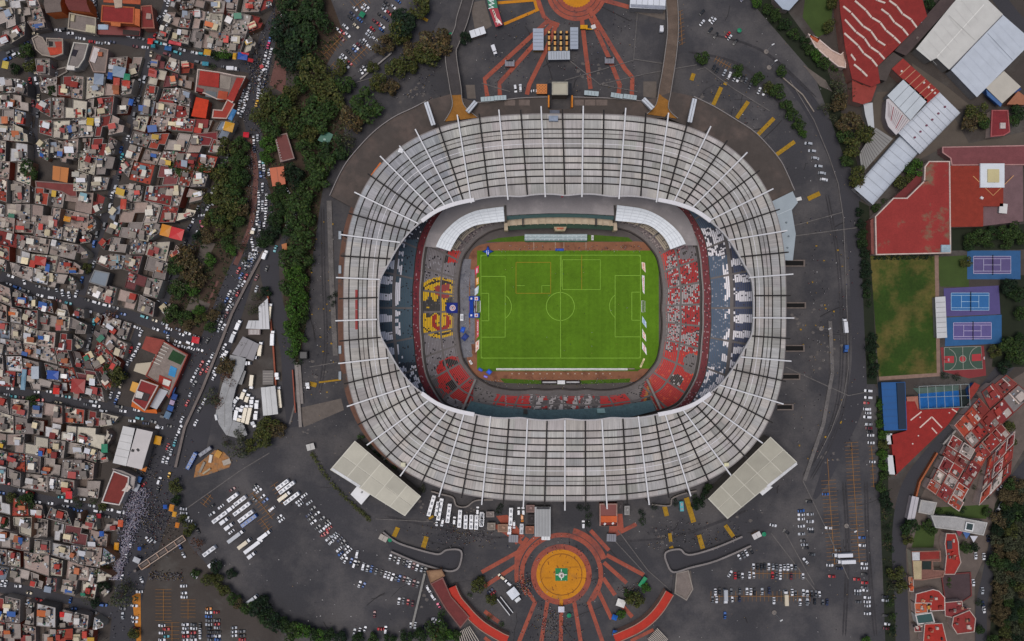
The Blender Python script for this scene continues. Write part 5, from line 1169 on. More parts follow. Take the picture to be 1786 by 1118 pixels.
o, rf = bldg('cream_shed', 'cream flat roof with blue skirt beside the big warehouse', 'building', [(1751, 125), (1779, 151), (1748, 179), (1721, 153)], 6, (176, 170, 158), (70, 100, 150), TIN); onroof(rf, 'blue_edge', 5, [(1720, 156), (1748, 181), (1745, 186), (1722, 166)], .5, (66, 96, 140)); onroof(rf, 'blue_edge', 5, [(1766, 156), (1777, 150), (1782, 156), (1770, 162)], .5, (44, 64, 110))
bldg('orange_terrace', 'orange-tan roof terrace east of the cream shed', 'building', [(1758, 181), (1776, 160), (1790, 170), (1790, 182)], 5, (150, 98, 72), (130, 90, 70), TILE)
o, rf = bldg('red_strip_roof', 'long red tiled strip roof with cream cross bands', 'building', [(1575, 103), (1638, 160), (1618, 178), (1556.6, 120)], 7, (136, 46, 40), (130, 100, 90), TILE)
for k in range(6): t = .2 + k * .14; roofstrip(rf, 'cross_band', 7, [(1575 + 63 * t, 103 + 57 * t), (1556.6 + 61.4 * t, 120 + 58 * t)], 1.1, (178, 134, 104))
for p in ((1612, 144), (1620, 152), (1626, 157), (1631, 162), (1573, 124)): onroof(rf, 'roof_vent', 7, rrect(*p, 3, 3, 45), .6, (205, 196, 186))
bldg('white_hall', 'square white ribbed roof beside the red strip roof', 'hall', [(1576.6, 139), (1616.7, 175), (1588, 208), (1549, 166.6)], 7, (180, 186, 190), (120, 120, 120), TIN, seams=4, seamc=(120, 124, 128), seamdir=0)
o, rf = bldg('striped_hall', 'rounded white roof with dark red stripes beside the white hall', 'hall', [(1547, 174), (1553, 172), (1588, 208), (1563, 234), (1550, 220), (1545, 205)], 6, (184, 178, 178), (120, 110, 110), TIN)
for k in range(12): t = k / 11; roofstrip(rf, 'stripe', 6, [(1549 + 36 * t * .95, 178 + 31 * t), (1546 + 18 * t + 3, 203 + 29 * t)], 1.3 if k in (3, 8) else .7, (126, 36, 44) if k in (3, 8) else (120, 100, 104))
def vault(name, label, cat, c0, c1, half, h, rise, col, n=10, seams=9, dots=None):
    o = thing(name, label, cat, P(*ctr([c0, c1]))); L_ = math.dist(c0, c1); nx, ny = -(c1[1]-c0[1]) / L_, (c1[0]-c0[0]) / L_; mb = MB(); sm = MB()
    pt = lambda u, k: P(c0[0] + (c1[0]-c0[0])*u + nx*half*math.cos(PI*k/n), c0[1] + (c1[1]-c0[1])*u + ny*half*math.cos(PI*k/n), h + rise * math.sin(PI*k/n))
    for k in range(n): f = [pt(0, k), pt(1, k), pt(1, k+1), pt(0, k+1)]; mb.face(f if area(f) > 0 else f[::-1], c=col)
    mb.face([pt(0, k) for k in range(n + 1)], c=shade(col, .8)); mb.face([pt(1, k) for k in range(n, -1, -1)], c=shade(col, .8)); rf = mb.build('roof', TIN, o, smooth=False)
    w_ = MB(); w_.prism([pt(0, 0)[:2], pt(1, 0)[:2], pt(1, n)[:2], pt(0, n)[:2]], 0, h, c=(140, 136, 134), top=False); w_.build('wall', MAS, o)
    for q in range(1, seams): sm.strip([tuple(v + (.07 if i == 2 else 0) for i, v in enumerate(pt(q / seams, k))) for k in range(n + 1)], .28, c=shade(col, .72))
    sm.build('roof_seam', TIN, rf)
    for q in dots or (): mb = MB(); p = pt(q, n / 2); mb.cyl(p[0], p[1], p[2] - .2, p[2] + .6, .7, 8, c=(110, 60, 76)); mb.build('vent', TIN, rf)
    return o
vault('vaulted_hall', 'white barrel vaulted hall with small purple roof vents', 'hall', (1656, 178), (1585, 250), 27, 5, 4, (186, 190, 196), dots=[.12, .28, .43, .57, .72, .86])
vault('vaulted_hall', 'long white barrel vaulted hall south of the vented hall, beside the road', 'hall', (1586, 251), (1506, 343), 22, 4, 3, (178, 184, 192), seams=8)
bldg('louvre_shed', 'grey louvred shed roof between trees and long white vault', 'shed', [(1528, 224), (1556, 242), (1504, 300), (1500, 268)], 5, (128, 126, 122), (90, 86, 84), TIN, seams=14, seamc=(84, 80, 76), seamdir=1)
bldg('white_yard_roof', 'white wall and roof strip west of the curved yard lane', 'shed', [(1507, 181), (1521, 180), (1524, 222), (1516, 222), (1510, 200)], 4, (176, 178, 180), (120, 118, 116), TIN)
o, rf = bldg('villa', 'white walled villa with terracotta ledge beside the north-east hedge', 'house', [(1410, 60), (1424, 66), (1450, 88), (1466, 96), (1474, 88), (1474, 118), (1462, 116), (1440, 98), (1422, 82)], 5, (176, 150, 136), (190, 170, 160), MAS, parapet=.5, parc=(200, 180, 170)); onroof(rf, 'terracotta_ledge', 5, [(1414, 60), (1430, 68), (1426, 74), (1412, 64)], .5, (160, 80, 50))
bldg('grey_gabled_roof', 'pale grey gabled roof at the north edge beside the lawn', 'building', [(1350, -12), (1402, -12), (1376, 17), (1366, 15), (1352, 0)], 6, (156, 166, 178), (120, 110, 104), TIN)
o, rf = bldg('red_house', 'red flat roofed house with white corner walls among north-east trees', 'house', [(1730, 193), (1757, 193), (1760, 230), (1750, 236), (1728, 238)], 5, (116, 42, 46), (180, 160, 150), MAS, parapet=.4, parc=(150, 80, 80)); onroof(rf, 'roof_room', 5, rect(1745, 214, 1754, 224), 1, (180, 170, 165))
# --- club
o, rf = bldg('club_hall', 'big stepped red flat roof with grey worn patches beside the hedge', 'building', [(1620, 282), (1655.5, 282), (1657, 430), (1657, 441), (1528, 444), (1526.5, 378), (1558, 346), (1581.6, 346), (1612, 316), (1620, 315), (1612, 316), (1613, 291)], 8, (140, 50, 46), (160, 140, 130), M('worn_red_roof', (136, 48, 44), .14, .1, .85, .14, 1.2, patch=(112, 92, 72), pscale=.06, plo=.56, phi=.66), parapet=.5, parc=(188, 170, 160))
onroof(rf, 'roof_hatch', 8, rect(1642, 427, 1658, 440), 1.0, (140, 160, 170)); mb = MB(); mb.prism(W([(1518, 384), (1525, 379), (1527, 443), (1520, 443)], 6), 0, 6, c=(120, 72, 66)); mb.build('side_wing', MAS, o)
bldg('club_wing', 'dark red lower wing roof on the stepped side of the big red hall', 'building', [(1590, 317), (1610, 296), (1611, 315), (1582, 345), (1560, 345)], 5, (102, 42, 42), (140, 110, 104), TILE)
o, rf = bldg('club_house', 'orange-red tiled club house with white plant room on its roof', 'building', [(1658, 290), (1749, 290), (1749, 359), (1714, 359), (1714, 394), (1658, 395)], 7, (128, 46, 32), (140, 110, 100), TILE)
for q, c, z in ((rect(1710, 285, 1752, 327), (200, 204, 208), 1), (rect(1723, 295, 1743, 318), (186, 174, 130), 1.6)): onroof(rf, 'plant_room', 7, q, z, c, TIN)
roofstrip(rf, 'roof_ridge', 7, [(1697, 307), (1732, 341), (1768, 306)], 1.2, (190, 140, 90)); onroof(rf, 'dish', 7, rrect(1713, 345, 5, 4, 30), 1, (205, 200, 198))
bldg('tiled_terrace', 'purple-brown tiled terrace roof east of the club house', 'building', [(1750, 290), (1783, 288), (1784, 385), (1716, 393), (1716, 361), (1751, 360)], 5, (106, 82, 84), (120, 90, 88), TILE); bldg('tiled_terrace', 'purple-brown tiled terrace roof along the north edge of the club house', 'building', [(1644, 257), (1796, 254), (1796, 287), (1660, 288), (1658, 276), (1644, 266)], 5.5, (112, 62, 64), (120, 90, 88), TILE, parapet=.3, parc=(160, 120, 116))
bldg('roof_plant', 'white boxed plant unit standing on the tiled terrace', 'plant unit', rrect(1750, 363.5, 12, 15, 5), 7, (196, 194, 190), (150, 148, 146), TIN, z0=5)
bldg('court_pavilion', 'white ribbed pavilion roof between lawn and tennis courts', 'pavilion', [(1632, 519), (1648, 518), (1651, 588), (1635, 589)], 4, (186, 186, 186), (120, 118, 116), TIN, seams=8, seamdir=1, seamc=(140, 140, 140))
o, rf = bldg('blue_roof_hall', 'long bright blue flat roof beside the roadside hedge', 'hall', [(1538, 668), (1578, 667), (1581, 749), (1543, 750)], 5, (24, 78, 132), (50, 70, 90), TIN, seams=7, seamdir=1, seamc=(30, 72, 118)); onroof(rf, 'shaded_half', 5, [(1564, 668), (1578, 667.5), (1581, 748), (1568, 749)], .8, (14, 34, 54), TIN)  # dark slab imitates the shade over the east half of the roof
o = thing('padel_cage', 'blue padel courts under a grey steel mesh cage', 'sports cage', P(1645, 693)); mb = MB(); mb.sheet(W([(1602, 687), (1672, 681), (1674, 708), (1604, 714)], .5), c=(26, 88, 150)); mb.sheet(W([(1592, 677), (1672, 672), (1672, 681), (1602, 687)], .5), c=(76, 94, 86)); mb.sheet(W([(1674, 680), (1690, 679), (1691, 710), (1675, 711)], .5), c=(26, 36, 36)); mb.build('court_floor', MAS, o)
for k in range(7): x = 1603 + k * 14.5; mb = MB(); a, b = P(x, 674 - k * .7, 5), P(x + 2, 713 - k * .6, 5); mb.tube(a, b, .14, .14, c=(150, 158, 156)); mb.tube((a[0], a[1], 0), a, .14, .14, c=(150, 158, 156)); mb.tube((b[0], b[1], 0), b, .14, .14, c=(150, 158, 156)); mb.build('cage_frame', TIN, o)
for a, b in (((1603, 674), (1690, 670)), ((1604, 693), (1691, 690)), ((1605, 713.5), (1692, 709.5))): mb = MB(); mb.tube(P(*a, 5), P(*b, 5), .16, .16, c=(150, 158, 156)); mb.build('cage_rail', TIN, o)
o, rf = bldg('red_terrace', 'bright red tiled terrace with white ledges below the padel cage', 'terrace', [(1580, 700), (1600, 698), (1603, 716), (1672, 712), (1653, 740), (1562, 828), (1554, 760), (1582, 752)], 4, (134, 36, 31), (140, 80, 70), TILE)
for p in ([(1588, 733), (1607, 718)], [(1604, 746), (1625, 727)], [(1625, 727), (1643, 746)], [(1625, 746), (1634, 756)], [(1660, 713), (1669, 719)]): roofstrip(rf, 'white_ledge', 4, p, 2.2, (200, 176, 164))
for p in ((1602, 760), (1592, 774), (1605, 728), (1656, 720)): onroof(rf, 'roof_vent', 4, rrect(*p, 2, 2, 0), .5, (206, 190, 180))
onroof(rf, 'terrace_step', 4, [(1581, 692), (1601, 691), (1602, 716), (1596, 700), (1582, 700)], .3, (150, 100, 84)); bldg('white_side_house', 'two white flat roofs between hedge and red terrace', 'building', [(1546, 757), (1555, 757), (1557, 774), (1549, 774)], 4, (190, 190, 190), (150, 150, 150), TIN)
bldg('white_side_house', 'long white flat roof at the tip of the red terrace', 'building', [(1549, 795), (1560, 795), (1563, 827), (1551, 826)], 4, (196, 196, 196), (150, 150, 150), TIN); bldg('blue_gable', 'small blue and red gabled roof at the bend of the side road', 'building', [(1690, 680), (1700, 668), (1708, 672), (1704, 680), (1693, 696)], 4, (132, 48, 40), (40, 80, 130), TILE)
# --- houses of the estate, hand placed
def shouse(label, poly, h, c=REDR, par=(176, 160, 150), extra=()):
    o, rf = bldg('tiled_house', label, 'house', poly, h, c, (170, 150, 140), TILE, parapet=.4, parc=par, group='red roofed houses beside the car park', pw=.2)
    c0 = ctr(poly); rq_ = random.Random(len(label))
    for k in range(7):
        u = rq_.choice(poly); t = rq_.uniform(.15, .75); p = (c0[0]*(1-t)+u[0]*t, c0[1]*(1-t)+u[1]*t)
        if inpoly(*p, poly): onroof(rf, 'roof_box', h, rrect(*p, rq_.uniform(2, 7), rq_.uniform(2, 5), rq_.choice([0, 4, 90])), rq_.uniform(.3, 1.6), rq_.choice([shade(c, .8), shade(c, 1.15), (176, 160, 150), (104, 96, 92), (150, 110, 90), (60, 54, 54)]), TILE)
    for p, w_, h_, cc in extra: onroof(rf, 'roof_box', h, rrect(*p, w_, h_, R.uniform(-30, 30)), R.uniform(.4, 1.4), cc)
    return o
ZE = zc(1400, 838, 3.992)
bldg('long_grey_roof', 'long pale grey flat roof with solar panel crossing the estate', 'building', [ZE(895, 245), ZE(1060, 255), ZE(1280, 295), ZE(1255, 378), ZE(1080, 345), ZE(925, 325)], 6, (150, 148, 146), (130, 126, 122), MAS, parapet=.4, parc=(166, 164, 160))
bldg('solar_panel', 'dark solar panel with white frame on the long grey roof', 'solar panel', [ZE(1142, 292), ZE(1192, 302), ZE(1182, 352), ZE(1132, 342)], 7, (40, 56, 56), (180, 180, 178), TIN, z0=6, parapet=.1, parc=(200, 200, 198)); bldg('grey_roof_house', 'square grey roofed house north of the round garden tree', 'house', [ZE(825, 138), ZE(930, 155), ZE(905, 238), ZE(808, 220)], 5, (146, 144, 142), (160, 156, 150), MAS, parapet=.3)
bldg('white_strip_house', 'narrow white roof along the side road south of the orange wall', 'house', [ZE(765, 112), ZE(806, 122), ZE(775, 275), ZE(733, 268)], 4, (176, 172, 176), (160, 150, 150), TIN, seams=2)
shouse('L-shaped red roofed house with dark solar panel beside the fountain yard', [ZE(1000, 370), ZE(1062, 372), ZE(1080, 430), ZE(1085, 510), ZE(1098, 570), ZE(1055, 650), ZE(988, 650), ZE(1002, 520), ZE(990, 440)], 6, (146, 42, 34), extra=[(ZE(1025, 450), 8, 14, (60, 58, 66)), (ZE(1050, 540), 6, 5, (110, 60, 50))])
o, rf = bldg('cream_court_house', 'cream roofed house round a dark courtyard beside the side road', 'house', [ZE(760, 495), ZE(955, 490), ZE(958, 560), ZE(900, 560), ZE(905, 625), ZE(985, 630), ZE(975, 668), ZE(830, 690), ZE(775, 688)], 6, (118, 82, 72), (170, 160, 140), MAS, parapet=.4, parc=(130, 96, 84))
onroof(rf, 'cream_wing', 6, [ZE(768, 560), ZE(828, 560), ZE(828, 688), ZE(775, 688)], .5, (166, 150, 118)); onroof(rf, 'white_wing', 6, [ZE(762, 500), ZE(815, 500), ZE(815, 556), ZE(765, 556)], .6, (180, 180, 182)); onroof(rf, 'red_wing', 6, [ZE(818, 500), ZE(950, 494), ZE(952, 545), ZE(818, 552)], .5, (128, 46, 40)); onroof(rf, 'dark_court', 6, [ZE(832, 562), ZE(895, 562), ZE(895, 620), ZE(832, 620)], .2, (34, 44, 40))
shouse('red roofed house with white ledges at the lower end of the estate', [ZE(790, 790), ZE(905, 760), ZE(945, 770), ZE(985, 815), ZE(985, 900), ZE(890, 905), ZE(895, 850), ZE(785, 850)], 6, (142, 42, 34), (190, 176, 168), extra=[(ZE(840, 840), 6, 5, (170, 130, 100)), (ZE(880, 885), 5, 6, (176, 130, 60)), (ZE(960, 885), 7, 6, (130, 50, 44))])
shouse('orange tiled house beside the teal flat roof', [ZE(780, 855), ZE(862, 850), ZE(865, 915), ZE(785, 925)], 5, (170, 82, 50)); bldg('teal_roof_house', 'house with dark teal flat roof and white walls', 'house', [ZE(785, 935), ZE(895, 920), ZE(915, 985), ZE(800, 998)], 5, (44, 74, 72), (190, 186, 180), TIN, parapet=.4, parc=(186, 180, 176))
shouse('red tiled house south of the teal flat roof', [ZE(850, 1000), ZE(970, 995), ZE(1000, 1125), ZE(840, 1125)], 6, (150, 40, 30)); shouse('broad dull red roof beside the dark hillside trees', [ZE(1050, 950), ZE(1160, 905), ZE(1200, 960), ZE(1190, 1050), ZE(1075, 1065), ZE(1040, 1010)], 6, (128, 46, 42)); shouse('dull red patio house east of the white ledged house', [ZE(990, 850), ZE(1105, 840), ZE(1110, 885), ZE(1165, 890), ZE(1040, 950), ZE(992, 940)], 5, (120, 48, 48)); shouse('small red tiled house on the southern road side of the estate', [ZE(775, 1010), ZE(840, 1008), ZE(845, 1045), ZE(780, 1050)], 4, (120, 40, 44), extra=[(ZE(800, 1028), 4, 4, (180, 160, 150))])
bldg('tiled_yard_floor', 'dark brick paved yard floor slab with two round shrubs', 'yard', [ZE(965, 655), ZE(1165, 640), ZE(1172, 800), ZE(1110, 840), ZE(990, 840)], .6, (70, 56, 58), (110, 60, 56), MAS, parapet=.5, parc=(104, 52, 50)); shouse('slim orange-red wall house beside the little lawn and side road', [ZE(742, 672), ZE(765, 672), ZE(768, 770), ZE(745, 768)], 4, (156, 70, 40))
for n_, (x, y, c) in enumerate(((1090, 360, (130, 50, 60)), (1140, 375, (70, 100, 150)), (1190, 400, (190, 190, 196)))):
    o = thing('sun_sail', ('maroon', 'blue', 'white')[n_] + ' triangular sun sail over the patio below the long grey roof', 'sun sail', P(*ZE(x, y))); mb = MB(); q = [P(*ZE(x - 25, y - 15), 4), P(*ZE(x + 30, y - 12), 3.6), P(*ZE(x, y + 32), 3.2)]; mb.face(q if area(q) > 0 else q[::-1], c=c); mb.build('cloth', TIN, o)
    mb = MB(); mb.tube((q[0][0], q[0][1], 0), q[0], .08, .08, c=(120, 120, 120)); mb.build('pole', TIN, o)
# --- red arcades round the south plaza
def arcband(label, px, w_, h, c, name='curved_arcade'):
    o = thing(name, label, 'arcade', P(*px[len(px)//2])); q = cr(W(px, h), 6); mb = MB(); mb.strip([(x, y, h) for x, y, z in q], w_ * S, c=c); rf = mb.build('roof', TILE, o)
    for s_ in (1, -1):
        e = []
        for i in range(len(q)):
            p, n = q[max(0, i-1)], q[min(len(q)-1, i+1)]; l = math.dist(p[:2], n[:2]); e.append((q[i][0] - (n[1]-p[1])/l * s_ * w_ * S / 2, q[i][1] + (n[0]-p[0])/l * s_ * w_ * S / 2))
        mb = MB(); mb.wallstrip(e, .5, 0, h + .35, c=(150, 118, 104)); mb.build('wall', MAS, o)
    return o
arcband('bright red curved arcade roof on the western side of the south plaza', [(788, 1024), (797, 1044), (810, 1060), (826, 1078), (845, 1094), (872, 1110), (885, 1116)], 15, 5, (168, 48, 34)); arcband('bright red curved arcade roof on the eastern side of the south plaza', [(1168, 1034), (1152, 1060), (1134, 1080), (1112, 1096), (1082, 1110), (1072, 1114)], 15, 5, (168, 48, 34))
bldg('dark_red_hall', 'dull dark red flat roof next to the western curved arcade', 'building', [(752, 1018), (772, 1008), (786, 1040), (818, 1076), (803, 1094), (778, 1062)], 6, (102, 46, 44), (120, 100, 96), TILE, parapet=.3, parc=(120, 84, 78)); bldg('tan_terrace', 'tan roof terrace at the head of the dark red hall', 'terrace', [(745, 996), (770, 994), (775, 1004), (752, 1018)], 5, (140, 110, 84), (120, 90, 70), MAS, parapet=.3)
o, rf = bldg('ramp_island', 'five sided pale concrete ramp island between lot and plaza', 'platform', [(1180, 1000), (1200, 995), (1208, 1027), (1197, 1046), (1177, 1034)], 1.2, (114, 104, 98), (100, 92, 88), MAS, parapet=.5, parc=(134, 126, 118))
for n_, (poly, lb) in enumerate((([(798, 1104), (818, 1092), (835, 1118), (800, 1128)], 'pergola with white beams at the western end of the south plaza'), ([(1130, 1114), (1146, 1096), (1165, 1116), (1150, 1128)], 'pergola with white beams at the eastern end of the south plaza'))):
    o = thing('pergola', lb, 'pergola', P(*poly[0]), 'white beamed pergolas')
    for k in range(9): t = k / 8; a = [poly[0][i] + (poly[1][i]-poly[0][i])*t for i in range(2)]; b = [poly[3][i] + (poly[2][i]-poly[3][i])*t for i in range(2)]; mb = MB(); mb.beam(P(*a, 3), P(*b, 3), .45, .4, c=(176, 166, 154)); mb.build('beam', MAS, o)
    mb = MB(); 
    for p in poly: q = P(*p); mb.cyl(q[0], q[1], 0, 2.7, .2, c=(150, 140, 130))
    mb.build('column', MAS, o)
# tents, stalls on the plaza
def tent(name, label, x, y, w_, h_, dg, c, z=3, peak=1.3, cat='tent', group=None):
    o = thing(name, label, cat, P(x, y), group); q = W(rrect(x, y, w_, h_, dg), z); t = P(x, y, z + peak); mb = MB()
    q = q if area(q) > 0 else q[::-1]
    for i in range(4): mb.face([q[i], q[(i+1) % 4], t], c=c); mb.face([(q[i][0], q[i][1], z - .4), (q[(i+1) % 4][0], q[(i+1) % 4][1], z - .4), q[(i+1) % 4], q[i]], c=c)
    mb.build('canopy', TIN, o); mb = MB()
    for p in q: mb.cyl(p[0], p[1], 0, z, .07, 6, c=(120, 120, 120))
    mb.build('pole', TIN, o); return o
tent('tent', 'white peaked tent beside the round trees on the south plaza', 1083, 1052, 15, 13, 18, (214, 212, 206)); tent('tent', 'large white square tent west of the yellow disc', 895, 1035, 17, 17, -38, (206, 210, 216), peak=.9); tent('tent', 'blue tent at the eastern arcade wall', 1072, 1077, 9, 9, 20, (36, 96, 176)); tent('tent', 'blue tent at the southern edge under the eastern arcade', 1073, 1104, 9, 9, 10, (36, 96, 176))
tent('tent', 'long green tent beside the trees east of the yellow disc', 1121, 1015, 7, 19, 35, (30, 130, 84), peak=.6); tent('tent', 'white narrow tent at the corner of the large white tent', 903, 1046, 10, 6, -38, (210, 212, 212), peak=.5); tent('stage_canopy', 'white canopy with dark grey edge south of the yellow disc', 979, 1063, 10.5, 10, 0, (196, 196, 206), peak=.5, cat='canopy')
for x, y, lb in ((985.5 + 7, 1074, 'round green parasol south of the yellow disc'), (680, 942, 'round green parasol by the western sunken drive'), (1333, 932, 'round green parasol by the eastern sunken drive'), (1290, 52.5, 'round turquoise parasol in the north-east lot'), (786, 60, 'small green parasol beside the winding ramp')):
    o = thing('parasol', lb, 'parasol', P(x, y), 'green parasols'); p = P(x, y, 2.6); mb = MB(); mb.cyl(p[0], p[1], 2.3, 3.1, 1.5, 8, .05, c=(30, 130, 92)); mb.build('canopy', TIN, o); mb = MB(); mb.cyl(p[0], p[1], 0, 2.4, .05, 6, c=(150, 150, 150)); mb.build('pole', TIN, o)
tent('green_awning', 'green square awning between parked cars in the north-west lot', 631.5, 25, 9, 9, 30, (30, 120, 84), peak=.8)
o = thing('open_stage', 'dark open stage frame with white edges beside the white square tent', 'stage', P(880, 1056)); mb = MB(); q = rrect(881, 1057, 7, 36, -38); mb.prism(W(q, 1.2), 0, 1.2, c=(40, 38, 42)); mb.build('floor', MAS, o)
for i in (1, 3): mb = MB(); mb.beam(P(*q[i], 2), P(*q[(i+1) % 4], 2), .5, .5, c=(196, 196, 196)); mb.build('rail', TIN, o)
simple('gate_booth', 'tan roofed gate booth at the eastern sunken drive', 'booth', 1320, 934, 13, 8, -28, 3, (190, 186, 184), (150, 110, 84), 2, group='gate booths'); simple('gate_booth', 'pale roofed gate booth beside the green parasol of the western drive', 'booth', 668.5, 938.5, 13, 8, 28, 3, (150, 142, 134), (140, 96, 80), 2, group='gate booths')
# footbridge over the avenue
o = thing('footbridge', 'rusty steel footbridge crossing the crowded avenue', 'footbridge', P(280, 965)); a, b = (244, 990), (321, 938); nx, ny = 5 * .56, 5 * .83
for s_ in (1, -1):
    p, q = P(a[0]+nx*s_, a[1]+ny*s_, 7), P(b[0]+nx*s_, b[1]+ny*s_, 7); mb = MB(); mb.beam(p, q, .5, 1.2, c=(168, 150, 136)); mb.build('girder', MAS, o)
mb = MB(); mb.beam(P(*a, 5.8), P(*b, 5.8), 1.9, .4, c=(92, 84, 80)); mb.build('deck', MAS, o)
for k in range(6): t = k / 5; x, y = a[0] + (b[0]-a[0])*t, a[1] + (b[1]-a[1])*t; mb = MB(); mb.beam(P(x-nx, y-ny, 7.2), P(x+nx, y+ny, 7.2), .4, .4, c=(170, 140, 120)); mb.build('cross_beam', MAS, o)
for p in (a, b): mb = MB(); q = P(*p); mb.box(q[0], q[1], 0, 6, 1.6, 1.6, c=(104, 96, 92)); mb.build('pier', MAS, o)
mb = MB(); mb.beam(P(246, 992, 6), P(262, 985, 0), 2, .4, c=(150, 104, 62)); mb.build('stair', MAS, o)
# ------------------------------------------------------------------ the dense neighbourhood: every house its own
CONCS = [(138, 129, 119), (150, 139, 128), (122, 114, 106), (162, 151, 138), (130, 119, 112), (106, 99, 94), (172, 162, 148), (142, 127, 117)]
NAMEC = [((122, 50, 46), 'red-brown'), ((140, 60, 46), 'terracotta'), ((110, 62, 62), 'dull red'), ((176, 168, 152), 'cream'), ((176, 174, 174), 'white'), ((118, 126, 138), 'blue-grey'), ((98, 88, 86), 'dark grey'), ((150, 140, 133), 'pale grey'), ((126, 117, 112), 'grey'), ((148, 130, 121), 'pinkish grey')]
WTS = [5, 3, 4, 7, 5, 2, 3, 15, 8, 12]
JUNK = [(188, 184, 180), (170, 166, 160), (60, 58, 58), (44, 42, 44), (150, 140, 130), (120, 60, 50), (90, 84, 80), (200, 200, 200), (60, 90, 120), (70, 100, 80), (130, 120, 112), (104, 96, 92)]
FEAT = [((188, 150, 30), 'yellow'), ((40, 84, 150), 'blue'), ((38, 110, 84), 'green'), ((176, 48, 36), 'red'), ((190, 96, 40), 'orange'), ((196, 196, 200), 'white'), ((126, 136, 150), 'blue-grey'), ((150, 56, 50), 'maroon'), ((178, 166, 140), 'cream'), ((110, 150, 160), 'turquoise')]
rh = random.Random(77)
_tank = {}
def tankdata(c):
    if c not in _tank: mb = MB(); mb.cyl(0, 0, 0, 1.3, .62, 10, c=c); mb.cyl(0, 0, 1.3, 1.55, .5, 10, .2, c=shade(c, 1.2)); _tank[c] = mb.data('water_tank', MA('painted'))
    return _tank[c]
NHOUSE = [0]
HPOLY = []
def house(quad, label_tail, group, tall=1.0, style=None):
    rnd = rh.random; NHOUSE[0] += 1
    h = rh.choice([2.8, 3.2, 5, 5.4, 5.8, 6.2, 7.4]) * tall + rh.uniform(-.3, .4)
    rc, rn = style or rh.choices(NAMEC, WTS)[0]; rc = shade(rc, rh.uniform(.9, 1.08))
    wc = rh.choice(CONCS + [(150, 110, 84), (150, 70, 50), (170, 160, 140)]); wc = shade(wc, rh.uniform(.8, 1))
    q = W(quad, h); q = [(a, b) for a, b, c in q]
    if area(q) < 0: q.reverse()
    q = shrink(q, .15)
    bl = lambda u, v: tuple((1-v)*((1-u)*q[0][i]+u*q[1][i]) + v*((1-u)*q[3][i]+u*q[2][i]) for i in range(2))
    c0 = bl(.5, .5); sx, sy = math.dist(q[0], q[1]), math.dist(q[1], q[2]); rot = math.atan2(q[1][1]-q[0][1], q[1][0]-q[0][0])
    # plan: full, or L / U with a yard left open at a corner or side
    form = rh.choices(['full', 'corner', 'side'], [5, 4, 2])[0]
    if form == 'full': plan = [bl(0, 0), bl(1, 0), bl(1, 1), bl(0, 1)]; free = (.04, .96, .04, .96)
    elif form == 'corner':
        u, v = rh.uniform(.5, .72), rh.uniform(.5, .72); fl = rh.randrange(4)
        raw = [(0, 0), (1, 0), (1, v), (u, v), (u, 1), (0, 1)]
        plan = [bl(*((a if not fl & 1 else 1 - a), (b if not fl & 2 else 1 - b))) for a, b in raw]; free = (.06, u - .1, .06, v - .05)
        if fl & 1: free = (1.1 - u, .94, free[2], free[3])
        if fl & 2: free = (free[0], free[1], 1.05 - v, .94)
    else: u = rh.uniform(.72, .86); plan = [bl(0, 0), bl(u, 0), bl(u, 1), bl(0, 1)]; free = (.04, u - .08, .04, .96)
    if area(plan) < 0: plan.reverse()
    o = thing('house', 'x', 'house', (c0[0], c0[1], 0), group); feats = []
    mb = MB(); mb.prism(plan, 0, h, c=wc, top=False)
    if form != 'full':     # low yard slab
        mb.prism(shrink([bl(0, 0), bl(1, 0), bl(1, 1), bl(0, 1)], .2), 0, .35, c=shade((84, 74, 68), rh.uniform(.6, 1.2)))
    nw = max(2, int(sx / 3))
    mb.build('wall', MAS, o)
    mb = MB(); mb.sheet(plan, h, c=rc)
    # patches of another screed and clutter
    for _ in range(rh.randrange(3, 8)):
        u, v = rh.uniform(free[0], max(free[0] + .01, free[1] - .2)), rh.uniform(free[2], max(free[2] + .01, free[3] - .2)); du, dv = rh.uniform(.15, .4), rh.uniform(.15, .4)
        p = [bl(u, v), bl(min(free[1], u+du), v), bl(min(free[1], u+du), min(free[3], v+dv)), bl(u, min(free[3], v+dv))]; mb.sheet(p, h + .03 + .01 * _, c=shade(rh.choice(CONCS), rh.uniform(.78, 1.22)) if rnd() < .72 else shade(rh.choice([(140, 62, 54), (186, 178, 166), rc, (118, 60, 58), (90, 82, 78)]), rh.uniform(.8, 1.1)))
    mroof = mb
    i0, pp = shrink(plan, .28), plan; ph = rh.choice([.25, .5, .8]); pc = shade(rc if rnd() < .3 else (134, 126, 120), rh.uniform(.85, 1.18)); mb = MB(); n = len(plan)
    for i in range(n):
        j = (i+1) % n; mb.face([(*pp[i], h+ph), (*pp[j], h+ph), (*i0[j], h+ph), (*i0[i], h+ph)], c=pc); mb.face([(*pp[i], h), (*pp[j], h), (*pp[j], h+ph), (*pp[i], h+ph)], c=wc); mb.face([(*i0[j], h), (*i0[i], h), (*i0[i], h+ph), (*i0[j], h+ph)], c=pc)
    mpar = mb; mb = mroof
    for _ in range(rh.randrange(18, 40)):
        u, v = rh.uniform(free[0], free[1]), rh.uniform(free[2], free[3]); x, y = bl(u, v); s_ = rh.uniform(.35, 1.35); mb.box(x, y, h, h + rh.uniform(.2, 1.1), s_, s_ * rh.uniform(.4, 1.6), rot + rh.uniform(-.3, .3), c=shade(rh.choice(JUNK), rh.uniform(.8, 1.1)))
    rf = mb.build('roof', MAS, o); mpar.build('parapet', MAS, rf)
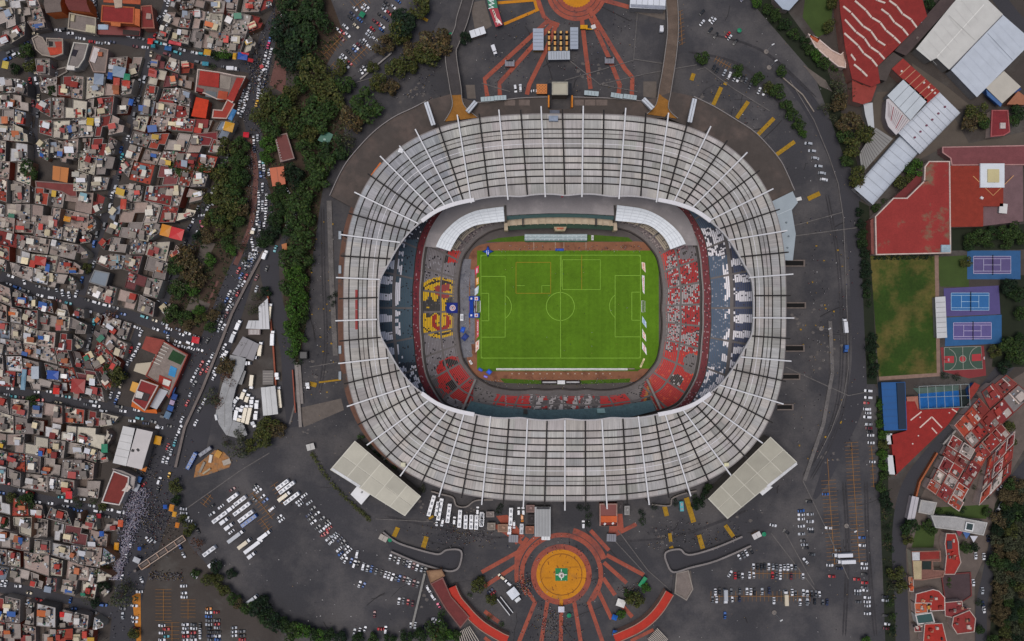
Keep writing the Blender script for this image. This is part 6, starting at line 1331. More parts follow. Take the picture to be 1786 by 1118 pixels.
    for _ in range(rh.choices([0, 1, 2, 3], [1, 4, 4, 2])[0]):
        u, v = rh.uniform(free[0] + .12, max(free[0]+.13, free[1] - .12)), rh.uniform(free[2] + .12, max(free[2]+.13, free[3] - .12)); x, y = bl(u, v); w_, d_ = rh.uniform(2.2, 4.6), rh.uniform(2, 4.2); hh = rh.uniform(2, 2.8)
        w_, d_ = min(w_, sx * .5), min(d_, sy * .5)
        cc = shade(rh.choice(CONCS + [(190, 184, 172), (206, 202, 198), (150, 58, 48), (128, 54, 50), (196, 182, 150), (160, 96, 66)]), rh.uniform(.85, 1.15)); mb = MB(); mb.box(x, y, h, h + hh, w_, d_, rot, c=shade(cc, .85)); rm = mb.build('rooftop_room', MAS, o)
        mb = MB(); mb.box(x, y, h + hh, h + hh + .15, w_ + .3, d_ + .3, rot, c=cc); mb.build('slab', MAS, rm); feats.append('rooftop room')
    if rnd() < .62:
        fc, fn = rh.choices(FEAT, [1.2, 2, 1.2, 3, 1.8, 6, 3, 5, 6, 1])[0]; u, v = rh.uniform(free[0] + .1, max(free[0]+.11, free[1] - .15)), rh.uniform(free[2] + .1, max(free[2]+.11, free[3] - .15)); x, y = bl(u, v); w_, d_ = min(sx * .55, rh.uniform(2.5, 6)), min(sy * .5, rh.uniform(2, 5)); mb = MB()
        a_ = rot; ca, sa = math.cos(a_), math.sin(a_); z = h + rh.uniform(2.3, 3); tilt = rh.uniform(.1, .5)
        co_ = [(x + dx*w_/2*ca - dy*d_/2*sa, y + dx*w_/2*sa + dy*d_/2*ca, z + dy*tilt) for dx, dy in ((-1, -1), (1, -1), (1, 1), (-1, 1))]
        mb.face(co_, c=shade(fc, rh.uniform(.85, 1.05))); mb.face([(p[0], p[1], p[2] - .08) for p in reversed(co_)], c=fc)
        for p in co_: mb.tube((p[0], p[1], h), p, .06, .06, 4, c=(110, 100, 96))
        mb.build('tin_awning', TIN, o); feats.insert(0, fn + ' tin awning')
    for _ in range(rh.choices([0, 1, 2], [2, 4, 2])[0]):
        u, v = rh.uniform(free[0] + .06, max(free[0]+.07, free[1] - .06)), rh.uniform(free[2] + .06, max(free[2]+.07, free[3] - .06)); x, y = bl(u, v); tc = rh.choice([(36, 34, 36), (36, 34, 36), (190, 188, 182), (120, 116, 112), (60, 80, 110)]); sub(tankdata(tc), 'water_tank', o, loc=(x - c0[0], y - c0[1], h + .02))
        if 'tank' not in ' '.join(feats): feats.append({(36, 34, 36): 'black', (190, 188, 182): 'white', (120, 116, 112): 'grey', (60, 80, 110): 'blue'}[tc] + ' water tank')
    ft = feats[0] if feats else 'bare roof'
    o['label'] = f"{rn} house with {ft}, {label_tail}"
    HPOLY.append([PX(x, y, h) for x, y in q])
    return o
RESERVED = [[(62, -10), (168, -10), (170, 52), (92, 48)], [(176, -10), (272, -10), (272, 66), (176, 62)], [(55, 58), (112, 66), (114, 104), (70, 100)], [(112, 70), (192, 80), (188, 128), (110, 122)], [(340, 112), (428, 128), (398, 212), (330, 206)], [(248, 592), (336, 602), (300, 724), (222, 704)], [(196, 742), (268, 752), (262, 818), (232, 890), (176, 884)],
            [(64, 280), (130, 286), (128, 330), (62, 322)], [(290, 385), (322, 395), (318, 422), (276, 414)], [(158, 466), (194, 474), (188, 502), (152, 494)], [(90, 500), (143, 510), (140, 512), (100, 512)], [(30, 60), (60, 70), (60, 130), (10, 130)]]
RES2 = [[(40, 78), (56, 80), (64, 125), (36, 128)]]
def onstreet(x, y):
    for p, w_ in STREETS:
        for a, b in zip(p, p[1:]):
            dx, dy = b[0]-a[0], b[1]-a[1]; t = max(0, min(1, ((x-a[0])*dx + (y-a[1])*dy) / (dx*dx + dy*dy)))
            if math.hypot(x - a[0] - t*dx, y - a[1] - t*dy) < w_ / 2 + 1: return True
    for a, b in zip(AVE, AVE[1:]):
        dx, dy = b[0]-a[0], b[1]-a[1]; t = max(0, min(1, ((x-a[0])*dx + (y-a[1])*dy) / (dx*dx + dy*dy)))
        if math.hypot(x - a[0] - t*dx, y - a[1] - t*dy) < (18 if y < 480 else 36): return True
    return False
BLOCKS = [('tree corner block', [(0, -8), (62, -8), (80, 50), (0, 82)], 3, 3), ('north street block', [(302, -8), (392, -8), (376, 86), (276, 66)], 4, 3), ('avenue bend block', [(394, -8), (484, -8), (446, 92), (380, 86)], 3, 3), ('west lane block', [(-4, 112), (46, 118), (50, 244), (-4, 238)], 2, 5), ('upper market block', [(70, 108), (240, 106), (206, 268), (72, 268)], 6, 5),
          ('tiled villa block', [(274, 96), (338, 112), (326, 204), (248, 196)], 3, 4), ('yellow awning block', [(246, 204), (402, 214), (364, 300), (222, 276)], 5, 3), ('park side block', [(216, 280), (366, 306), (344, 384), (188, 386)], 5, 3), ('orange awning block', [(184, 392), (330, 396), (290, 552), (152, 512)], 5, 5), ('middle lane block', [(-4, 250), (192, 276), (170, 404), (-4, 376)], 6, 4),
          ('crossroads block', [(-4, 380), (168, 408), (140, 512), (-4, 470)], 5, 4), ('long street block', [(-4, 496), (154, 538), (146, 612), (-4, 588)], 6, 3), ('blue tarpaulin block', [(-4, 592), (148, 618), (182, 702), (-4, 670)], 6, 3), ('street tree block', [(170, 548), (232, 568), (192, 690), (152, 620)], 3, 4),
          ('warehouse block', [(-4, 694), (200, 730), (186, 868), (-4, 838)], 7, 5), ('footbridge block', [(-4, 868), (212, 908), (196, 1048), (-4, 1008)], 7, 5), ('southern edge block', [(-4, 1040), (206, 1086), (200, 1124), (-4, 1124)], 8, 2)]
for bn, Q, nu, nv in BLOCKS:
    bl0 = lambda u, v: tuple((1-(v*1.1-.05))*((1-(u*1.1-.05))*Q[0][i]+(u*1.1-.05)*Q[1][i]) + (v*1.1-.05)*((1-(u*1.1-.05))*Q[3][i]+(u*1.1-.05)*Q[2][i]) for i in range(2))
    ph = [[rh.uniform(0, 6.28) for _ in range(2)] for _ in range(nv + 1)]
    bv = lambda r_, u: r_ / nv + (0 if r_ in (0, nv) else (.09 * math.sin(u * 7 + ph[r_][0]) + .06 * math.sin(u * 15 + ph[r_][1])) / nv)
    for r_ in range(nv):
        us = [0] + [(k + rh.uniform(-.3, .3)) / nu for k in range(1, nu)] + [1]; ul = [0] + [u + rh.uniform(-.07, .07) / nu for u in us[1:-1]] + [1]; cnt = 0
        for k in range(nu):
            g0, g1 = (rh.uniform(0, .12) / nv if rh.random() < .3 else .003), (rh.uniform(0, .14) / nv if rh.random() < .3 else .003)
            qd = [bl0(us[k] + .003, bv(r_, us[k]) + g0), bl0(us[k+1] - .003, bv(r_, us[k+1]) + g0), bl0(ul[k+1] - .003, bv(r_ + 1, ul[k+1]) - g1), bl0(ul[k] + .003, bv(r_ + 1, ul[k]) - g1)]; c = ctr(qd)
            bad = lambda p: onstreet(*p) or any(inpoly(*p, rp_) for rp_ in RESERVED)
            if bad(c): 
                c = next((m_ for m_ in (tuple((c[i] * .55 + q_[i] * .45) for i in range(2)) for q_ in qd) if not bad(m_)), None)
                if c is None: continue
            for n_ in range(4):
                for _ in range(9):
                    mids = [tuple(qd[n_][i] * (1 - t) + c[i] * t for i in range(2)) for t in (0, .25, .5)]
                    if not any(bad(m_) for m_ in mids): break
                    qd[n_] = tuple(qd[n_][i] * .86 + c[i] * .14 for i in range(2))
            if abs(area(qd)) < 170 or min(math.dist(qd[n_], qd[n_-1]) for n_ in range(4)) < 7: continue
            cnt += 1; house(qd, f"{ordw(cnt)} from west in {ordw(r_ + 1)} row, {bn}", 'houses of the dense neighbourhood')
# estate: red tiled houses
ES = [('estate top', [(1712, 684), (1752, 652), (1800, 690), (1742, 744)], 2, 2, 1), ('estate middle', [(1664, 742), (1708, 694), (1764, 760), (1716, 806)], 3, 3, 1), ('estate lower terrace', [(1614, 850), (1662, 758), (1722, 798), (1672, 892)], 5, 3, 1), ('estate hillside row', [(1724, 800), (1770, 752), (1762, 826), (1706, 886)], 3, 3, 1)]
for bn, Q, nu, nv, _ in ES:
    bl0 = lambda u, v: tuple((1-v)*((1-u)*Q[0][i]+u*Q[1][i]) + v*((1-u)*Q[3][i]+u*Q[2][i]) for i in range(2))
    for r_ in range(nv):
        us = [0] + [(k + rh.uniform(-.2, .2)) / nu for k in range(1, nu)] + [1]
        for k in range(nu):
            u0, u1, v0, v1 = us[k] + .012, us[k+1] - .012, r_/nv + .008 + rh.choice([0, 0, .03, .06]), (r_+1)/nv - .008 - rh.choice([0, 0, .03, .05]); qd = [bl0(u0, v0), bl0(u1, v0), bl0(u1, v1), bl0(u0, v1)]; pick = rh.choice([(130, 42, 37), (122, 46, 42), (146, 60, 42), (114, 42, 42), (112, 52, 48), (120, 46, 40), 0]); red = bool(pick); rc = shade(pick or rh.choice([(136, 126, 120), (168, 158, 150), (110, 104, 102)]), rh.uniform(.92, 1.08)); h = rh.choice([4, 5, 6, 6.5])
            ex = [('white ledge', (200, 184, 174)), ('grey skylight', (120, 130, 140)), ('white tank', (206, 204, 200)), ('dark roof yard', (56, 50, 50)), ('terracotta box', (170, 90, 60))][rh.randrange(5)]
            o, rf = bldg('tiled_house', f"{'red tiled' if red else 'grey roofed'} house with {ex[0]}, {ordw(k+1)} along {ordw(r_+1)} row of the {bn}", 'house', qd, h, rc, (176, 156, 146), TILE, parapet=.3, parc=rh.choice([(160, 130, 120), (140, 70, 60), (120, 54, 48), (186, 170, 162)]), group='tiled houses of the estate', pw=.2)
            qb = lambda u, v: tuple((1-v)*((1-u)*qd[0][i]+u*qd[1][i]) + v*((1-u)*qd[3][i]+u*qd[2][i]) for i in range(2)); box4 = lambda a, b, c, d: [qb(a, b), qb(c, b), qb(c, d), qb(a, d)]
            onroof(rf, 'patio', h, box4(*rh.choice([(.04, .04, .4, .42), (.6, .04, .96, .5), (.05, .6, .5, .96), (.55, .55, .96, .96)])), .05, shade(rh.choice([(120, 110, 104), (96, 88, 84), (160, 150, 142), (72, 66, 64)]), 1))
            a, b = rh.uniform(.05, .5), rh.uniform(.05, .5); onroof(rf, 'upper_roof', h, box4(a, b, a + rh.uniform(.3, .46), b + rh.uniform(.3, .46)), rh.uniform(.8, 1.9), shade(rc if rh.random() < .6 else rh.choice([(140, 50, 42), (150, 66, 46), (174, 162, 154)]), rh.uniform(.85, 1.15)), TILE)
            for _k in range(rh.randrange(4, 8)): a, b = rh.uniform(.05, .85), rh.uniform(.05, .85); onroof(rf, 'roof_box', h, box4(a, b, a + rh.uniform(.05, .14), b + rh.uniform(.05, .14)), rh.uniform(.3, 1.2), ex[1] if _k == 0 else shade(rh.choice(JUNK + [(196, 180, 170)]), 1))
            if rh.random() < .55: a = rh.uniform(.2, .8); onroof(rf, 'white_ridge', h, box4(a, 0, a + .05, rh.uniform(.5, 1)), .7, (190, 172, 162))
# --- landmark houses placed by hand
def lm(name, label, poly, h, rc, wc, mat=None, parapet=0, parc=None, extra=(), **k):
    o, rf = bldg(name, label, 'house', poly, h, rc, wc, mat, parapet, parc, **k); HPOLY.append(poly)
    for q, z, c in extra: onroof(rf, 'roof_box', h, q, z, c)
    return o
ZA = zc(0, 0, 3.993)
lm('ridged_block', 'grey-brown ridged block with orange end wall at the north edge', [ZA(310, -20), ZA(430, -20), ZA(430, 80), ZA(320, 90)], 9, (104, 92, 86), (180, 92, 44), TILE, ridge=True); lm('ridged_block', 'dull red ridged block with orange end wall at the north edge', [ZA(450, -20), ZA(600, -20), ZA(630, 85), ZA(480, 70)], 9, (102, 50, 46), (180, 92, 44), TILE, ridge=True)
lm('long_school_roof', 'large red flat roof with orange ledges at the north edge', [ZA(715, 40), ZA(935, 55), ZA(930, 165), ZA(708, 150)], 9, (124, 38, 36), (176, 92, 50), TILE, .4, (160, 84, 50), [([ZA(940, 60), ZA(975, 65), ZA(972, 185), ZA(935, 170)], .6, (172, 92, 54)), ([ZA(720, 0), ZA(980, 0), ZA(978, 30), ZA(720, 15)], .5, (160, 80, 52)), ([ZA(790, -5), ZA(850, -5), ZA(850, 50), ZA(800, 55)], .9, (166, 148, 130)), ([ZA(770, 155), ZA(840, 160), ZA(838, 185), ZA(775, 180)], .5, (170, 96, 56))])
lm('corner_house', 'dull red roofed house at the market street corner beside the long red roof', [ZA(985, 45), ZA(1055, 40), ZA(1075, 195), ZA(990, 195)], 7, (118, 46, 42), (140, 90, 76), TILE, .3, None, [([ZA(1020, 90), ZA(1050, 95), ZA(1050, 130), ZA(1015, 130)], 1.5, (150, 130, 120))])
lm('walled_court_house', 'pale walled courtyard house with cream room facing the top street', [ZA(490, 95), ZA(670, 130), ZA(668, 235), ZA(480, 200)], 5, (120, 110, 104), (140, 130, 120), MAS, .8, (150, 140, 126), [([ZA(600, 170), ZA(665, 180), ZA(663, 230), ZA(595, 220)], 1.6, (176, 168, 140)), ([ZA(495, 100), ZA(520, 105), ZA(515, 150), ZA(490, 145)], 1, (166, 156, 130))]); lm('tin_row', 'row of red and blue-grey tin roofs along the top street', [ZA(680, 170), ZA(975, 195), ZA(970, 245), ZA(672, 235)], 4, (112, 48, 44), (110, 90, 84), TIN, 0, None, [([ZA(682, 170), ZA(755, 170), ZA(752, 205), ZA(682, 205)], .6, (150, 166, 182)), ([ZA(855, 205), ZA(970, 215), ZA(965, 245), ZA(855, 240)], .4, (54, 46, 44))])
lm('rounded_corner_house', 'rounded pale house wrapped round a bright terracotta roof', [ZA(230, 270), ZA(265, 250), ZA(300, 265), ZA(330, 310), ZA(330, 270), ZA(440, 275), ZA(442, 375), ZA(380, 400), ZA(300, 385), ZA(255, 345)], 6, (128, 116, 108), (130, 118, 110), MAS, .8, (146, 134, 122), [([ZA(330, 330), ZA(435, 330), ZA(435, 375), ZA(350, 385)], .5, (168, 66, 46)), ([ZA(380, 290), ZA(430, 288), ZA(432, 330), ZA(390, 330)], .4, (150, 62, 48)), ([ZA(336, 285), ZA(368, 290), ZA(368, 320), ZA(340, 325)], .1, (40, 38, 38))])
lm('red_court_house', 'dark red roofed house above the walled car yard', [ZA(265, 440), ZA(345, 415), ZA(368, 470), ZA(275, 490)], 5, (108, 40, 44), (120, 90, 84), TILE); lm('L_roof_house', 'white walled house with grey L-shaped roof by the top street', [ZA(520, 300), ZA(618, 310), ZA(590, 410), ZA(550, 470), ZA(470, 480), ZA(490, 400)], 6, (120, 112, 108), (160, 156, 150), MAS, .8, (176, 170, 160), [([ZA(500, 340), ZA(545, 350), ZA(525, 395), ZA(495, 385)], .2, (40, 36, 44)), ([ZA(470, 455), ZA(520, 460), ZA(518, 488), ZA(466, 484)], 1.4, (196, 190, 182))]); lm('L_roof_house', 'house with white strip roof and terracotta boxes by the top street', [ZA(655, 325), ZA(755, 350), ZA(735, 505), ZA(655, 500), ZA(625, 430)], 6.5, (116, 104, 98), (140, 120, 110), MAS, .6, None, [([ZA(655, 328), ZA(695, 340), ZA(660, 440), ZA(625, 425)], .6, (190, 180, 176)), ([ZA(680, 360), ZA(712, 362), ZA(710, 390), ZA(682, 390)], 1.2, (156, 92, 66))])
ZB = zc(280, 0, 3.993)
lm('villa_court', 'tiled villa round a grey court at the avenue corner', [ZB(262, 485), ZB(410, 505), ZB(530, 530), ZB(590, 535), ZB(500, 715), ZB(460, 690), ZB(395, 690), ZB(310, 650), ZB(245, 640)], 6.5, (112, 100, 94), (140, 84, 66), MAS, .4, (176, 160, 150), [([ZB(275, 492), ZB(410, 510), ZB(405, 610), ZB(262, 590)], .8, (148, 48, 40)), ([ZB(530, 540), ZB(580, 545), ZB(510, 705), ZB(460, 690), ZB(500, 610)], .7, (146, 50, 42)), ([ZB(405, 630), ZB(470, 640), ZB(460, 695), ZB(395, 685)], .5, (158, 72, 48)), ([ZB(415, 520), ZB(495, 540), ZB(480, 625), ZB(412, 612)], .3, (132, 122, 112)), ([ZB(315, 630), ZB(390, 640), ZB(385, 685), ZB(312, 672)], .2, (96, 100, 102)), ([ZB(250, 605), ZB(300, 620), ZB(290, 655), ZB(245, 640)], .4, (120, 44, 44))])
lm('bright_orange_house', 'bright orange-red roofed house between villa and avenue trees', [ZB(250, 680), ZB(332, 700), ZB(312, 820), ZB(218, 805)], 6, (182, 54, 26), (150, 80, 60), TILE); lm('villa_wing', 'terracotta wing of the villa beside the yellow awning', [ZB(470, 690), ZB(515, 725), ZB(460, 825), ZB(362, 820), ZB(370, 765), ZB(430, 770)], 5, (148, 56, 44), (140, 84, 66), TILE, .3, (170, 150, 140)); lm('tiled_house_pair', 'long red roofed house pair below the bright orange roof', [ZB(175, 830), ZB(330, 835), ZB(325, 885), ZB(170, 890)], 5, (124, 50, 48), (120, 90, 84), TILE); lm('tiled_house_pair', 'dark red roofed house pair beside the avenue tree clump', [ZB(240, 935), ZB(395, 920), ZB(395, 1015), ZB(235, 1010)], 5.5, (112, 40, 42), (120, 90, 84), TILE, .3)
lm('angled_red_house', 'red angled roof wrapping a pale rhombic court', [ZB(0, 690), ZB(45, 660), ZB(120, 755), ZB(165, 745), ZB(180, 800), ZB(110, 830), ZB(40, 765), ZB(10, 800), ZB(-40, 780)], 6, (126, 46, 42), (130, 110, 100), TILE)
lm('orange_roof_house', 'house with wide amber roof in the middle of the neighbourhood', [zc(0,280)(372, 40), zc(0,280)(475, 55), zc(0,280)(465, 150), zc(0,280)(368, 130)], 6, (170, 100, 36), (120, 90, 80), TIN, seams=2); lm('long_red_row', 'long dull red row house running beside the amber roof', [zc(0,280)(250, 145), zc(0,280)(530, 165), zc(0,280)(535, 250), zc(0,280)(490, 250), zc(0,280)(430, 215), zc(0,280)(255, 185)], 5, (112, 54, 50), (120, 100, 94), TILE, .3); lm('steel_blue_roof', 'square steel-blue flat roof beside the street crossing', [zc(0,280)(660, 765), zc(0,280)(762, 785), zc(0,280)(735, 880), zc(0,280)(625, 845)], 6, (104, 114, 124), (90, 86, 84), TIN, .3, (120, 120, 120))
lm('green_court_house', 'house with small green playing court on the roof beside the avenue', [zc(0,560)(1140, 140), zc(280,560)(190, 235), zc(280,560)(120, 400), zc(280,560)(60, 530), zc(0,560)(1100, 430), zc(0,560)(1020, 380)], 5, (128, 116, 108), (130, 60, 50), MAS, .6, None, [([zc(280,560)(85, 200), zc(280,560)(172, 245), zc(280,560)(140, 305), zc(280,560)(50, 265)], .3, (36, 62, 36)), ([zc(280,560)(70, 310), zc(280,560)(115, 330), zc(280,560)(98, 392), zc(280,560)(52, 375)], .3, (60, 130, 176)), ([zc(0,560)(1110, 375), zc(0,560)(1195, 410), zc(0,560)(1180, 480), zc(0,560)(1100, 440)], .5, (146, 50, 40)), ([zc(0,560)(1140, 400), zc(0,560)(1190, 420), zc(0,560)(1175, 455), zc(0,560)(1130, 440)], .9, (200, 196, 186))] + [([(284.5 - k * 3.2 , 596 + k * 5.5), (298 - k * 3.2, 602 + k * 5.5), (297 - k * 3.2, 603.6 + k * 5.5), (283.6 - k * 3.2, 597.6 + k * 5.5)], .5, (178, 170, 160)) for k in range(7)])
lm('brick_corner_house', 'house with terracotta roof at the crossing above the green court', [zc(0,560)(1020, 110), zc(0,560)(1140, 135), zc(0,560)(1090, 230), zc(0,560)(990, 190)], 6, (134, 62, 52), (130, 90, 80), TILE); lm('orange_walled_block', 'tall block with orange walls and red roof pieces beside the street stalls', [zc(0,560)(985, 410), zc(0,560)(1100, 450), zc(0,560)(1010, 620), zc(0,560)(925, 555)], 10, (122, 42, 40), (190, 92, 36), TILE, .5, (176, 160, 150), [([zc(0,560)(950, 480), zc(0,560)(1045, 510), zc(0,560)(1025, 560), zc(0,560)(935, 540)], .3, (60, 52, 52)), ([zc(0,560)(955, 485), zc(0,560)(1000, 500), zc(0,560)(985, 540), zc(0,560)(940, 530)], 1, (190, 186, 180))]); lm('orange_ledge', 'orange painted ledge roof at the foot of the orange walled block', [zc(0,560)(925, 557), zc(0,560)(1010, 622), zc(0,560)(1085, 618), zc(0,560)(1090, 640), zc(0,560)(1005, 632), zc(0,560)(918, 592)], 6, (190, 96, 40), (180, 90, 40), MAS); lm('grey_vault_roof', 'long pale grey roof beside the orange walled block', [zc(0,560)(1105, 470), zc(0,560)(1165, 490), zc(0,560)(1090, 610), zc(0,560)(1040, 590)], 6, (160, 162, 168), (120, 90, 80), TIN); lm('yellow_tarp_house', 'house with bright yellow tarpaulin roof near the street tree', [zc(0,560)(925, 425), zc(0,560)(972, 440), zc(0,560)(950, 500), zc(0,560)(908, 480)], 5, (196, 140, 30), (120, 100, 90), TIN); lm('cream_tin_house', 'house with cream tin roof and terracotta corner above the yellow tarpaulin', [zc(0,560)(950, 300), zc(0,560)(1050, 290), zc(0,560)(1020, 375), zc(0,560)(935, 345)], 5, (164, 152, 130), (150, 80, 60), TIN)
lm('market_warehouse', 'white panelled market warehouse roof beside the avenue stalls, western half', [zc(0,560)(860, 735), zc(0,560)(935, 750), zc(0,560)(875, 1005), zc(0,560)(790, 985)], 8, (184, 182, 180), (120, 110, 104), TIN, seams=5, seamdir=1, seamc=(150, 148, 146)); lm('market_warehouse', 'white stained market warehouse roof nearest the avenue, eastern half', [zc(0,560)(955, 752), zc(0,560)(1060, 775), zc(0,560)(985, 1030), zc(0,560)(885, 1005)], 8, (176, 170, 168), (120, 110, 104), TIN, 0, None, [(rrect(231, 786, 4, 4, 20), .7, (60, 58, 58)), (rrect(240, 785, 5, 3, 50), .7, (70, 66, 66))])
lm('church_hall', 'red roofed church hall with white rim at the crowded avenue', [zc(0,560)(795, 1045), zc(0,560)(900, 1085), (224, 846), (209, 880), (179, 875), (190, 845)], 8, (112, 44, 38), (170, 160, 154), TILE, .8, (190, 182, 176), [([(221, 842), (229, 850), (222, 858), (212, 856), (218, 850)], .6, (196, 182, 172))]); lm('curved_white_shop', 'curved white shop roof between church hall and warehouse', [(198, 818), (215, 822), (236, 832), (233, 852), (226, 846), (205, 832)], 7, (158, 150, 146), (140, 130, 126), MAS, .4)
lm('walled_yard_slab', 'low pale concrete yard slab with parked cars under the red court house', [ZA(280, 515), ZA(385, 490), ZA(460, 470), ZA(470, 500), ZA(400, 540), ZA(300, 575)], .5, (70, 62, 58), (120, 110, 104), MAS, .7, (134, 126, 118))
lm('orange_court_house', 'terracotta roofs along the crowded avenue below the church hall', [zc(0,838)(700, 280), zc(0,838)(830, 290), zc(0,838)(835, 380), zc(0,838)(700, 400)], 5, (122, 70, 56), (140, 90, 60), TILE, .3, None, [([zc(0,838)(720, 300), zc(0,838)(770, 305), zc(0,838)(770, 350), zc(0,838)(720, 345)], .6, (146, 90, 76))]) if False else None
# --- street awnings and market stalls
STALLS = [(399, 221, 17, 16, 15, (200, 144, 24), 'bright yellow awning at the avenue bend, the largest of the yellow ones'), (405, 200, 8, 20, 25, (58, 118, 168), 'sky blue long awning above the large yellow awning'), (429, 235, 10, 9, 5, (206, 30, 48), 'crimson square awning on the red pavement'), (361.5, 91, 12, 10, 10, (196, 146, 30), 'yellow awning beside the street tree on the top street'), (409, 98, 6, 11, 5, (200, 148, 30), 'narrow yellow awning beside the blue one on the top street'), (423, 98, 17, 12, 8, (28, 74, 160), 'blue awning at the top street and avenue corner'), (427, 93.5, 14, 4, 8, (196, 50, 60), 'slim red awning behind the corner blue awning'), (437, 105, 9, 6, 15, (176, 36, 40), 'small red awning at the avenue mouth of the top street'),
          (288.5, 402, 17, 20, 14, (206, 130, 24), 'amber half of the huge two coloured tarpaulin'), (308, 407.5, 23, 20, 14, (200, 36, 38), 'scarlet half of the huge two coloured tarpaulin'), (262, 72, 9, 10, 10, (214, 42, 30), 'scarlet umbrella stall at the market street crossing'), (305, 75, 22, 6, 12, (196, 66, 72), 'pink-red long awning north of the top street'), (341, 593, 13, 11, 10, (208, 34, 46), 'bright red awning on the park street corner'), (275, 768, 12, 15, 12, (206, 146, 22), 'yellow-orange awning beside the market warehouse'), (250, 817, 11, 9, 20, (200, 116, 40), 'orange awning below the market warehouse'), (242, 836, 9, 10, 25, (44, 92, 150), 'blue tarpaulin stall below the orange awning'), (237, 850, 10, 14, 25, (176, 178, 184), 'grey-white tarpaulin beside the blue stall near the church hall'),
          (300, 680, 10, 12, 20, (38, 86, 150), 'blue tarpaulin stall, northernmost on the avenue edge'), (304, 692, 9, 10, 20, (42, 74, 140), 'blue tarpaulin stall, second down the avenue edge'), (300, 702, 8, 8, 20, (186, 164, 190), 'lilac white tarpaulin stall on the avenue edge'), (297, 712, 10, 9, 20, (40, 84, 152), 'blue tarpaulin stall just below the lilac one'), (292, 724, 10, 12, 25, (96, 122, 146), 'grey-blue tarpaulin stall lowest on the avenue edge'), (297, 1040, 1, 1, 0, None, ''), (98, 682, 11, 11, 5, (212, 36, 20), 'round scarlet stall roof on the second street'), (120, 863.5, 11, 13, 0, (208, 40, 44), 'red stall roof on the footbridge block street'), (172, 900, 8, 8, 0, (160, 36, 44), 'dark red stall roof near the church hall street'), (210, 913, 9, 12, 5, (200, 84, 44), 'orange-red umbrella at the crowded avenue edge'),
          (203, 953, 8, 13, 5, (206, 140, 26), 'yellow awning beside the pilgrim crowd'), (177, 931, 8, 9, 0, (44, 90, 170), 'blue round umbrella on the roof terrace behind the crowd'), (299, 886, 8, 12, 12, (206, 132, 26), 'amber awning at the car park edge, northern one'), (304, 897, 7, 9, 12, (210, 150, 40), 'amber awning at the car park edge, middle one'), (309, 916, 7, 9, 12, (204, 120, 30), 'amber awning at the car park edge, southern one'), (288, 884, 7, 7, 0, (40, 86, 170), 'blue umbrella on the crowded avenue near the amber awnings'), (243, 957, 6, 6, 0, (34, 82, 170), 'blue umbrella beside the footbridge'), (238, 977, 12, 9, 25, (186, 188, 192), 'white tarpaulin at the footbridge stair'), (158, 1118, 12, 12, 0, (196, 150, 30), 'yellow awning at the southern edge'), (108, 1072, 8, 9, 0, (206, 40, 36), 'scarlet umbrella on the southern street'),
          (118, 1077, 13, 15, 10, (186, 180, 176), 'pale awning beside the scarlet umbrella'), (9, 113, 11, 13, 12, (196, 172, 70), 'pale yellow corrugated awning by the tree corner'), (157, 212, 12, 13, 5, (196, 160, 24), 'lemon yellow roof tarpaulin in the upper market block'), (124, 386, 1, 1, 0, None, ''), (117, 382, 12, 9, 12, (206, 136, 30), 'amber tarpaulin over a middle lane roof'), (215, 356, 10, 18, 5, (184, 66, 44), 'orange-red narrow tarpaulin beside the market street'), (70, 455, 20, 15, 10, (168, 46, 34), 'orange-red tiled shed in the crossroads block'), (92, 654, 20, 15, 5, (36, 76, 158), 'royal blue tarpaulin over a roof above the second street'), (136, 673, 24, 24, 5, (150, 40, 34), 'large red roof shed above the second street'), (182, 782, 11, 15, 0, (40, 130, 96), 'green tarpaulin behind the market warehouse'), (73, 652, 1, 1, 0, None, ''), (61, 650, 13, 22, 0, (176, 184, 192), 'white L-roof shed beside the royal blue tarpaulin'),
          (41, 662, 8, 36, 5, (112, 146, 164), 'pale turquoise strip roof above the second street'), (267, 80, 7, 6, 0, (50, 130, 140), 'turquoise umbrella at the market street crossing'), (293, 84, 12, 8, 10, (40, 96, 150), 'blue umbrella stall on the top street'), (358, 111, 11, 7, 5, (60, 140, 160), 'turquoise awning on the top street'), (192, 132, 9, 12, 10, (36, 80, 150), 'deep blue tarpaulin in the upper market block'), (207, 125, 22, 18, 12, (128, 144, 160), 'pale blue-grey tin canopy in the upper market block'), (221, 134, 11, 11, 8, (38, 130, 92), 'green tarpaulin beside the blue-grey canopy'), (203, 144, 11, 17, 3, (176, 70, 52), 'orange-red tarpaulin, western of the pair in the market block'), (220, 147, 13, 13, 5, (180, 62, 42), 'orange-red tarpaulin, eastern of the pair in the market block'), (172, 138, 17, 19, 5, (130, 142, 158), 'steel-blue tin canopy west of the deep blue tarpaulin'), (228, 178, 8, 11, 15, (44, 92, 170), 'bright blue umbrella on the market street'), (270, 960, 1, 1, 0, None, '')]
for x, y, w_, h_, dg, c, lb in STALLS:
    if c: tent('market_awning', lb, x, y, w_, h_, dg, shade(c, .92), z=R.choice([3.4, 3.8]) if onstreet(x, y) else 9.6, peak=.7, cat='awning', group='market awnings')
mb = MB()
for k in range(17):
    pass
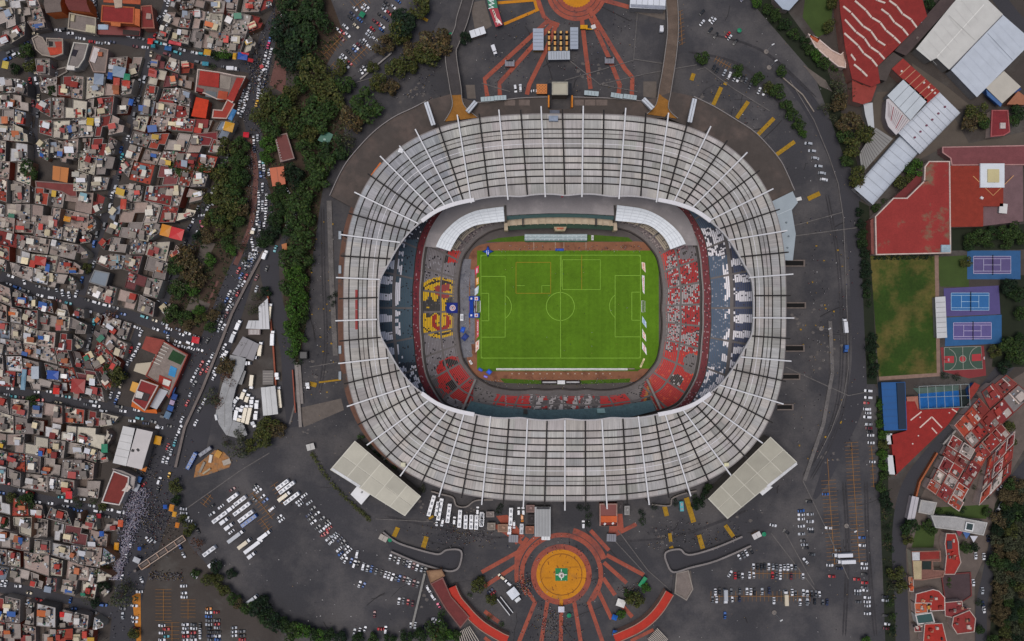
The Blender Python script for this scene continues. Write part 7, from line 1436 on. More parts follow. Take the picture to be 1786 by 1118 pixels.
# ------------------------------------------------------------------ trees, bushes, hedges
def leafmat(name, rgb):
    m, nt, b = _nodes(name); N, L = nt.nodes, nt.links; b.inputs['Roughness'].default_value = .7; b.inputs['Specular IOR Level'].default_value = .2
    a = N.new('ShaderNodeAttribute'); a.attribute_name = 'Col'; v = N.new('ShaderNodeMix'); v.data_type = 'RGBA'; v.blend_type = 'MULTIPLY'; v.inputs[0].default_value = 1
    v.inputs[6].default_value = tuple(q * 4.6 for q in lin(rgb)) + (1,); L.new(a.outputs['Color'], v.inputs[7]); L.new(v.outputs[2], b.inputs['Base Color']); return m
LEAF = {'d': leafmat('leaf_dark', (36, 54, 28)), 'm': leafmat('leaf_mid', (48, 66, 32)), 'o': leafmat('leaf_olive', (66, 70, 36)), 'b': leafmat('leaf_brown', (78, 68, 48)), 'l': leafmat('leaf_bright', (54, 82, 30)), 'k': leafmat('leaf_deep', (26, 42, 27)), 'r': leafmat('leaf_rust', (88, 58, 46)), 'g': leafmat('leaf_grey', (64, 68, 52))}
LNAME = {'d': 'dark green', 'm': 'green', 'o': 'olive green', 'b': 'brownish', 'l': 'bright green', 'k': 'deep green', 'r': 'rust-brown', 'g': 'grey-green'}
rt = random.Random(31)
def crown_data(seed, n=720, sparse=False):
    """unit-radius crown: leaf sprays scattered over several lobes, uneven outline, gaps"""
    q = random.Random(seed); lobes = [(0, 0, .75, .62)]
    for k in range(q.randrange(6, 10)):
        a, d_ = q.uniform(0, 6.28), q.uniform(.35, .72); lobes.append((d_ * math.cos(a), d_ * math.sin(a), q.uniform(.45, .95), q.uniform(.26, .46)))
    mb = MB()
    for k in range(n):
        lx, ly, lz, lr = q.choice(lobes); u, a = q.uniform(-.35, 1), q.uniform(0, 6.28); s_ = math.sqrt(1 - u*u); r_ = lr * q.uniform(.75, 1.08)
        c = Vector((lx + r_*s_*math.cos(a), ly + r_*s_*math.sin(a), lz + r_*u*.85)); nv = Vector((s_*math.cos(a), s_*math.sin(a), u + .5)).normalized(); nv = (nv + Vector((q.gauss(0, .4), q.gauss(0, .4), q.gauss(0, .3)))).normalized()
        t = nv.cross(Vector((q.gauss(0, 1), q.gauss(0, 1), q.gauss(0, 1)))).normalized(); w_ = nv.cross(t); sz = q.uniform(.06, .13) * (.8 if sparse else 1)
        v_ = q.uniform(82, 160); col = (v_ * q.uniform(.9, 1.1), v_, v_ * q.uniform(.8, 1.05))
        mb.face([tuple(c - t*sz), tuple(c - w_*sz*.6 - nv*sz*.2), tuple(c + t*sz), tuple(c + w_*sz*.6 - nv*sz*.2)], 0, col)
    return mb.data('crown', LEAF['m'])
CROWNS = [crown_data(100 + k) for k in range(9)]; SPARSE = [crown_data(200 + k, 260, True) for k in range(3)]
def trunk_data(seed):
    q = random.Random(seed); mb = MB(); mb.tube((0, 0, 0), (0, 0, .45), .05, .035, 7, c=(70, 58, 48))
    for k in range(6):
        a = q.uniform(0, 6.28); e = (.5*math.cos(a), .5*math.sin(a), q.uniform(.7, 1)); m_ = (.2*math.cos(a+.3), .2*math.sin(a+.3), .62); mb.tube((0, 0, .42), m_, .028, .018, 5, c=(74, 62, 52)); mb.tube(m_, e, .018, .006, 5, c=(78, 66, 56))
    return mb.data('trunk', MA('bark', .2, 2))
TRUNKS = [trunk_data(k) for k in range(4)]
BUSHES = [crown_data(300 + k, 200) for k in range(4)]
NTREE = [0]
PLACES = {}
def tree(x, y, r, kind, place):
    rm = r * S * (1.12 if 'belt' in place or 'park' in place else .97); hgt = min(max(3.2, rm * 1.35), 11)
    x, y = PX(*P(x, y, hgt * .7)[:2], 0)
    nm = 'tree' if r >= 9 else 'bush'; k_ = (place, LNAME[kind], nm); PLACES[k_] = PLACES.get(k_, 0) + 1
    o = thing(nm, 'x', nm, P(x, y), 'trees and bushes, ' + place); o['_k'] = list(k_); o['_n'] = PLACES[k_]
    ro = rt.uniform(0, 6.28)
    if nm == 'tree':
        t = sub(rt.choice(TRUNKS), 'trunk', o, rotz=ro); t.scale = (rm, rm, hgt)
        c = sub(rt.choice(SPARSE if kind in 'gr' else CROWNS), 'crown', o, {0: LEAF[kind]}, rotz=ro)
    else: c = sub(rt.choice(BUSHES), 'foliage', o, {0: LEAF[kind]}, rotz=ro)
    c.scale = (rm * 1.08 * rt.uniform(.92, 1.08), rm * 1.08 * rt.uniform(.92, 1.08), hgt * .85)
    NTREE[0] += 1; return o
T = {}
T['in the dark belt between the avenue and the north-west lot'] = '510 15 28d 545 10 22d 500 50 26k 525 70 30d 545 40 25d 510 95 24k 488 85 15k 535 110 18d 540 125 24o 522 146 16m 560 150 22o 580 162 24o 600 145 18m 470 176 20o 490 182 20m 455 206 17o 475 216 21m 500 200 20o 520 222 20m 545 190 24m 540 236 17o 560 210 20m 470 252 14l 463 272 11l 535 260 17m 512 304 20k 560 290 26m 580 260 25d 600 235 21g 610 205 22b 637 181 26m 660 140 16o 682 152 14b 690 120 18o 716 105 17o 700 40 26k 694 52 20o 666 76 18b 730 10 19o 755 74 27b 742 92 20o 720 86 16b 810 67 10k 650 118 10o 572 185 18m 505 165 16o 592 118 14o'
T['in the tree belt west of the stadium'] = '540 330 22m 525 350 20m 555 308 20m 515 375 22m 530 395 20m 505 400 15d 520 425 21m 505 450 18m 527 457 16m 515 480 20l 503 502 16m 520 510 17l 512 535 19l 526 552 12m 508 570 17l 519 592 13l 510 612 12l 519 630 8d 475 345 10m 485 365 14d 480 386 14d 475 405 15k 465 415 12d 490 330 12d 497 346 11m 455 425 9d 585 512 6k 580 530 6k 575 520 5k'
T['in the park beside the avenue'] = '305 290 14m 320 296 12m 335 293 14o 350 290 14m 365 296 12m 395 260 18o 415 255 17m 400 288 19m 420 280 15m 385 310 19o 406 322 19m 425 310 13d 390 340 21o 410 346 19m 370 345 15o 400 370 19o 380 375 17m 420 365 15b 365 386 15o 386 400 15o 415 384 13m 360 410 13b 395 420 11m 345 415 11k 365 453 11l 420 425 13g 405 436 9l 430 450 9g 320 450 19b 304 460 17m 330 470 18b 340 486 15b 318 490 17g 310 506 15m 333 504 13l 300 546 15m 320 552 13m 346 541 10l 350 556 11o 330 566 10b 372 550 11b 386 536 9g 367 572 9m'
T['in the dense neighbourhood'] = '45 88 14m 50 116 14o 25 118 10d 90 158 9d 50 296 18m 150 468 10o 270 435 7l 40 525 9o 192 548 11r 205 655 17o 190 642 10m 55 700 11m 36 706 9d 200 733 7l 165 776 9k 40 875 17m 20 868 11o 8 912 10d 70 972 17k 84 990 12k 175 1003 14o 181 1026 12k 150 1042 14g 163 1052 10k 210 1040 25g 222 1020 14g 232 1108 11o 163 873 8m 178 883 9o 92 1080 11k 158 1092 7k 391 92 14l 376 94 9m 370 116 7m 136 880 8d 105 250 6m 98 340 6m 8 655 7d 12 670 8k 130 872 6m'
T['along the truck yard'] = '393 640 18b 398 662 15r 365 695 19g 382 700 14r 424 600 9g 450 522 15g 440 538 14g 464 508 11k 466 745 21o 480 747 17b 456 766 18o 420 757 16g 413 786 21g 436 778 14o 395 770 12g'
T['along the diagonal hedge of the southern lots'] = '305 848 13o 308 873 11d 328 924 13o 318 905 9o 343 953 15r 378 988 12k 362 1010 13o 380 1014 13o 392 1029 13o 405 1044 13m 418 1054 12b 431 1060 14m 450 1058 19k 461 1079 18d 480 1084 17k 496 1092 15d 511 1101 17m 527 1103 16l 543 1107 13d 557 1109 13l 575 1109 13d 592 1113 13k 622 1114 12d 650 1115 12m 680 1114 13d 710 1113 13d 735 1110 14d 765 1099 21m 778 1107 16l 796 1110 12m 340 1000 9m 404 1000 10k'
T['on the south plaza'] = '833 1020 15o 770 1071 8l 819 1038 5m 855 1046 11o 854 1076 6m 874 1090 6m 1108 1048 17o 1127 1025 10l 1083 1071 9l 1096 1036 9m'
T['at the south foot of the stadium'] = '870 892 8k 873 884 6k 1013 885 8k 1024 886 7k 1027 900 7d 1027 914 7k 1120 896 8k 1122 910 8d 1142 885 7k 1178 876 8k 1218 880 13k 1230 864 11k 1236 850 9d 1212 868 7d 630 762 8l 655 793 9k 643 778 7d 683 818 9d 670 805 8d 735 853 9g'
T['around the north-east lot'] = '1225 100 15m 1288 123 13m 1323 136 12m 1364 123 12m 1343 152 11o 1358 161 15m 1372 184 13m 1382 198 12m 1393 217 13m 1400 232 9l 1320 4 11l 1338 15 11m 1353 26 12m 1370 43 12d 1385 60 12m 1403 73 12d 1416 86 11m 1425 96 12l 1440 111 12m 1457 116 9m 1447 45 13o 1452 4 12o 1463 140 20g 1472 164 21g 1465 178 17b 1440 190 12g 1483 214 23b 1506 230 19o 1474 234 17m 1488 255 20o 1496 304 19o 1500 326 13b 1478 280 12m 1455 205 8g'
T['in the hedge between ring road and club'] = '1498 370 9k 1501 390 10k 1504 408 10d 1506 424 10d 1509 442 10k 1511 460 10k 1512 478 10k 1513 496 10k 1514 512 9d 1521 590 10k 1522 606 11k 1523 624 11d 1524 640 10k 1523 655 10k 1516 530 7d 1537 705 10l 1538 722 10m 1539 740 10l 1540 758 10l 1541 776 10o 1541 794 10l 1541 812 10l 1541 830 9m 1537 850 10m 1543 866 12k 1548 880 11k 1548 922 8k 1552 940 8d 1556 958 7d 1563 1000 15o 1560 1018 15g 1573 1024 13o 1553 1052 8m 1557 1076 8m 1558 1100 8k 1510 1117 9l'
T['in the club grounds'] = '1598 292 16l 1580 288 12m 1570 317 14o 1588 310 10o 1530 362 9m 1545 350 7m 1695 415 13m 1712 410 15m 1732 407 14d 1750 406 15m 1768 403 14m 1783 416 13m 1690 430 9d 1722 424 11m 1757 424 12m 1686 458 11o 1762 500 15k 1776 515 17d 1784 545 14m 1760 602 17m 1737 612 13o 1776 622 17m 1754 640 14k 1784 592 14d 1705 196 21o 1694 211 18b 1717 214 14m 1776 196 15d 1768 210 12m 1620 8 13d 1602 2 10m 1650 655 8k 1670 658 8k'
T['in the red tile estate'] = '1590 920 17d 1585 938 13o 1618 915 11m 1627 926 9m 1640 893 8m 1658 898 8k 1680 890 8k 1723 893 9m 1685 958 11m 1700 955 9k 1656 1012 5l 1657 1022 5l 1675 872 9k 1664 800 5d 1700 800 5m 1690 735 6o 1716 745 5d 1735 690 5m 1760 690 6d 1655 850 5m 1630 835 5d 1715 820 6o 1745 790 5d 1730 830 6m 1700 850 5d 1640 800 4m 1680 770 4d 1760 746 12o 1766 772 10o 1740 775 8d 1722 865 7k 1770 700 9o'
cols = 'dkmob'
rq = random.Random(3); hs = []
for k in range(62):
    for _ in range(40):
        x, y = rq.uniform(1728, 1792), rq.uniform(842, 1122)
        if x < 1735 + max(0, (930 - y)) * .25 or x < 1726 + max(0, min(1, (1000 - y) / 80)) * 14: continue
        if all(math.hypot(x - a, y - b) > 12 for a, b in hs): hs.append((x, y)); break
T['by the hill road'] = '1710 1098 10d 1708 1050 8d'
ALLT = []
for place, s_ in T.items():
    v = s_.split()
    for i in range(0, len(v), 3): ALLT.append(tree(float(v[i]), float(v[i+1]), float(v[i+2][:-1]), v[i+2][-1], place))
# the wooded hillside on the eastern edge: one mass of crowns
mb = MB(); kk = list(LEAF)
for x, y in hs:
    r_ = rq.uniform(10, 17) * S; ki = rq.choice('dkobbmg'); X, Y, _ = P(x, y, 6); a = rq.uniform(0, 6.28); ca, sa = math.cos(a), math.sin(a)
    for me, mi, sz in ((rq.choice(CROWNS), kk.index(ki), 6.5), (TRUNKS[0], len(kk), 8)):
        i = len(mb.v); mb.v.extend((X + r_*(v.co.x*ca - v.co.y*sa), Y + r_*(v.co.x*sa + v.co.y*ca), v.co.z * sz) for v in me.vertices); cd = me.color_attributes['Col'].data
        for p in me.polygons: mb.f.append(tuple(i + q for q in p.vertices)); mb.m.append(mi); g = rq.uniform(82, 160); mb.c.append((g, g, g * .95) if mi < len(kk) else (74, 62, 52))
stuff(mb, 'hillside_wood', [LEAF[k] for k in kk] + [MA('bark', .2, 2)], 'dark mixed wood covering the eastern hillside')
# low growth under the trees of the belts and the park
mb = MB(); kk = 'dmobk'; polys_ = [[(480, -5), (556, -5), (590, 60), (560, 130), (610, 200), (562, 335), (545, 450), (535, 560), (524, 640), (494, 620), (498, 430), (470, 330), (455, 200), (500, 110)], [(302, 285), (430, 255), (436, 380), (398, 468), (352, 585), (290, 565), (318, 450), (345, 395)], [(1530, 695), (1547, 700), (1552, 880), (1562, 1110), (1548, 1110), (1537, 880)], [(440, 20), (1, 1), (2, 2)]]
for k in range(5200):
    pl = polys_[0 if k % 9 < 5 else (1 if k % 9 < 8 else 2)]; xs_, ys_ = [p[0] for p in pl], [p[1] for p in pl]; x, y = rq.uniform(min(xs_), max(xs_)), rq.uniform(min(ys_), max(ys_))
    if not inpoly(x, y, pl) or vn(x, y, 14) < .36: continue
    X, Y, _ = P(x, y); c = Vector((X, Y, rq.uniform(.3, 1.4)))
    for q_ in range(3):
        d_ = Vector((rq.gauss(0, .7), rq.gauss(0, .7), rq.uniform(-.2, .3))); nv = Vector((rq.gauss(0, .5), rq.gauss(0, .5), 1)).normalized(); t_ = nv.cross(Vector((rq.gauss(0, 1), rq.gauss(0, 1), .1))).normalized(); w2 = nv.cross(t_); sz = rq.uniform(.35, .8); g = rq.uniform(80, 150); e = c + d_
        mb.face([tuple(e - t_*sz), tuple(e - w2*sz*.6), tuple(e + t_*sz), tuple(e + w2*sz*.6)], kk.index(rq.choice('dmobk')), (g, g, g))
stuff(mb, 'undergrowth', [LEAF[k] for k in kk], 'low scrub and undergrowth beneath the trees')
# labels: kind of crown, where it stands, counted from the north within its kind
by = {}
for o in ALLT: by.setdefault(tuple(o['_k']), []).append(o)
for (place, cn, nm), L_ in by.items():
    L_.sort(key=lambda o: -o.location.y)
    for i, o in enumerate(L_):
        o['label'] = f"{cn} {nm} {place}" if len(L_) == 1 else f"{ordw(i + 1)} {cn} {nm} from the north {place}".replace('between the avenue and', 'toward').replace('between ring road and club', 'by the club')
        if '_k' in o: del o['_k']; del o['_n']
def hedge(label, pts, w_, h, kind):
    o = thing('hedge', label, 'hedge', P(*pts[0])); q = W(cr(pts, 4), 0); mb = MB(); rg = random.Random(len(label))
    L_ = sum(math.dist(a, b) for a, b in zip(q, q[1:]))
    for k in range(int(L_ * 9)):
        i = rg.randrange(len(q) - 1); t = rg.random(); p = [q[i][j] + (q[i+1][j] - q[i][j]) * t for j in range(2)]; c = Vector((p[0] + rg.uniform(-w_, w_)/2, p[1] + rg.uniform(-w_, w_)/2, rg.uniform(.3, h))); nv = Vector((rg.gauss(0, .5), rg.gauss(0, .5), 1)).normalized(); t_ = nv.cross(Vector((rg.gauss(0, 1), rg.gauss(0, 1), .1))).normalized(); w2 = nv.cross(t_); sz = rg.uniform(.35, .7); v_ = rg.uniform(82, 160)
        mb.face([tuple(c - t_*sz), tuple(c - w2*sz*.6), tuple(c + t_*sz), tuple(c + w2*sz*.6)], 0, (v_, v_, v_))
    mb.build('foliage', LEAF[kind], o); return o
hedge('long clipped olive hedge curving beside the cream hall and car park', [(545, 790), (566, 826), (598, 862), (628, 890), (646, 906)], 2.6, 2, 'o')
hedge('low green hedge along the lawn edge of the club', [(1523, 449), (1624, 449)], 3, 2, 'k')
# ------------------------------------------------------------------ vehicles
PAINT = {k: MPlain('paint_' + n, c, .35, .5, coat=.3) for k, (n, c) in {'w': ('white', (204, 205, 209)), 's': ('silver', (160, 164, 170)), 'g': ('grey', (92, 94, 98)), 'k': ('black', (26, 26, 29)), 'r': ('red', (168, 24, 32)), 'm': ('maroon', (96, 24, 34)), 'b': ('blue', (34, 84, 150)), 'n': ('navy', (30, 40, 72)), 'y': ('yellow', (206, 160, 30)), 'o': ('orange', (200, 120, 30)), 'p': ('pink', (206, 60, 110)), 't': ('turquoise', (60, 150, 160)), 'e': ('green', (60, 130, 80)), 'c': ('cream', (196, 184, 160))}.items()}
PN = {'w': 'white', 's': 'silver', 'g': 'grey', 'k': 'black', 'r': 'red', 'm': 'maroon', 'b': 'blue', 'n': 'navy', 'y': 'yellow', 'o': 'orange', 'p': 'pink', 't': 'turquoise', 'e': 'green', 'c': 'cream'}
GLS, TYR = MPlain('car_glass', (22, 26, 32), .12, .6), MPlain('tyre', (20, 20, 20), .9)
def loft(mb, secs, m=0):
    """closed skin through cross sections [(x, halfwidth, zlow, zhigh)]"""
    P_ = [[(x, -w_, a), (x, w_, a), (x, w_ * .94, b), (x, -w_ * .94, b)] for x, w_, a, b in secs]
    for A, B in zip(P_, P_[1:]):
        for i in range(4): j = (i + 1) % 4; mb.face([A[i], A[j], B[j], B[i]][::-1], m)
    mb.face(P_[0], m); mb.face(P_[-1][::-1], m)
def car_proto(kind):
    L_, Wd, van = {'car': (4.5, .88, 0), 'hatch': (3.9, .84, 0), 'van': (5.0, .95, 1)}[kind]; h = L_ / 2; b = MB()
    loft(b, [(-h, Wd*.82, .35, .74), (-h+.25, Wd*.97, .28, .86), (-h+.9, Wd, .28, .92), (h-1.2, Wd, .28, .92), (h-.35, Wd*.95, .28, .80), (h, Wd*.78, .35, .66)])
    for x in (-h + .85, h - .9):
        for y in (-Wd + .06, Wd - .06): 
            for k in range(2): pass
            b.beam((x - .32, y, .62), (x + .32, y, .62), .2, .6, 1)
    c = MB(); x0, x1 = (-h + .25, h - 1.1) if van else ((-h + .55, h - 1.35) if kind == 'car' else (-h + .2, h - 1.2)); zr_ = 1.9 if van else 1.42; d0, d1 = (.2, .8) if van else (.75, 1.0)
    lo = [(x0, -Wd*.93, .9), (x1, -Wd*.93, .9), (x1, Wd*.93, .9), (x0, Wd*.93, .9)]; hi = [(x0+d0, -Wd*.7, zr_), (x1-d1, -Wd*.7, zr_), (x1-d1, Wd*.7, zr_), (x0+d0, Wd*.7, zr_)]
    for i in range(4): j = (i + 1) % 4; c.face([lo[i], lo[j], hi[j], hi[i]])
    r_ = MB(); r_.face(hi); r_.v = [(x, y * 1.06, z + .02) for x, y, z in r_.v]
    return b.data('body', [PAINT['w'], TYR]), c.data('window_glass', [GLS]), r_.data('roof_panel', [PAINT['w']])
PROTO = {k: car_proto(k) for k in ('car', 'hatch', 'van')}
def bus_proto(L_, Wd=1.27, H_=3.1, hatches=3):
    h = L_ / 2; b = MB(); loft(b, [(-h, Wd*.9, .4, H_-.25), (-h+.2, Wd, .35, H_), (h-.3, Wd, .35, H_), (h, Wd*.92, .4, H_-.5)])
    for x in (-h*.55, h*.6):
        for y in (-Wd+.1, Wd-.1): b.beam((x-.5, y, .95), (x+.5, y, .95), .3, .9, 1)
    g = MB(); g.face([(h+.02, -Wd*.8, 1.2), (h+.02, Wd*.8, 1.2), (h-.32, Wd*.8, H_-.05), (h-.32, -Wd*.8, H_-.05)])
    for s_ in (1, -1): q = [(-h+.5, s_*(Wd+.01), 1.5), (h-.6, s_*(Wd+.01), 1.5), (h-.6, s_*(Wd*.95+.02), 2.5), (-h+.5, s_*(Wd*.95+.02), 2.5)]; g.face(q if s_ < 0 else q[::-1])
    u = MB()
    for k in range(hatches): x = -h + L_ * (k + .6) / (hatches + .2); u.box(x, 0, H_, H_ + .22, 1.0 if k % 2 else 1.9, 1.5 if k % 2 else 1.2, c=(150, 152, 156))
    return b, g, u
_veh = {}
def bus_data(L_):
    k = round(L_ * 2) / 2
    if k not in _veh: b, g, u = bus_proto(k, hatches=max(1, int(k / 3))); _veh[k] = (b.data('body', [PAINT['w'], TYR]), g.data('windscreen', [GLS]), u.data('roof_unit', [MA('painted')]))
    return _veh[k]
def truck_data(L_):
    k = ('t', round(L_ * 2) / 2)
    if k not in _veh:
        L_ = k[1]; h = L_ / 2; cab = 2.1; a = MB(); loft(a, [(h - cab, 1.1, .5, 2.3), (h - .7, 1.12, .5, 2.3), (h, 1.0, .5, 1.4)]); a.beam((-h, 0, .9), (h - cab, 0, .9), 1.0, .4, 1)
        for x in (-h*.6, h - 1.2):
            for y in (-.95, .95): a.beam((x-.48, y, .95), (x+.48, y, .95), .3, .9, 1)
        c = MB(); c.box((-h + h - cab - .3) / 2, 0, .95, 3.3, L_ - cab - .3, 2.35); g = MB(); g.face([(h - .02, -.9, 1.45), (h - .02, .9, 1.45), (h - .6, .95, 2.28), (h - .6, -.95, 2.28)])
        g.v = [(x + .04, y, z + .05) for x, y, z in g.v]
        _veh[k] = (a.data('cab', [PAINT['w'], TYR]), g.data('windscreen', [GLS]), c.data('cargo_box', [PAINT['w']]))
    return _veh[k]
VEH = []      # (cluster, sort key, object, noun phrase)
def put(kind, px, py, deg, col, cluster, L_=0):
    """deg: long axis in the photo, x right and y down"""
    x, y, _ = P(px, py, .8); o = thing({'car': 'car', 'hatch': 'car', 'van': 'van', 'bus': 'bus', 'truck': 'truck'}[kind], 'x', {'hatch': 'car'}.get(kind, kind), (x, y, .05), {'bus': 'coaches and buses', 'truck': 'parked trucks', 'van': 'parked vans'}.get(kind, 'parked cars') + ' ' + cluster)
    o.rotation_euler = (0, 0, math.radians(-deg))
    if kind in PROTO: b, c, r_ = PROTO[kind]; sub(b, 'body', o, {0: PAINT[col]}); sub(c, 'window_glass', o); sub(r_, 'roof_panel', o, {0: PAINT[col]})
    elif kind == 'bus': b, g, u = bus_data(L_); sub(b, 'body', o, {0: PAINT[col]}); sub(g, 'windscreen', o); sub(u, 'roof_unit', o)
    else: a, g, c = truck_data(L_); sub(a, 'cab', o, {0: PAINT['w' if col != 'b' else 'b']}); sub(g, 'windscreen', o); sub(c, 'cargo_box', o, {0: PAINT[col]})
    VEH.append((cluster, (px, py), o, PN[col] + ' ' + {'hatch': 'car'}.get(kind, kind))); return o
rv = random.Random(21)
RAND = 'wwwwsssskggggnnkrbmc'
EXTRA = []     # past the 300 individuals: traffic that reads as one mass
NCAR = [0]
def lot(cluster, org, s, deg=0.0, sc=3.993):
    """cars of one cluster: 'x y[colour][!angle]' in zoom coordinates"""
    for w_ in s.split(';'):
        w_ = w_.strip()
        if not w_: continue
        f = w_.split(); x, y = org[0] + float(f[0]) / sc, org[1] + float(f[1]) / sc; c = f[2] if len(f) > 2 else '?'; dg = float(f[3]) if len(f) > 3 else deg
        kind = 'van' if 'V' in c else rv.choice(['car', 'car', 'hatch']); c = c.replace('V', '')
        c = rv.choice(RAND) if c in ('?', '') else c; dg += rv.uniform(-2, 2) + (180 if rv.random() < .5 else 0)
        if cluster is None or NCAR[0] >= 298: EXTRA.append((x, y, dg, c, kind)); continue
        NCAR[0] += 1; put(kind, x, y, dg, c, cluster)
O1, O2, O3, O4 = (560, 838), (280, 838), (1120, 838), (1400, 838)
lot('in the long curved row of the south-west lot', O2, '1000 105 w;1035 155 s;1060 195 g;1090 230 w;1125 265 g;1155 290 k;960 145 w;975 165 w;1030 240 n;1045 265 g;1065 290 w;1095 325 g;1125 345 w;1165 310 w;1150 372 r;1172 335 r;1130 378 r;1170 405 w;1188 430 w', -36)
lot('in the long curved row of the south-west lot', O1, '90 380 s;110 390 w;50 405 w;130 410 n;150 430 g;70 430 w;170 450 g;178 470 w;125 480 w;195 490 w;135 510 b;155 530 w', -42)
lot('in the long curved row of the south-west lot', O1, '170 555 w -62;210 560 b -70;232 582 wV -70;258 580 k -72;293 600 wV -76;323 612 s -76;350 617 b -74;383 635 g -72;420 645 k -72;448 655 w -70;472 662 w -70;497 673 wV -72;523 678 g -72;545 682 b -72;577 687 m -72;600 694 g -72;617 706 w -70;645 715 m -72;672 725 g -74;250 515 wV -76')
lot('in the short row below the western sunken drive', O1, '482 535 w;512 548 g;540 560 w;575 570 k;597 578 n;618 585 w;643 595 m;668 607 w;700 617 s;725 627 k', -72)
lot('loose on the big south-west asphalt', O1, '268 722 w -70;297 730 b -60;542 840 w -80;573 840 g -84;605 848 r -84;637 858 m -84;372 932 m -85')
lot('along the tree hedge of the south-west lot', O1, '232 1055 s -80;268 1050 w -80;305 1035 w -70;415 1035 r 0;450 1040 wV -88;625 1010 s -85;655 1010 s -85;785 980 w 60;805 970 w 20;748 755 wV 62;780 810 wV 58;820 872 p 55;730 1020 n 0;880 748 g 30')
lot('in the bottom rows of the lot beside the avenue', O2, '160 735 w;163 783 w;163 812 w;172 1003 w;172 1030 w;172 1057 w;175 1085 r;172 1110 w;228 1003 g;230 1030 w;225 1060 r;228 1085 g;228 1110 w;335 893 o;335 920 w;333 947 b;335 975 g;335 1003 s;335 1030 k;345 1055 k;345 1082 n;345 1108 g;388 918 r;390 975 g;392 1000 r;392 1025 s;395 1055 k;395 1083 w;395 1108 b;512 1025 s;512 1053 w;512 1080 w;567 1050 g;567 1080 k;567 1108 r;275 1015 k 90;275 1050 w 90;275 1085 w 90;8 1010 w;40 1035 r;8 1062 w;40 1085 t;10 1110 w', 0)
lot('at the western edge of the south-west lot', O2, '157 198 s 0;160 228 w 5;170 255 s 15;195 280 s 25;225 322 s -40;262 352 k 70;358 178 k -35;358 232 s -35;420 183 w -35;655 40 k -40;665 55 w -40;685 72 w -40;710 112 w -40;730 140 b -40;655 130 g 45;775 198 wV -40;828 253 w -40;843 275 w -40;500 62 m -35;493 358 w -40;235 665 w 35')
lot('in the northern double row of the south-east lot', O3, '775 600 w;805 600 k;830 602 k;853 600 k;882 600 w;912 602 s;937 605 g;963 610 w;990 606 w;1015 605 w;1040 605 w;1068 605 g;612 650 w -60;648 665 r;673 660 k;698 665 w;748 660 w;777 660 w;908 660 r;935 662 g;962 668 w;1038 668 m;1120 668 w', 90)
lot('in the southern double row of the south-east lot', O3, '510 778 w;540 770 k;620 775 g;680 772 g;730 772 w;757 775 w;783 775 k;835 773 s;885 768 n;1045 780 w;1068 785 g;1122 782 w;1150 788 w;1180 785 g;490 828 g;518 830 w;627 830 w;678 825 n;918 838 w;1100 848 w;1150 845 s;577 940 b', 90)
lot('in the short slanted row under the eastern sunken drive', O3, '678 535 w;705 520 g;727 505 w;762 492 k', 62)
lot('in the side columns of the south-east lot', O3, '1108 212 b;1108 238 w;1108 268 w;1110 318 w;1110 372 s;1120 418 g;1130 447 s;1165 148 k;1170 235 s;1172 285 w;1172 337 w;1138 560 w 50;1180 517 k 15;1005 357 k 40;913 312 w 10', -4)
lot('in the eastern part of the south-east lot', O4, '160 95 b;52 287 w;57 337 w;57 357 k;180 330 w;413 398 b;415 452 w;245 485 g;190 590 w;258 612 n;430 580 w;430 610 w;430 652 k;203 668 r;377 688 r;432 712 r;385 768 w;438 765 w;430 745 g;385 790 g;450 815 w;450 845 w;453 873 w;390 845 g;452 927 w;575 808 k;575 835 s;578 940 k;590 1000 w;585 1030 m;45 145 k;20 445 s;20 470 k;68 515 g', 2)
lot('in the eastern part of the south-east lot', O4, '30 790 w;62 790 k;92 790 g;117 793 w;35 845 w;85 845 k;140 850 g;170 848 n', 90)
lot('parked along the roadside hedge', (1400, 560), '457 485 wV;457 532 wV;445 570 r;450 613 wV;457 640 w;450 668 wV;460 718 s;462 745 m;468 770 k;475 795 w;478 847 w;487 980 w', 2, 3.992)
lot('in the rows of the north-west lot', (560, 0), '315 43 w;298 62 w;237 60 w;218 97 n;205 122 k;268 137 b;243 180 c;170 185 w;122 210 w;148 222 r;185 242 w;143 268 m;503 47 w;447 45 g;437 68 w;475 90 r;535 5 b;410 105 k;452 130 n;375 150 m;398 165 r;425 180 w;420 207 b;358 200 r;340 222 w;328 245 s;375 272 w;308 285 w;283 293 g;262 313 m;243 328 w;335 325 w;230 347 b;190 362 k;160 392 w;145 410 s;200 437 r;177 457 w;455 20 k', 42)
lot('by the wall of the north-west lot', (560, 0), '300 475 w 60;282 497 w 60;320 470 k 60;515 268 s 40')
lot('in the loose cluster of the north-east lot', (1120, 0), '480 132 w;498 145 w;418 158 w;418 85 k;475 210 k;513 245 k;597 240 r;610 260 w;650 292 k;700 -5 n', -50)
lot('under the trees of the north-east lot', (1120, 0), '500 470 k;522 490 k;573 505 s;607 525 wV;642 545 w;670 548 w;700 548 k;722 560 g;752 597 g;815 630 w;850 645 w', -65)
lot('in the line of grey vans on the ring road', (1400, 0), '40 1000 sV;65 1052 sV;88 1102 sV', 10, 3.992)
lot('in the line of grey vans on the ring road', (1400, 280), '110 40 sV;135 88 sV;148 133 wV', 8, 3.992)
lot('by the gates of the north plaza', (840, 0), '235 617 wV 80;270 612 wV 88;368 633 w 0')
lot(None, O4, '1205 525 w 88;1262 530 w 88;1188 712 w 85;1252 768 s 88;1255 860 n 88;1262 900 w 80;1292 405 n 85;1345 245 w -70;1352 215 g -65;1375 185 w -55;1388 160 s -50;1410 105 w -48;1370 50 w -50;1340 262 s -70', 0, 3.992)
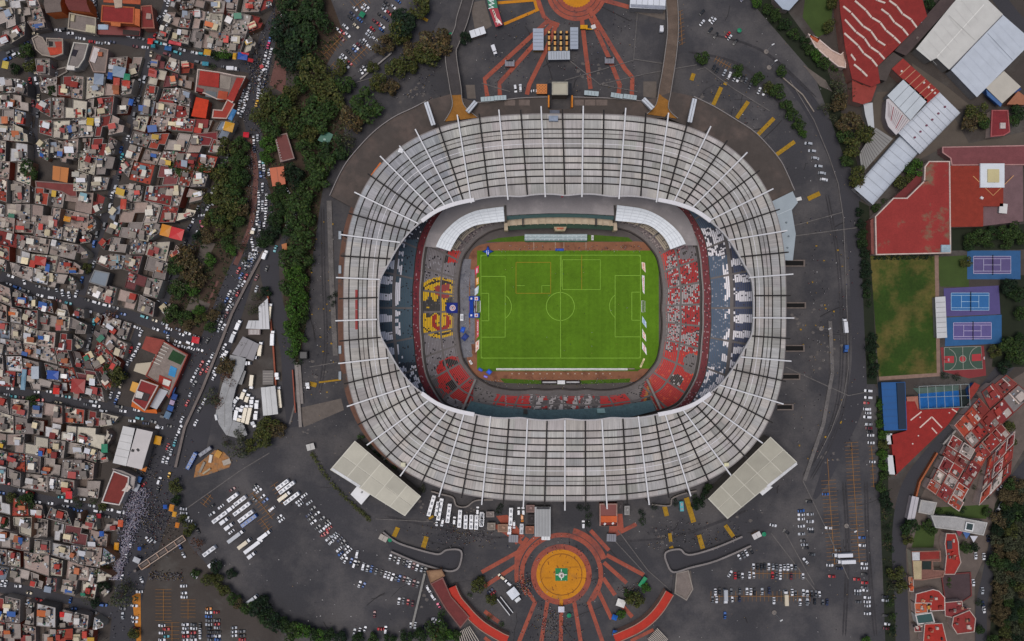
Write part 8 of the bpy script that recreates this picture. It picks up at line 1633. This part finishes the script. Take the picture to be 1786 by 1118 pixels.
lot(None, (420, 0), '440 30 r;462 60 s;410 130 s;440 150 g;385 195 r;347 270 w;325 350 b;285 380 b;268 440 p;295 500 w;247 525 w;272 580 w;228 600 s;257 640 w;252 672 w;208 685 g;185 755 s;238 750 g;178 835 s;220 825 n;500 20 s;478 60 k', -72, 5.59)
lot(None, (420, 0), '172 900 w;172 930 w;212 925 w;155 1005 y;60 925 w;25 890 s;85 840 s;40 970 w;65 950 w;20 1070 w;35 1045 w;10 960 s;-10 1000 w;-20 1080 w;5 1110 s', -75, 5.59)
lot(None, (400, 200), '170 165 w;172 195 w;175 240 n;197 160 s;212 345 w;240 370 w;218 415 b;240 420 n;275 400 w;232 495 w;232 520 w;205 550 w;205 572 w;260 575 w;258 605 w;256 635 w;254 660 w;207 620 w;207 645 w;232 620 s;232 650 w;198 690 w;198 712 w;253 695 w;253 722 w;192 750 w;212 765 n;243 770 w;210 790 g;157 875 w;203 900 w;165 925 w;187 950 w;145 985 w;155 1020 b;115 1045 s;135 1040 g;235 318 t', 88)
lot(None, (260, 440), '615 25 w;650 8 w;600 65 b;625 70 n;590 95 g;560 145 b;590 148 r;575 190 w;540 252 r;490 250 w;470 292 b;500 290 w;482 338 w;435 435 w;455 455 w;425 400 s;355 540 k;385 630 w;360 675 w;320 680 r;355 715 r;320 728 r;290 725 s;265 773 w;278 800 g;252 865 s;232 920 r;200 1020 w;190 1072 w;175 1108 w;335 910 w;305 960 g;285 1040 w;395 760 w;378 700 w;445 630 w;460 575 w;400 720 w;655 155 m;640 20 s;640 45 g;575 60 s;545 110 r;560 170 g;540 215 s;520 240 g;505 330 g;450 400 g;425 470 s;470 380 m', -62, 3.495)
lot(None, (260, 440), '40 468 w;120 465 w;105 488 b;197 500 w;115 525 w 90;175 545 w;165 568 w;215 577 s;258 585 w;310 595 w;65 1065 w', 20, 3.495)
lot(None, (190, 760), '320 60 r;297 130 w;318 135 w;338 90 s;325 75 g;275 245 wV;267 295 k;328 215 y;190 265 r -40;117 595 w;95 650 w;70 770 w;178 785 w 70;165 850 w 0;388 605 b 60;407 650 w 60;240 570 s 40;213 565 w 50;358 40 t;365 15 s', -74, 3.124)
lot(None, (190, 760), '405 398 w;408 422 w;418 443 w;435 462 w;138 925 w;140 990 w;140 1012 w;150 1050 m;75 980 s 90', 8, 3.124)
for s_ in ('545 265 s 5;570 270 w 5;490 232 w 0;640 290 r 8;690 300 s 8;745 300 w 8;405 210 w 5;665 20 g 90;655 18 w 90;340 530 w -75;365 515 m -75;390 515 w -75;315 550 r -75;1010 330 w 5;930 960 s -75;965 590 w -82;970 570 w -82;890 960 w -75;915 975 w -75;850 1090 t -75;940 720 n -75;1160 185 w -65;1100 205 g -65;230 720 m 88;60 320 w -20;95 300 r 0;270 1030 w 90;210 1070 r 90',): lot(None, (0, 0), s_)
lot(None, (0, 280), '170 840 w 85;220 190 w 88;780 240 w -75;680 372 w 10;395 890 s 85;435 920 w 80;480 935 w 80;530 930 w -75;570 830 b -75;360 955 wV 8;615 1050 w 10;710 1080 w 10;855 480 w 20;870 525 w 20;545 885 n -75')
lot(None, (280, 280), '425 75 w -75;380 185 w -70;350 240 w -70;350 295 w 30;330 330 s -60;300 380 w 0;215 365 w 20;245 378 w 20;228 415 w -70;200 465 n -60;285 440 p 70;270 500 w 20;225 615 w 0;145 610 s -70;260 330 g -75;885 210 w 60;893 290 w 60;970 240 b 60;990 270 y 60;880 445 s -80;940 400 w 80;740 750 k -70;668 895 s -75;800 615 t -70')
lot(None, (0, 560), '45 512 w 5;495 605 s 5;340 490 w 10;825 515 w -70;805 560 b -75;920 695 w 5;1015 712 n 8;750 658 w 8;1110 740 wV 5;865 10 w 15;915 30 w 20;955 45 w 20;980 85 w -65;965 175 w -68;940 225 w -70;920 255 w -70;890 290 s -70;910 200 r -70;600 580 g 8')
lot(None, (0, 838), '45 20 r 5;350 158 w 8;455 180 w 8;420 115 t 5;575 130 s 10;15 715 w -75;40 718 w -75;125 735 w 5;70 850 s -75;105 820 w -75;120 865 s -75;190 850 w -70;600 935 w 5;600 962 w 5;410 910 w -75;490 835 b -75;405 460 b 80;425 455 b 80;450 465 w 80;670 380 w -80;620 380 k -80')
def coach(cluster, org, s, deg, kind='bus', sc=3.993):
    for w_ in s.split(';'):
        f = w_.split(); c = f[3] if len(f) > 3 else 'w'; dg = float(f[4]) if len(f) > 4 else deg; put(kind, org[0] + float(f[0]) / sc, org[1] + float(f[1]) / sc, dg, c, cluster, max(4.5, float(f[2]) / sc * S))
coach('among the trucks of the south-west lot', O2, '510 113 85;562 137 95;573 193 140;420 250 125;600 245 125;622 275 130 b;855 25 100;885 45 130;918 120 130;347 487 100', -37)
coach('among the coaches of the south-west lot', O2, '450 277 65;483 315 65;530 385 130 s;590 435 105 c;500 188 60;868 105 100 c;365 577 55;640 515 60;645 822 80 s;728 378 100;655 450 155', -37, 'truck')
coach('parked at the south foot of the stadium', O1, '770 170 150 w -74;830 195 155 w -80;812 190 100 w -80;890 222 135 w -82;967 260 125 w -86;1008 282 95;1047 283 105;1083 285 105;1118 265 105', -88)
coach('at the south foot near the yellow disc', (840, 838), '203 245 125;193 340 60;278 330 75 s;5 265 90', -88)
lot(None, (560, 838), '928 278 wV -86;1090 208 wV -88;845 293 wV -76;805 297 w 90'); lot(None, (840, 838), '258 212 wV 90;290 212 wV 90;282 262 oV 90;226 308 wV 90;708 305 wV 90;1010 210 sV 90;138 670 cV 40;185 712 wV 40;80 785 r -40;60 768 n -40')
coach('in the walled truck yard', (280, 560), '833 525 150 c -96;640 425 100 c 96;583 505 75 c -70;612 530 65 c -74;643 547 55;677 575 65;535 545 55 s -55;510 595 45 s -70;535 640 95 w -80;572 605 50 w -75;595 640 130 c -78;625 645 140 c -78;670 650 65;558 672 45 c -78;700 190 100 c -84;785 115 110', -88, 'truck')
coach('by the avenue fence beside the truck yard', (280, 560), '548 25 75 w -68;455 235 75 w -66;817 385 55 w 88;658 250 45 s 15;612 292 40 w 0;655 720 40 s 70', -68, 'truck')
coach('on the service road beside the white sheds', (280, 280), '765 1055 130 c -84;733 655 70 w -70;650 490 50 c -80', -84, 'truck')
coach('beside the orange earth heap', (280, 560), '225 970 130 b -62;320 905 100 n -35', -62)
coach('in the eastern part of the south-east lot', O4, '272 515 130 w 178;295 560 125 w 178', 178, 'truck', 3.992); coach('in the southern double row of the south-east lot', O3, '577 805 100 s 88;997 812 105 c -92', 88, 'truck')
coach('on the open asphalt east of the stadium', (1400, 560), '290 30 100 w -95;295 193 55 b 90', 90, 'truck', 3.992); coach('on the north plaza and avenue', (0, 0), '1153 51 14 w -85;862 89 17 w 70;460 121 9 r 60;408 587 22 s -70;407 121 19 w 2;538 673 8 s 88', 80, 'truck', 1.0)
coach('beside the bushes at the south foot', O3, '270 175 70 t 86', 86)
# the digger on the north plaza
o = thing('digger', 'yellow digger with white cab beside the orange turnstiles', 'digger', P(1022, 49)); mb = MB(); mb.box(*P(1018, 49)[:2], .9, 2.0, 4.6, 2.4, c=(196, 140, 20)); mb.build('engine_body', MA('painted'), o)
mb = MB(); mb.box(*P(1019, 46.2)[:2], .1, .9, 5.4, .7, c=(50, 44, 40)); mb.box(*P(1019, 51.8)[:2], .1, .9, 5.4, .7, c=(50, 44, 40)); mb.build('tracks', MA('painted'), o); mb = MB(); mb.beam(P(1022, 50, 3), P(1035, 51, 1.4), .6, .5, c=(200, 146, 24)); mb.build('arm', MA('painted'), o); mb = MB(); mb.box(*P(1034.5, 49)[:2], .3, 2.2, 2.8, 2.4, .4, c=(206, 200, 196)); mb.build('cab', MA('painted'), o)
# parked and crawling cars along the neighbourhood streets
for p, w_ in STREETS:
    for (x0, y0), (x1, y1) in zip(p, p[1:]):
        L_ = math.dist((x0, y0), (x1, y1)); dg = math.degrees(math.atan2(y1 - y0, x1 - x0)); nx, ny = -(y1 - y0) / L_, (x1 - x0) / L_
        for s_ in (-.34, .34) if w_ < 15 else (-.38, 0, .38):
            t = rv.uniform(0, 12)
            while t < L_:
                x, y = x0 + (x1-x0)*t/L_ + nx*w_*s_, y0 + (y1-y0)*t/L_ + ny*w_*s_
                if x < 415 and rv.random() < (.5 if s_ else .16) and all(abs(e[0]-x) + abs(e[1]-y) > 11 for e in EXTRA): EXTRA.append((x, y, dg + rv.uniform(-3, 3), rv.choice('wwwssgggkknrbmtc'), rv.choice(['car', 'hatch', 'van'])))
                t += rv.uniform(13, 19)
# labels counted along each cluster
cl = {}
for c, xy, o, ph in VEH: cl.setdefault((c, ph), []).append((xy, o))
for (c, ph), L_ in cl.items():
    xs, ys = [p[0][0] for p in L_], [p[0][1] for p in L_]; hor = max(xs) - min(xs) > max(ys) - min(ys); L_.sort(key=lambda p: p[0][0] if hor else p[0][1])
    for i, (xy, o) in enumerate(L_):
        o['label'] = f"only {ph} {c}" if len(L_) == 1 else f"{ordw(i + 1)} {ph} from the {'west' if hor else 'north'} {c}"
# traffic past the individuals: one object
mb = MB(); pal = {k: m for k, m in PAINT.items()}; keys = list(pal)
for x, y, dg, c, kind in EXTRA:
    X, Y, _ = P(x, y, .8); a = math.radians(-dg); ca, sa = math.cos(a), math.sin(a)
    for part, mi in zip(PROTO[kind], (keys.index(c), len(keys), keys.index(c))):
        i = len(mb.v); mb.v.extend((X + v.co.x*ca - v.co.y*sa, Y + v.co.x*sa + v.co.y*ca, v.co.z + .1) for v in part.vertices)
        for p in part.polygons: mb.f.append(tuple(i + q for q in p.vertices)); mb.m.append(len(keys) + 1 if (part is PROTO[kind][0] and p.material_index == 1) else mi); mb.c.append((1, 1, 1))
stuff(mb, 'street_traffic', [PAINT[k] for k in keys] + [GLS, TYR], 'jammed mass of cars filling the avenue and the neighbourhood streets')
# ------------------------------------------------------------------ people, far below: crowds that read as masses
rp_ = random.Random(55)
def crowd(name, label, pts, cols, z=0.06, name_pale=None):
    mb = MB()
    for p in pts:
        x, y, zz = p if len(p) == 3 else (*p, z); X, Y, _ = P(x, y, zz); a = rp_.uniform(0, 6.28); ca, sa = math.cos(a), math.sin(a); c = rp_.choice(cols); s_ = rp_.uniform(.92, 1.08)
        def ring_(h, w_, d_): return [(X + (dx*w_*ca - dy*d_*sa), Y + (dx*w_*sa + dy*d_*ca), zz + h * s_) for dx, dy in ((-1, -.6), (0, -1), (1, -.6), (1, .6), (0, 1), (-1, .6))]
        R0, R1, R2, R3 = ring_(0, .16, .12), ring_(.85, .18, .13), ring_(1.4, .25, .14), ring_(1.5, .08, .08)
        for A, B, cc in ((R0, R1, (44, 46, 58)), (R1, R2, c), (R2, R3, c)):
            for i in range(6): j = (i + 1) % 6; mb.face([A[i], A[j], B[j], B[i]], 0, cc)
        H0, H1 = ring_(1.52, .1, .11), ring_(1.68, .1, .12); hc = rp_.choice([(34, 28, 26), (60, 46, 40), (190, 180, 170)] if name_pale is None else [(34, 28, 26), (206, 200, 208), (190, 184, 200), (210, 206, 206)])
        for i in range(6): j = (i + 1) % 6; mb.face([H0[i], H0[j], H1[j], H1[i]], 0, hc); mb.face([H1[i], H1[j], (X, Y, zz + 1.78 * s_)], 0, hc)
    return stuff(mb, name, MA('clothes', .05, 1, .9, .05), label)
MIX = [(180, 176, 180), (44, 44, 52), (60, 60, 72), (50, 66, 120), (140, 40, 44), (90, 84, 84), (200, 198, 200), (70, 70, 78), (36, 36, 40), (190, 150, 60)]
# the dense column down the avenue
pts = []; line_ = [(243, 850), (240, 875), (236, 900), (226, 930), (217, 960), (208, 990), (203, 1010)]
for k in range(2600):
    i = rp_.randrange(len(line_) - 1); t = rp_.random(); sp = [15, 15, 12, 9, 7, 6][i] ; pts.append((line_[i][0] + (line_[i+1][0]-line_[i][0])*t + max(-2.2, min(2.2, rp_.gauss(0, .7))) * sp, line_[i][1] + (line_[i+1][1]-line_[i][1])*t))
crowd('crowd', 'dense pale column of people walking down the avenue', pts, [(196, 190, 206), (176, 172, 184), (206, 202, 208), (160, 154, 170), (110, 110, 140), (190, 150, 160), (70, 76, 120)], .08, 1)
pts = []
for k in range(900):
    i = rp_.randrange(len(AVE) - 1); t = rp_.random(); x, y = AVE[i][0] + (AVE[i+1][0]-AVE[i][0])*t, AVE[i][1] + (AVE[i+1][1]-AVE[i][1])*t; w_ = np.interp(y, [0, 130, 300, 500, 700, 850, 1000], [13, 17, 14, 24, 30, 42, 28]); pts.append((x + rp_.uniform(-1, 1) * w_, y))
for k in range(420): pts.append((rp_.gauss(270, 20), rp_.gauss(905, 26)))
for k in range(300): pts.append((rp_.gauss(452, 10), rp_.gauss(125, 22)))
for k in range(160): pts.append((rp_.uniform(432, 447), rp_.uniform(240, 420)))
for k in range(200): pts.append((rp_.uniform(262, 320), 1003 + rp_.gauss(0, 4)))
for k in range(160): pts.append((rp_.gauss(250, 16), rp_.uniform(770, 840)))
crowd('crowd', 'people scattered along the avenue and its market stalls', pts, MIX, .08)
pts = []
for k in range(260): pts.append((rp_.gauss(965, 20), rp_.gauss(1090, 18)))
for k in range(170): pts.append((rp_.gauss(915, 8), rp_.gauss(1020, 9)))
for k in range(90): pts.append((rp_.gauss(1098, 9), rp_.gauss(1032, 7)))
for k in range(120): a = rp_.uniform(0, 6.28); r_ = rp_.uniform(40, 80); pts.append((979 + r_*math.cos(a), 1002 + r_*math.sin(a)))
for k in range(180): pts.append((rp_.gauss(820, 40), rp_.gauss(930, 10)))
for k in range(150): pts.append((rp_.uniform(1130, 1290), rp_.uniform(905, 960)))
for k in range(190): pts.append((rp_.uniform(850, 1110), rp_.uniform(20, 160)))
for k in range(90): pts.append((rp_.uniform(730, 860), rp_.uniform(890, 960)))
for k in range(110): pts.append((rp_.uniform(1390, 1490), rp_.uniform(380, 800)))
for k in range(60): pts.append((rp_.uniform(530, 590), rp_.uniform(380, 690)))
for k in range(70): pts.append((rp_.uniform(680, 770), rp_.uniform(100, 180)))
for k in range(60): pts.append((rp_.uniform(1215, 1340), rp_.uniform(130, 240)))
crowd('crowd', 'people scattered over the plazas and forecourts around the stadium', pts, MIX)
pts = []
for k in range(130): pts.append((rp_.uniform(845, 1110), rp_.gauss(668, 4), -8.9))
for k in range(90): pts.append((rp_.uniform(860, 1120), rp_.uniform(428, 440), -8.9))
for k in range(24): pts.append((rp_.uniform(850, 1100), rp_.uniform(450, 620), -8.9))
for k in range(60): pts.append((rp_.uniform(806, 826), rp_.uniform(470, 640), -8.9))
for x, y in [(1002, y) for y in range(560, 600, 12)]: pts.append((x + 30, y + 20, -8.9))
crowd('crowd', 'staff and players dotted around the pitch edge', pts, [(210, 210, 212), (190, 180, 90), (40, 60, 130), (36, 36, 40), (200, 190, 180)])
# scattered rubbish and paper on the forecourt asphalt
mb = MB()
for k in range(1500):
    x, y = rp_.uniform(340, 1545), rp_.uniform(0, 1118)
    if not inpoly(x, y, LOT) or el(x, y, 985, 537, 420, 372) < 1: continue
    q = W(rrect(x, y, rp_.uniform(.6, 1.8), rp_.uniform(.5, 1.3), rp_.uniform(0, 180)), .5); mb.prism(q, .34, .40 + .0001 * k, c=rp_.choice([(150, 148, 146), (120, 116, 112), (176, 174, 172), (40, 38, 40), (130, 110, 80), (96, 92, 90)]))
stuff(mb, 'litter', MA('painted'), 'paper and rubbish scattered over the asphalt')
# lamp posts that show from above
LP = [(1341, 118, 'tall pale floodlight mast between the north-east lot trees'), (1432, 573, 'floodlight mast base on the dark asphalt east of the stadium'), (1336, 90.5, 'round pale planter ring lamp in the north-east lot'), (1476, 917, 'lamp post among the parked rows of the south-east lot'), (1350, 1068, 'lamp post in the empty southern bays of the south-east lot')]
for x, y, lb in LP:
    o = thing('lamp_post', lb, 'lamp post', P(x, y), 'lamp posts'); p = P(x, y); mb = MB(); mb.cyl(p[0], p[1], 0, .5, 1.5, 12, c=(120, 112, 106)); mb.build('base', MA('painted'), o); mb = MB(); mb.cyl(p[0], p[1], .5, 12, .16, 8, .1, c=(170, 168, 166)); mb.build('pole', MA('painted'), o); mb = MB(); mb.box(p[0], p[1], 12, 12.3, 1.8, .7, .5, c=(196, 196, 196)); mb.build('lamp_head', MA('painted'), o)
print('houses', NHOUSE[0], 'trees', NTREE[0], 'cars', NCAR[0], 'extra', len(EXTRA), 'objects', len(SC.objects))
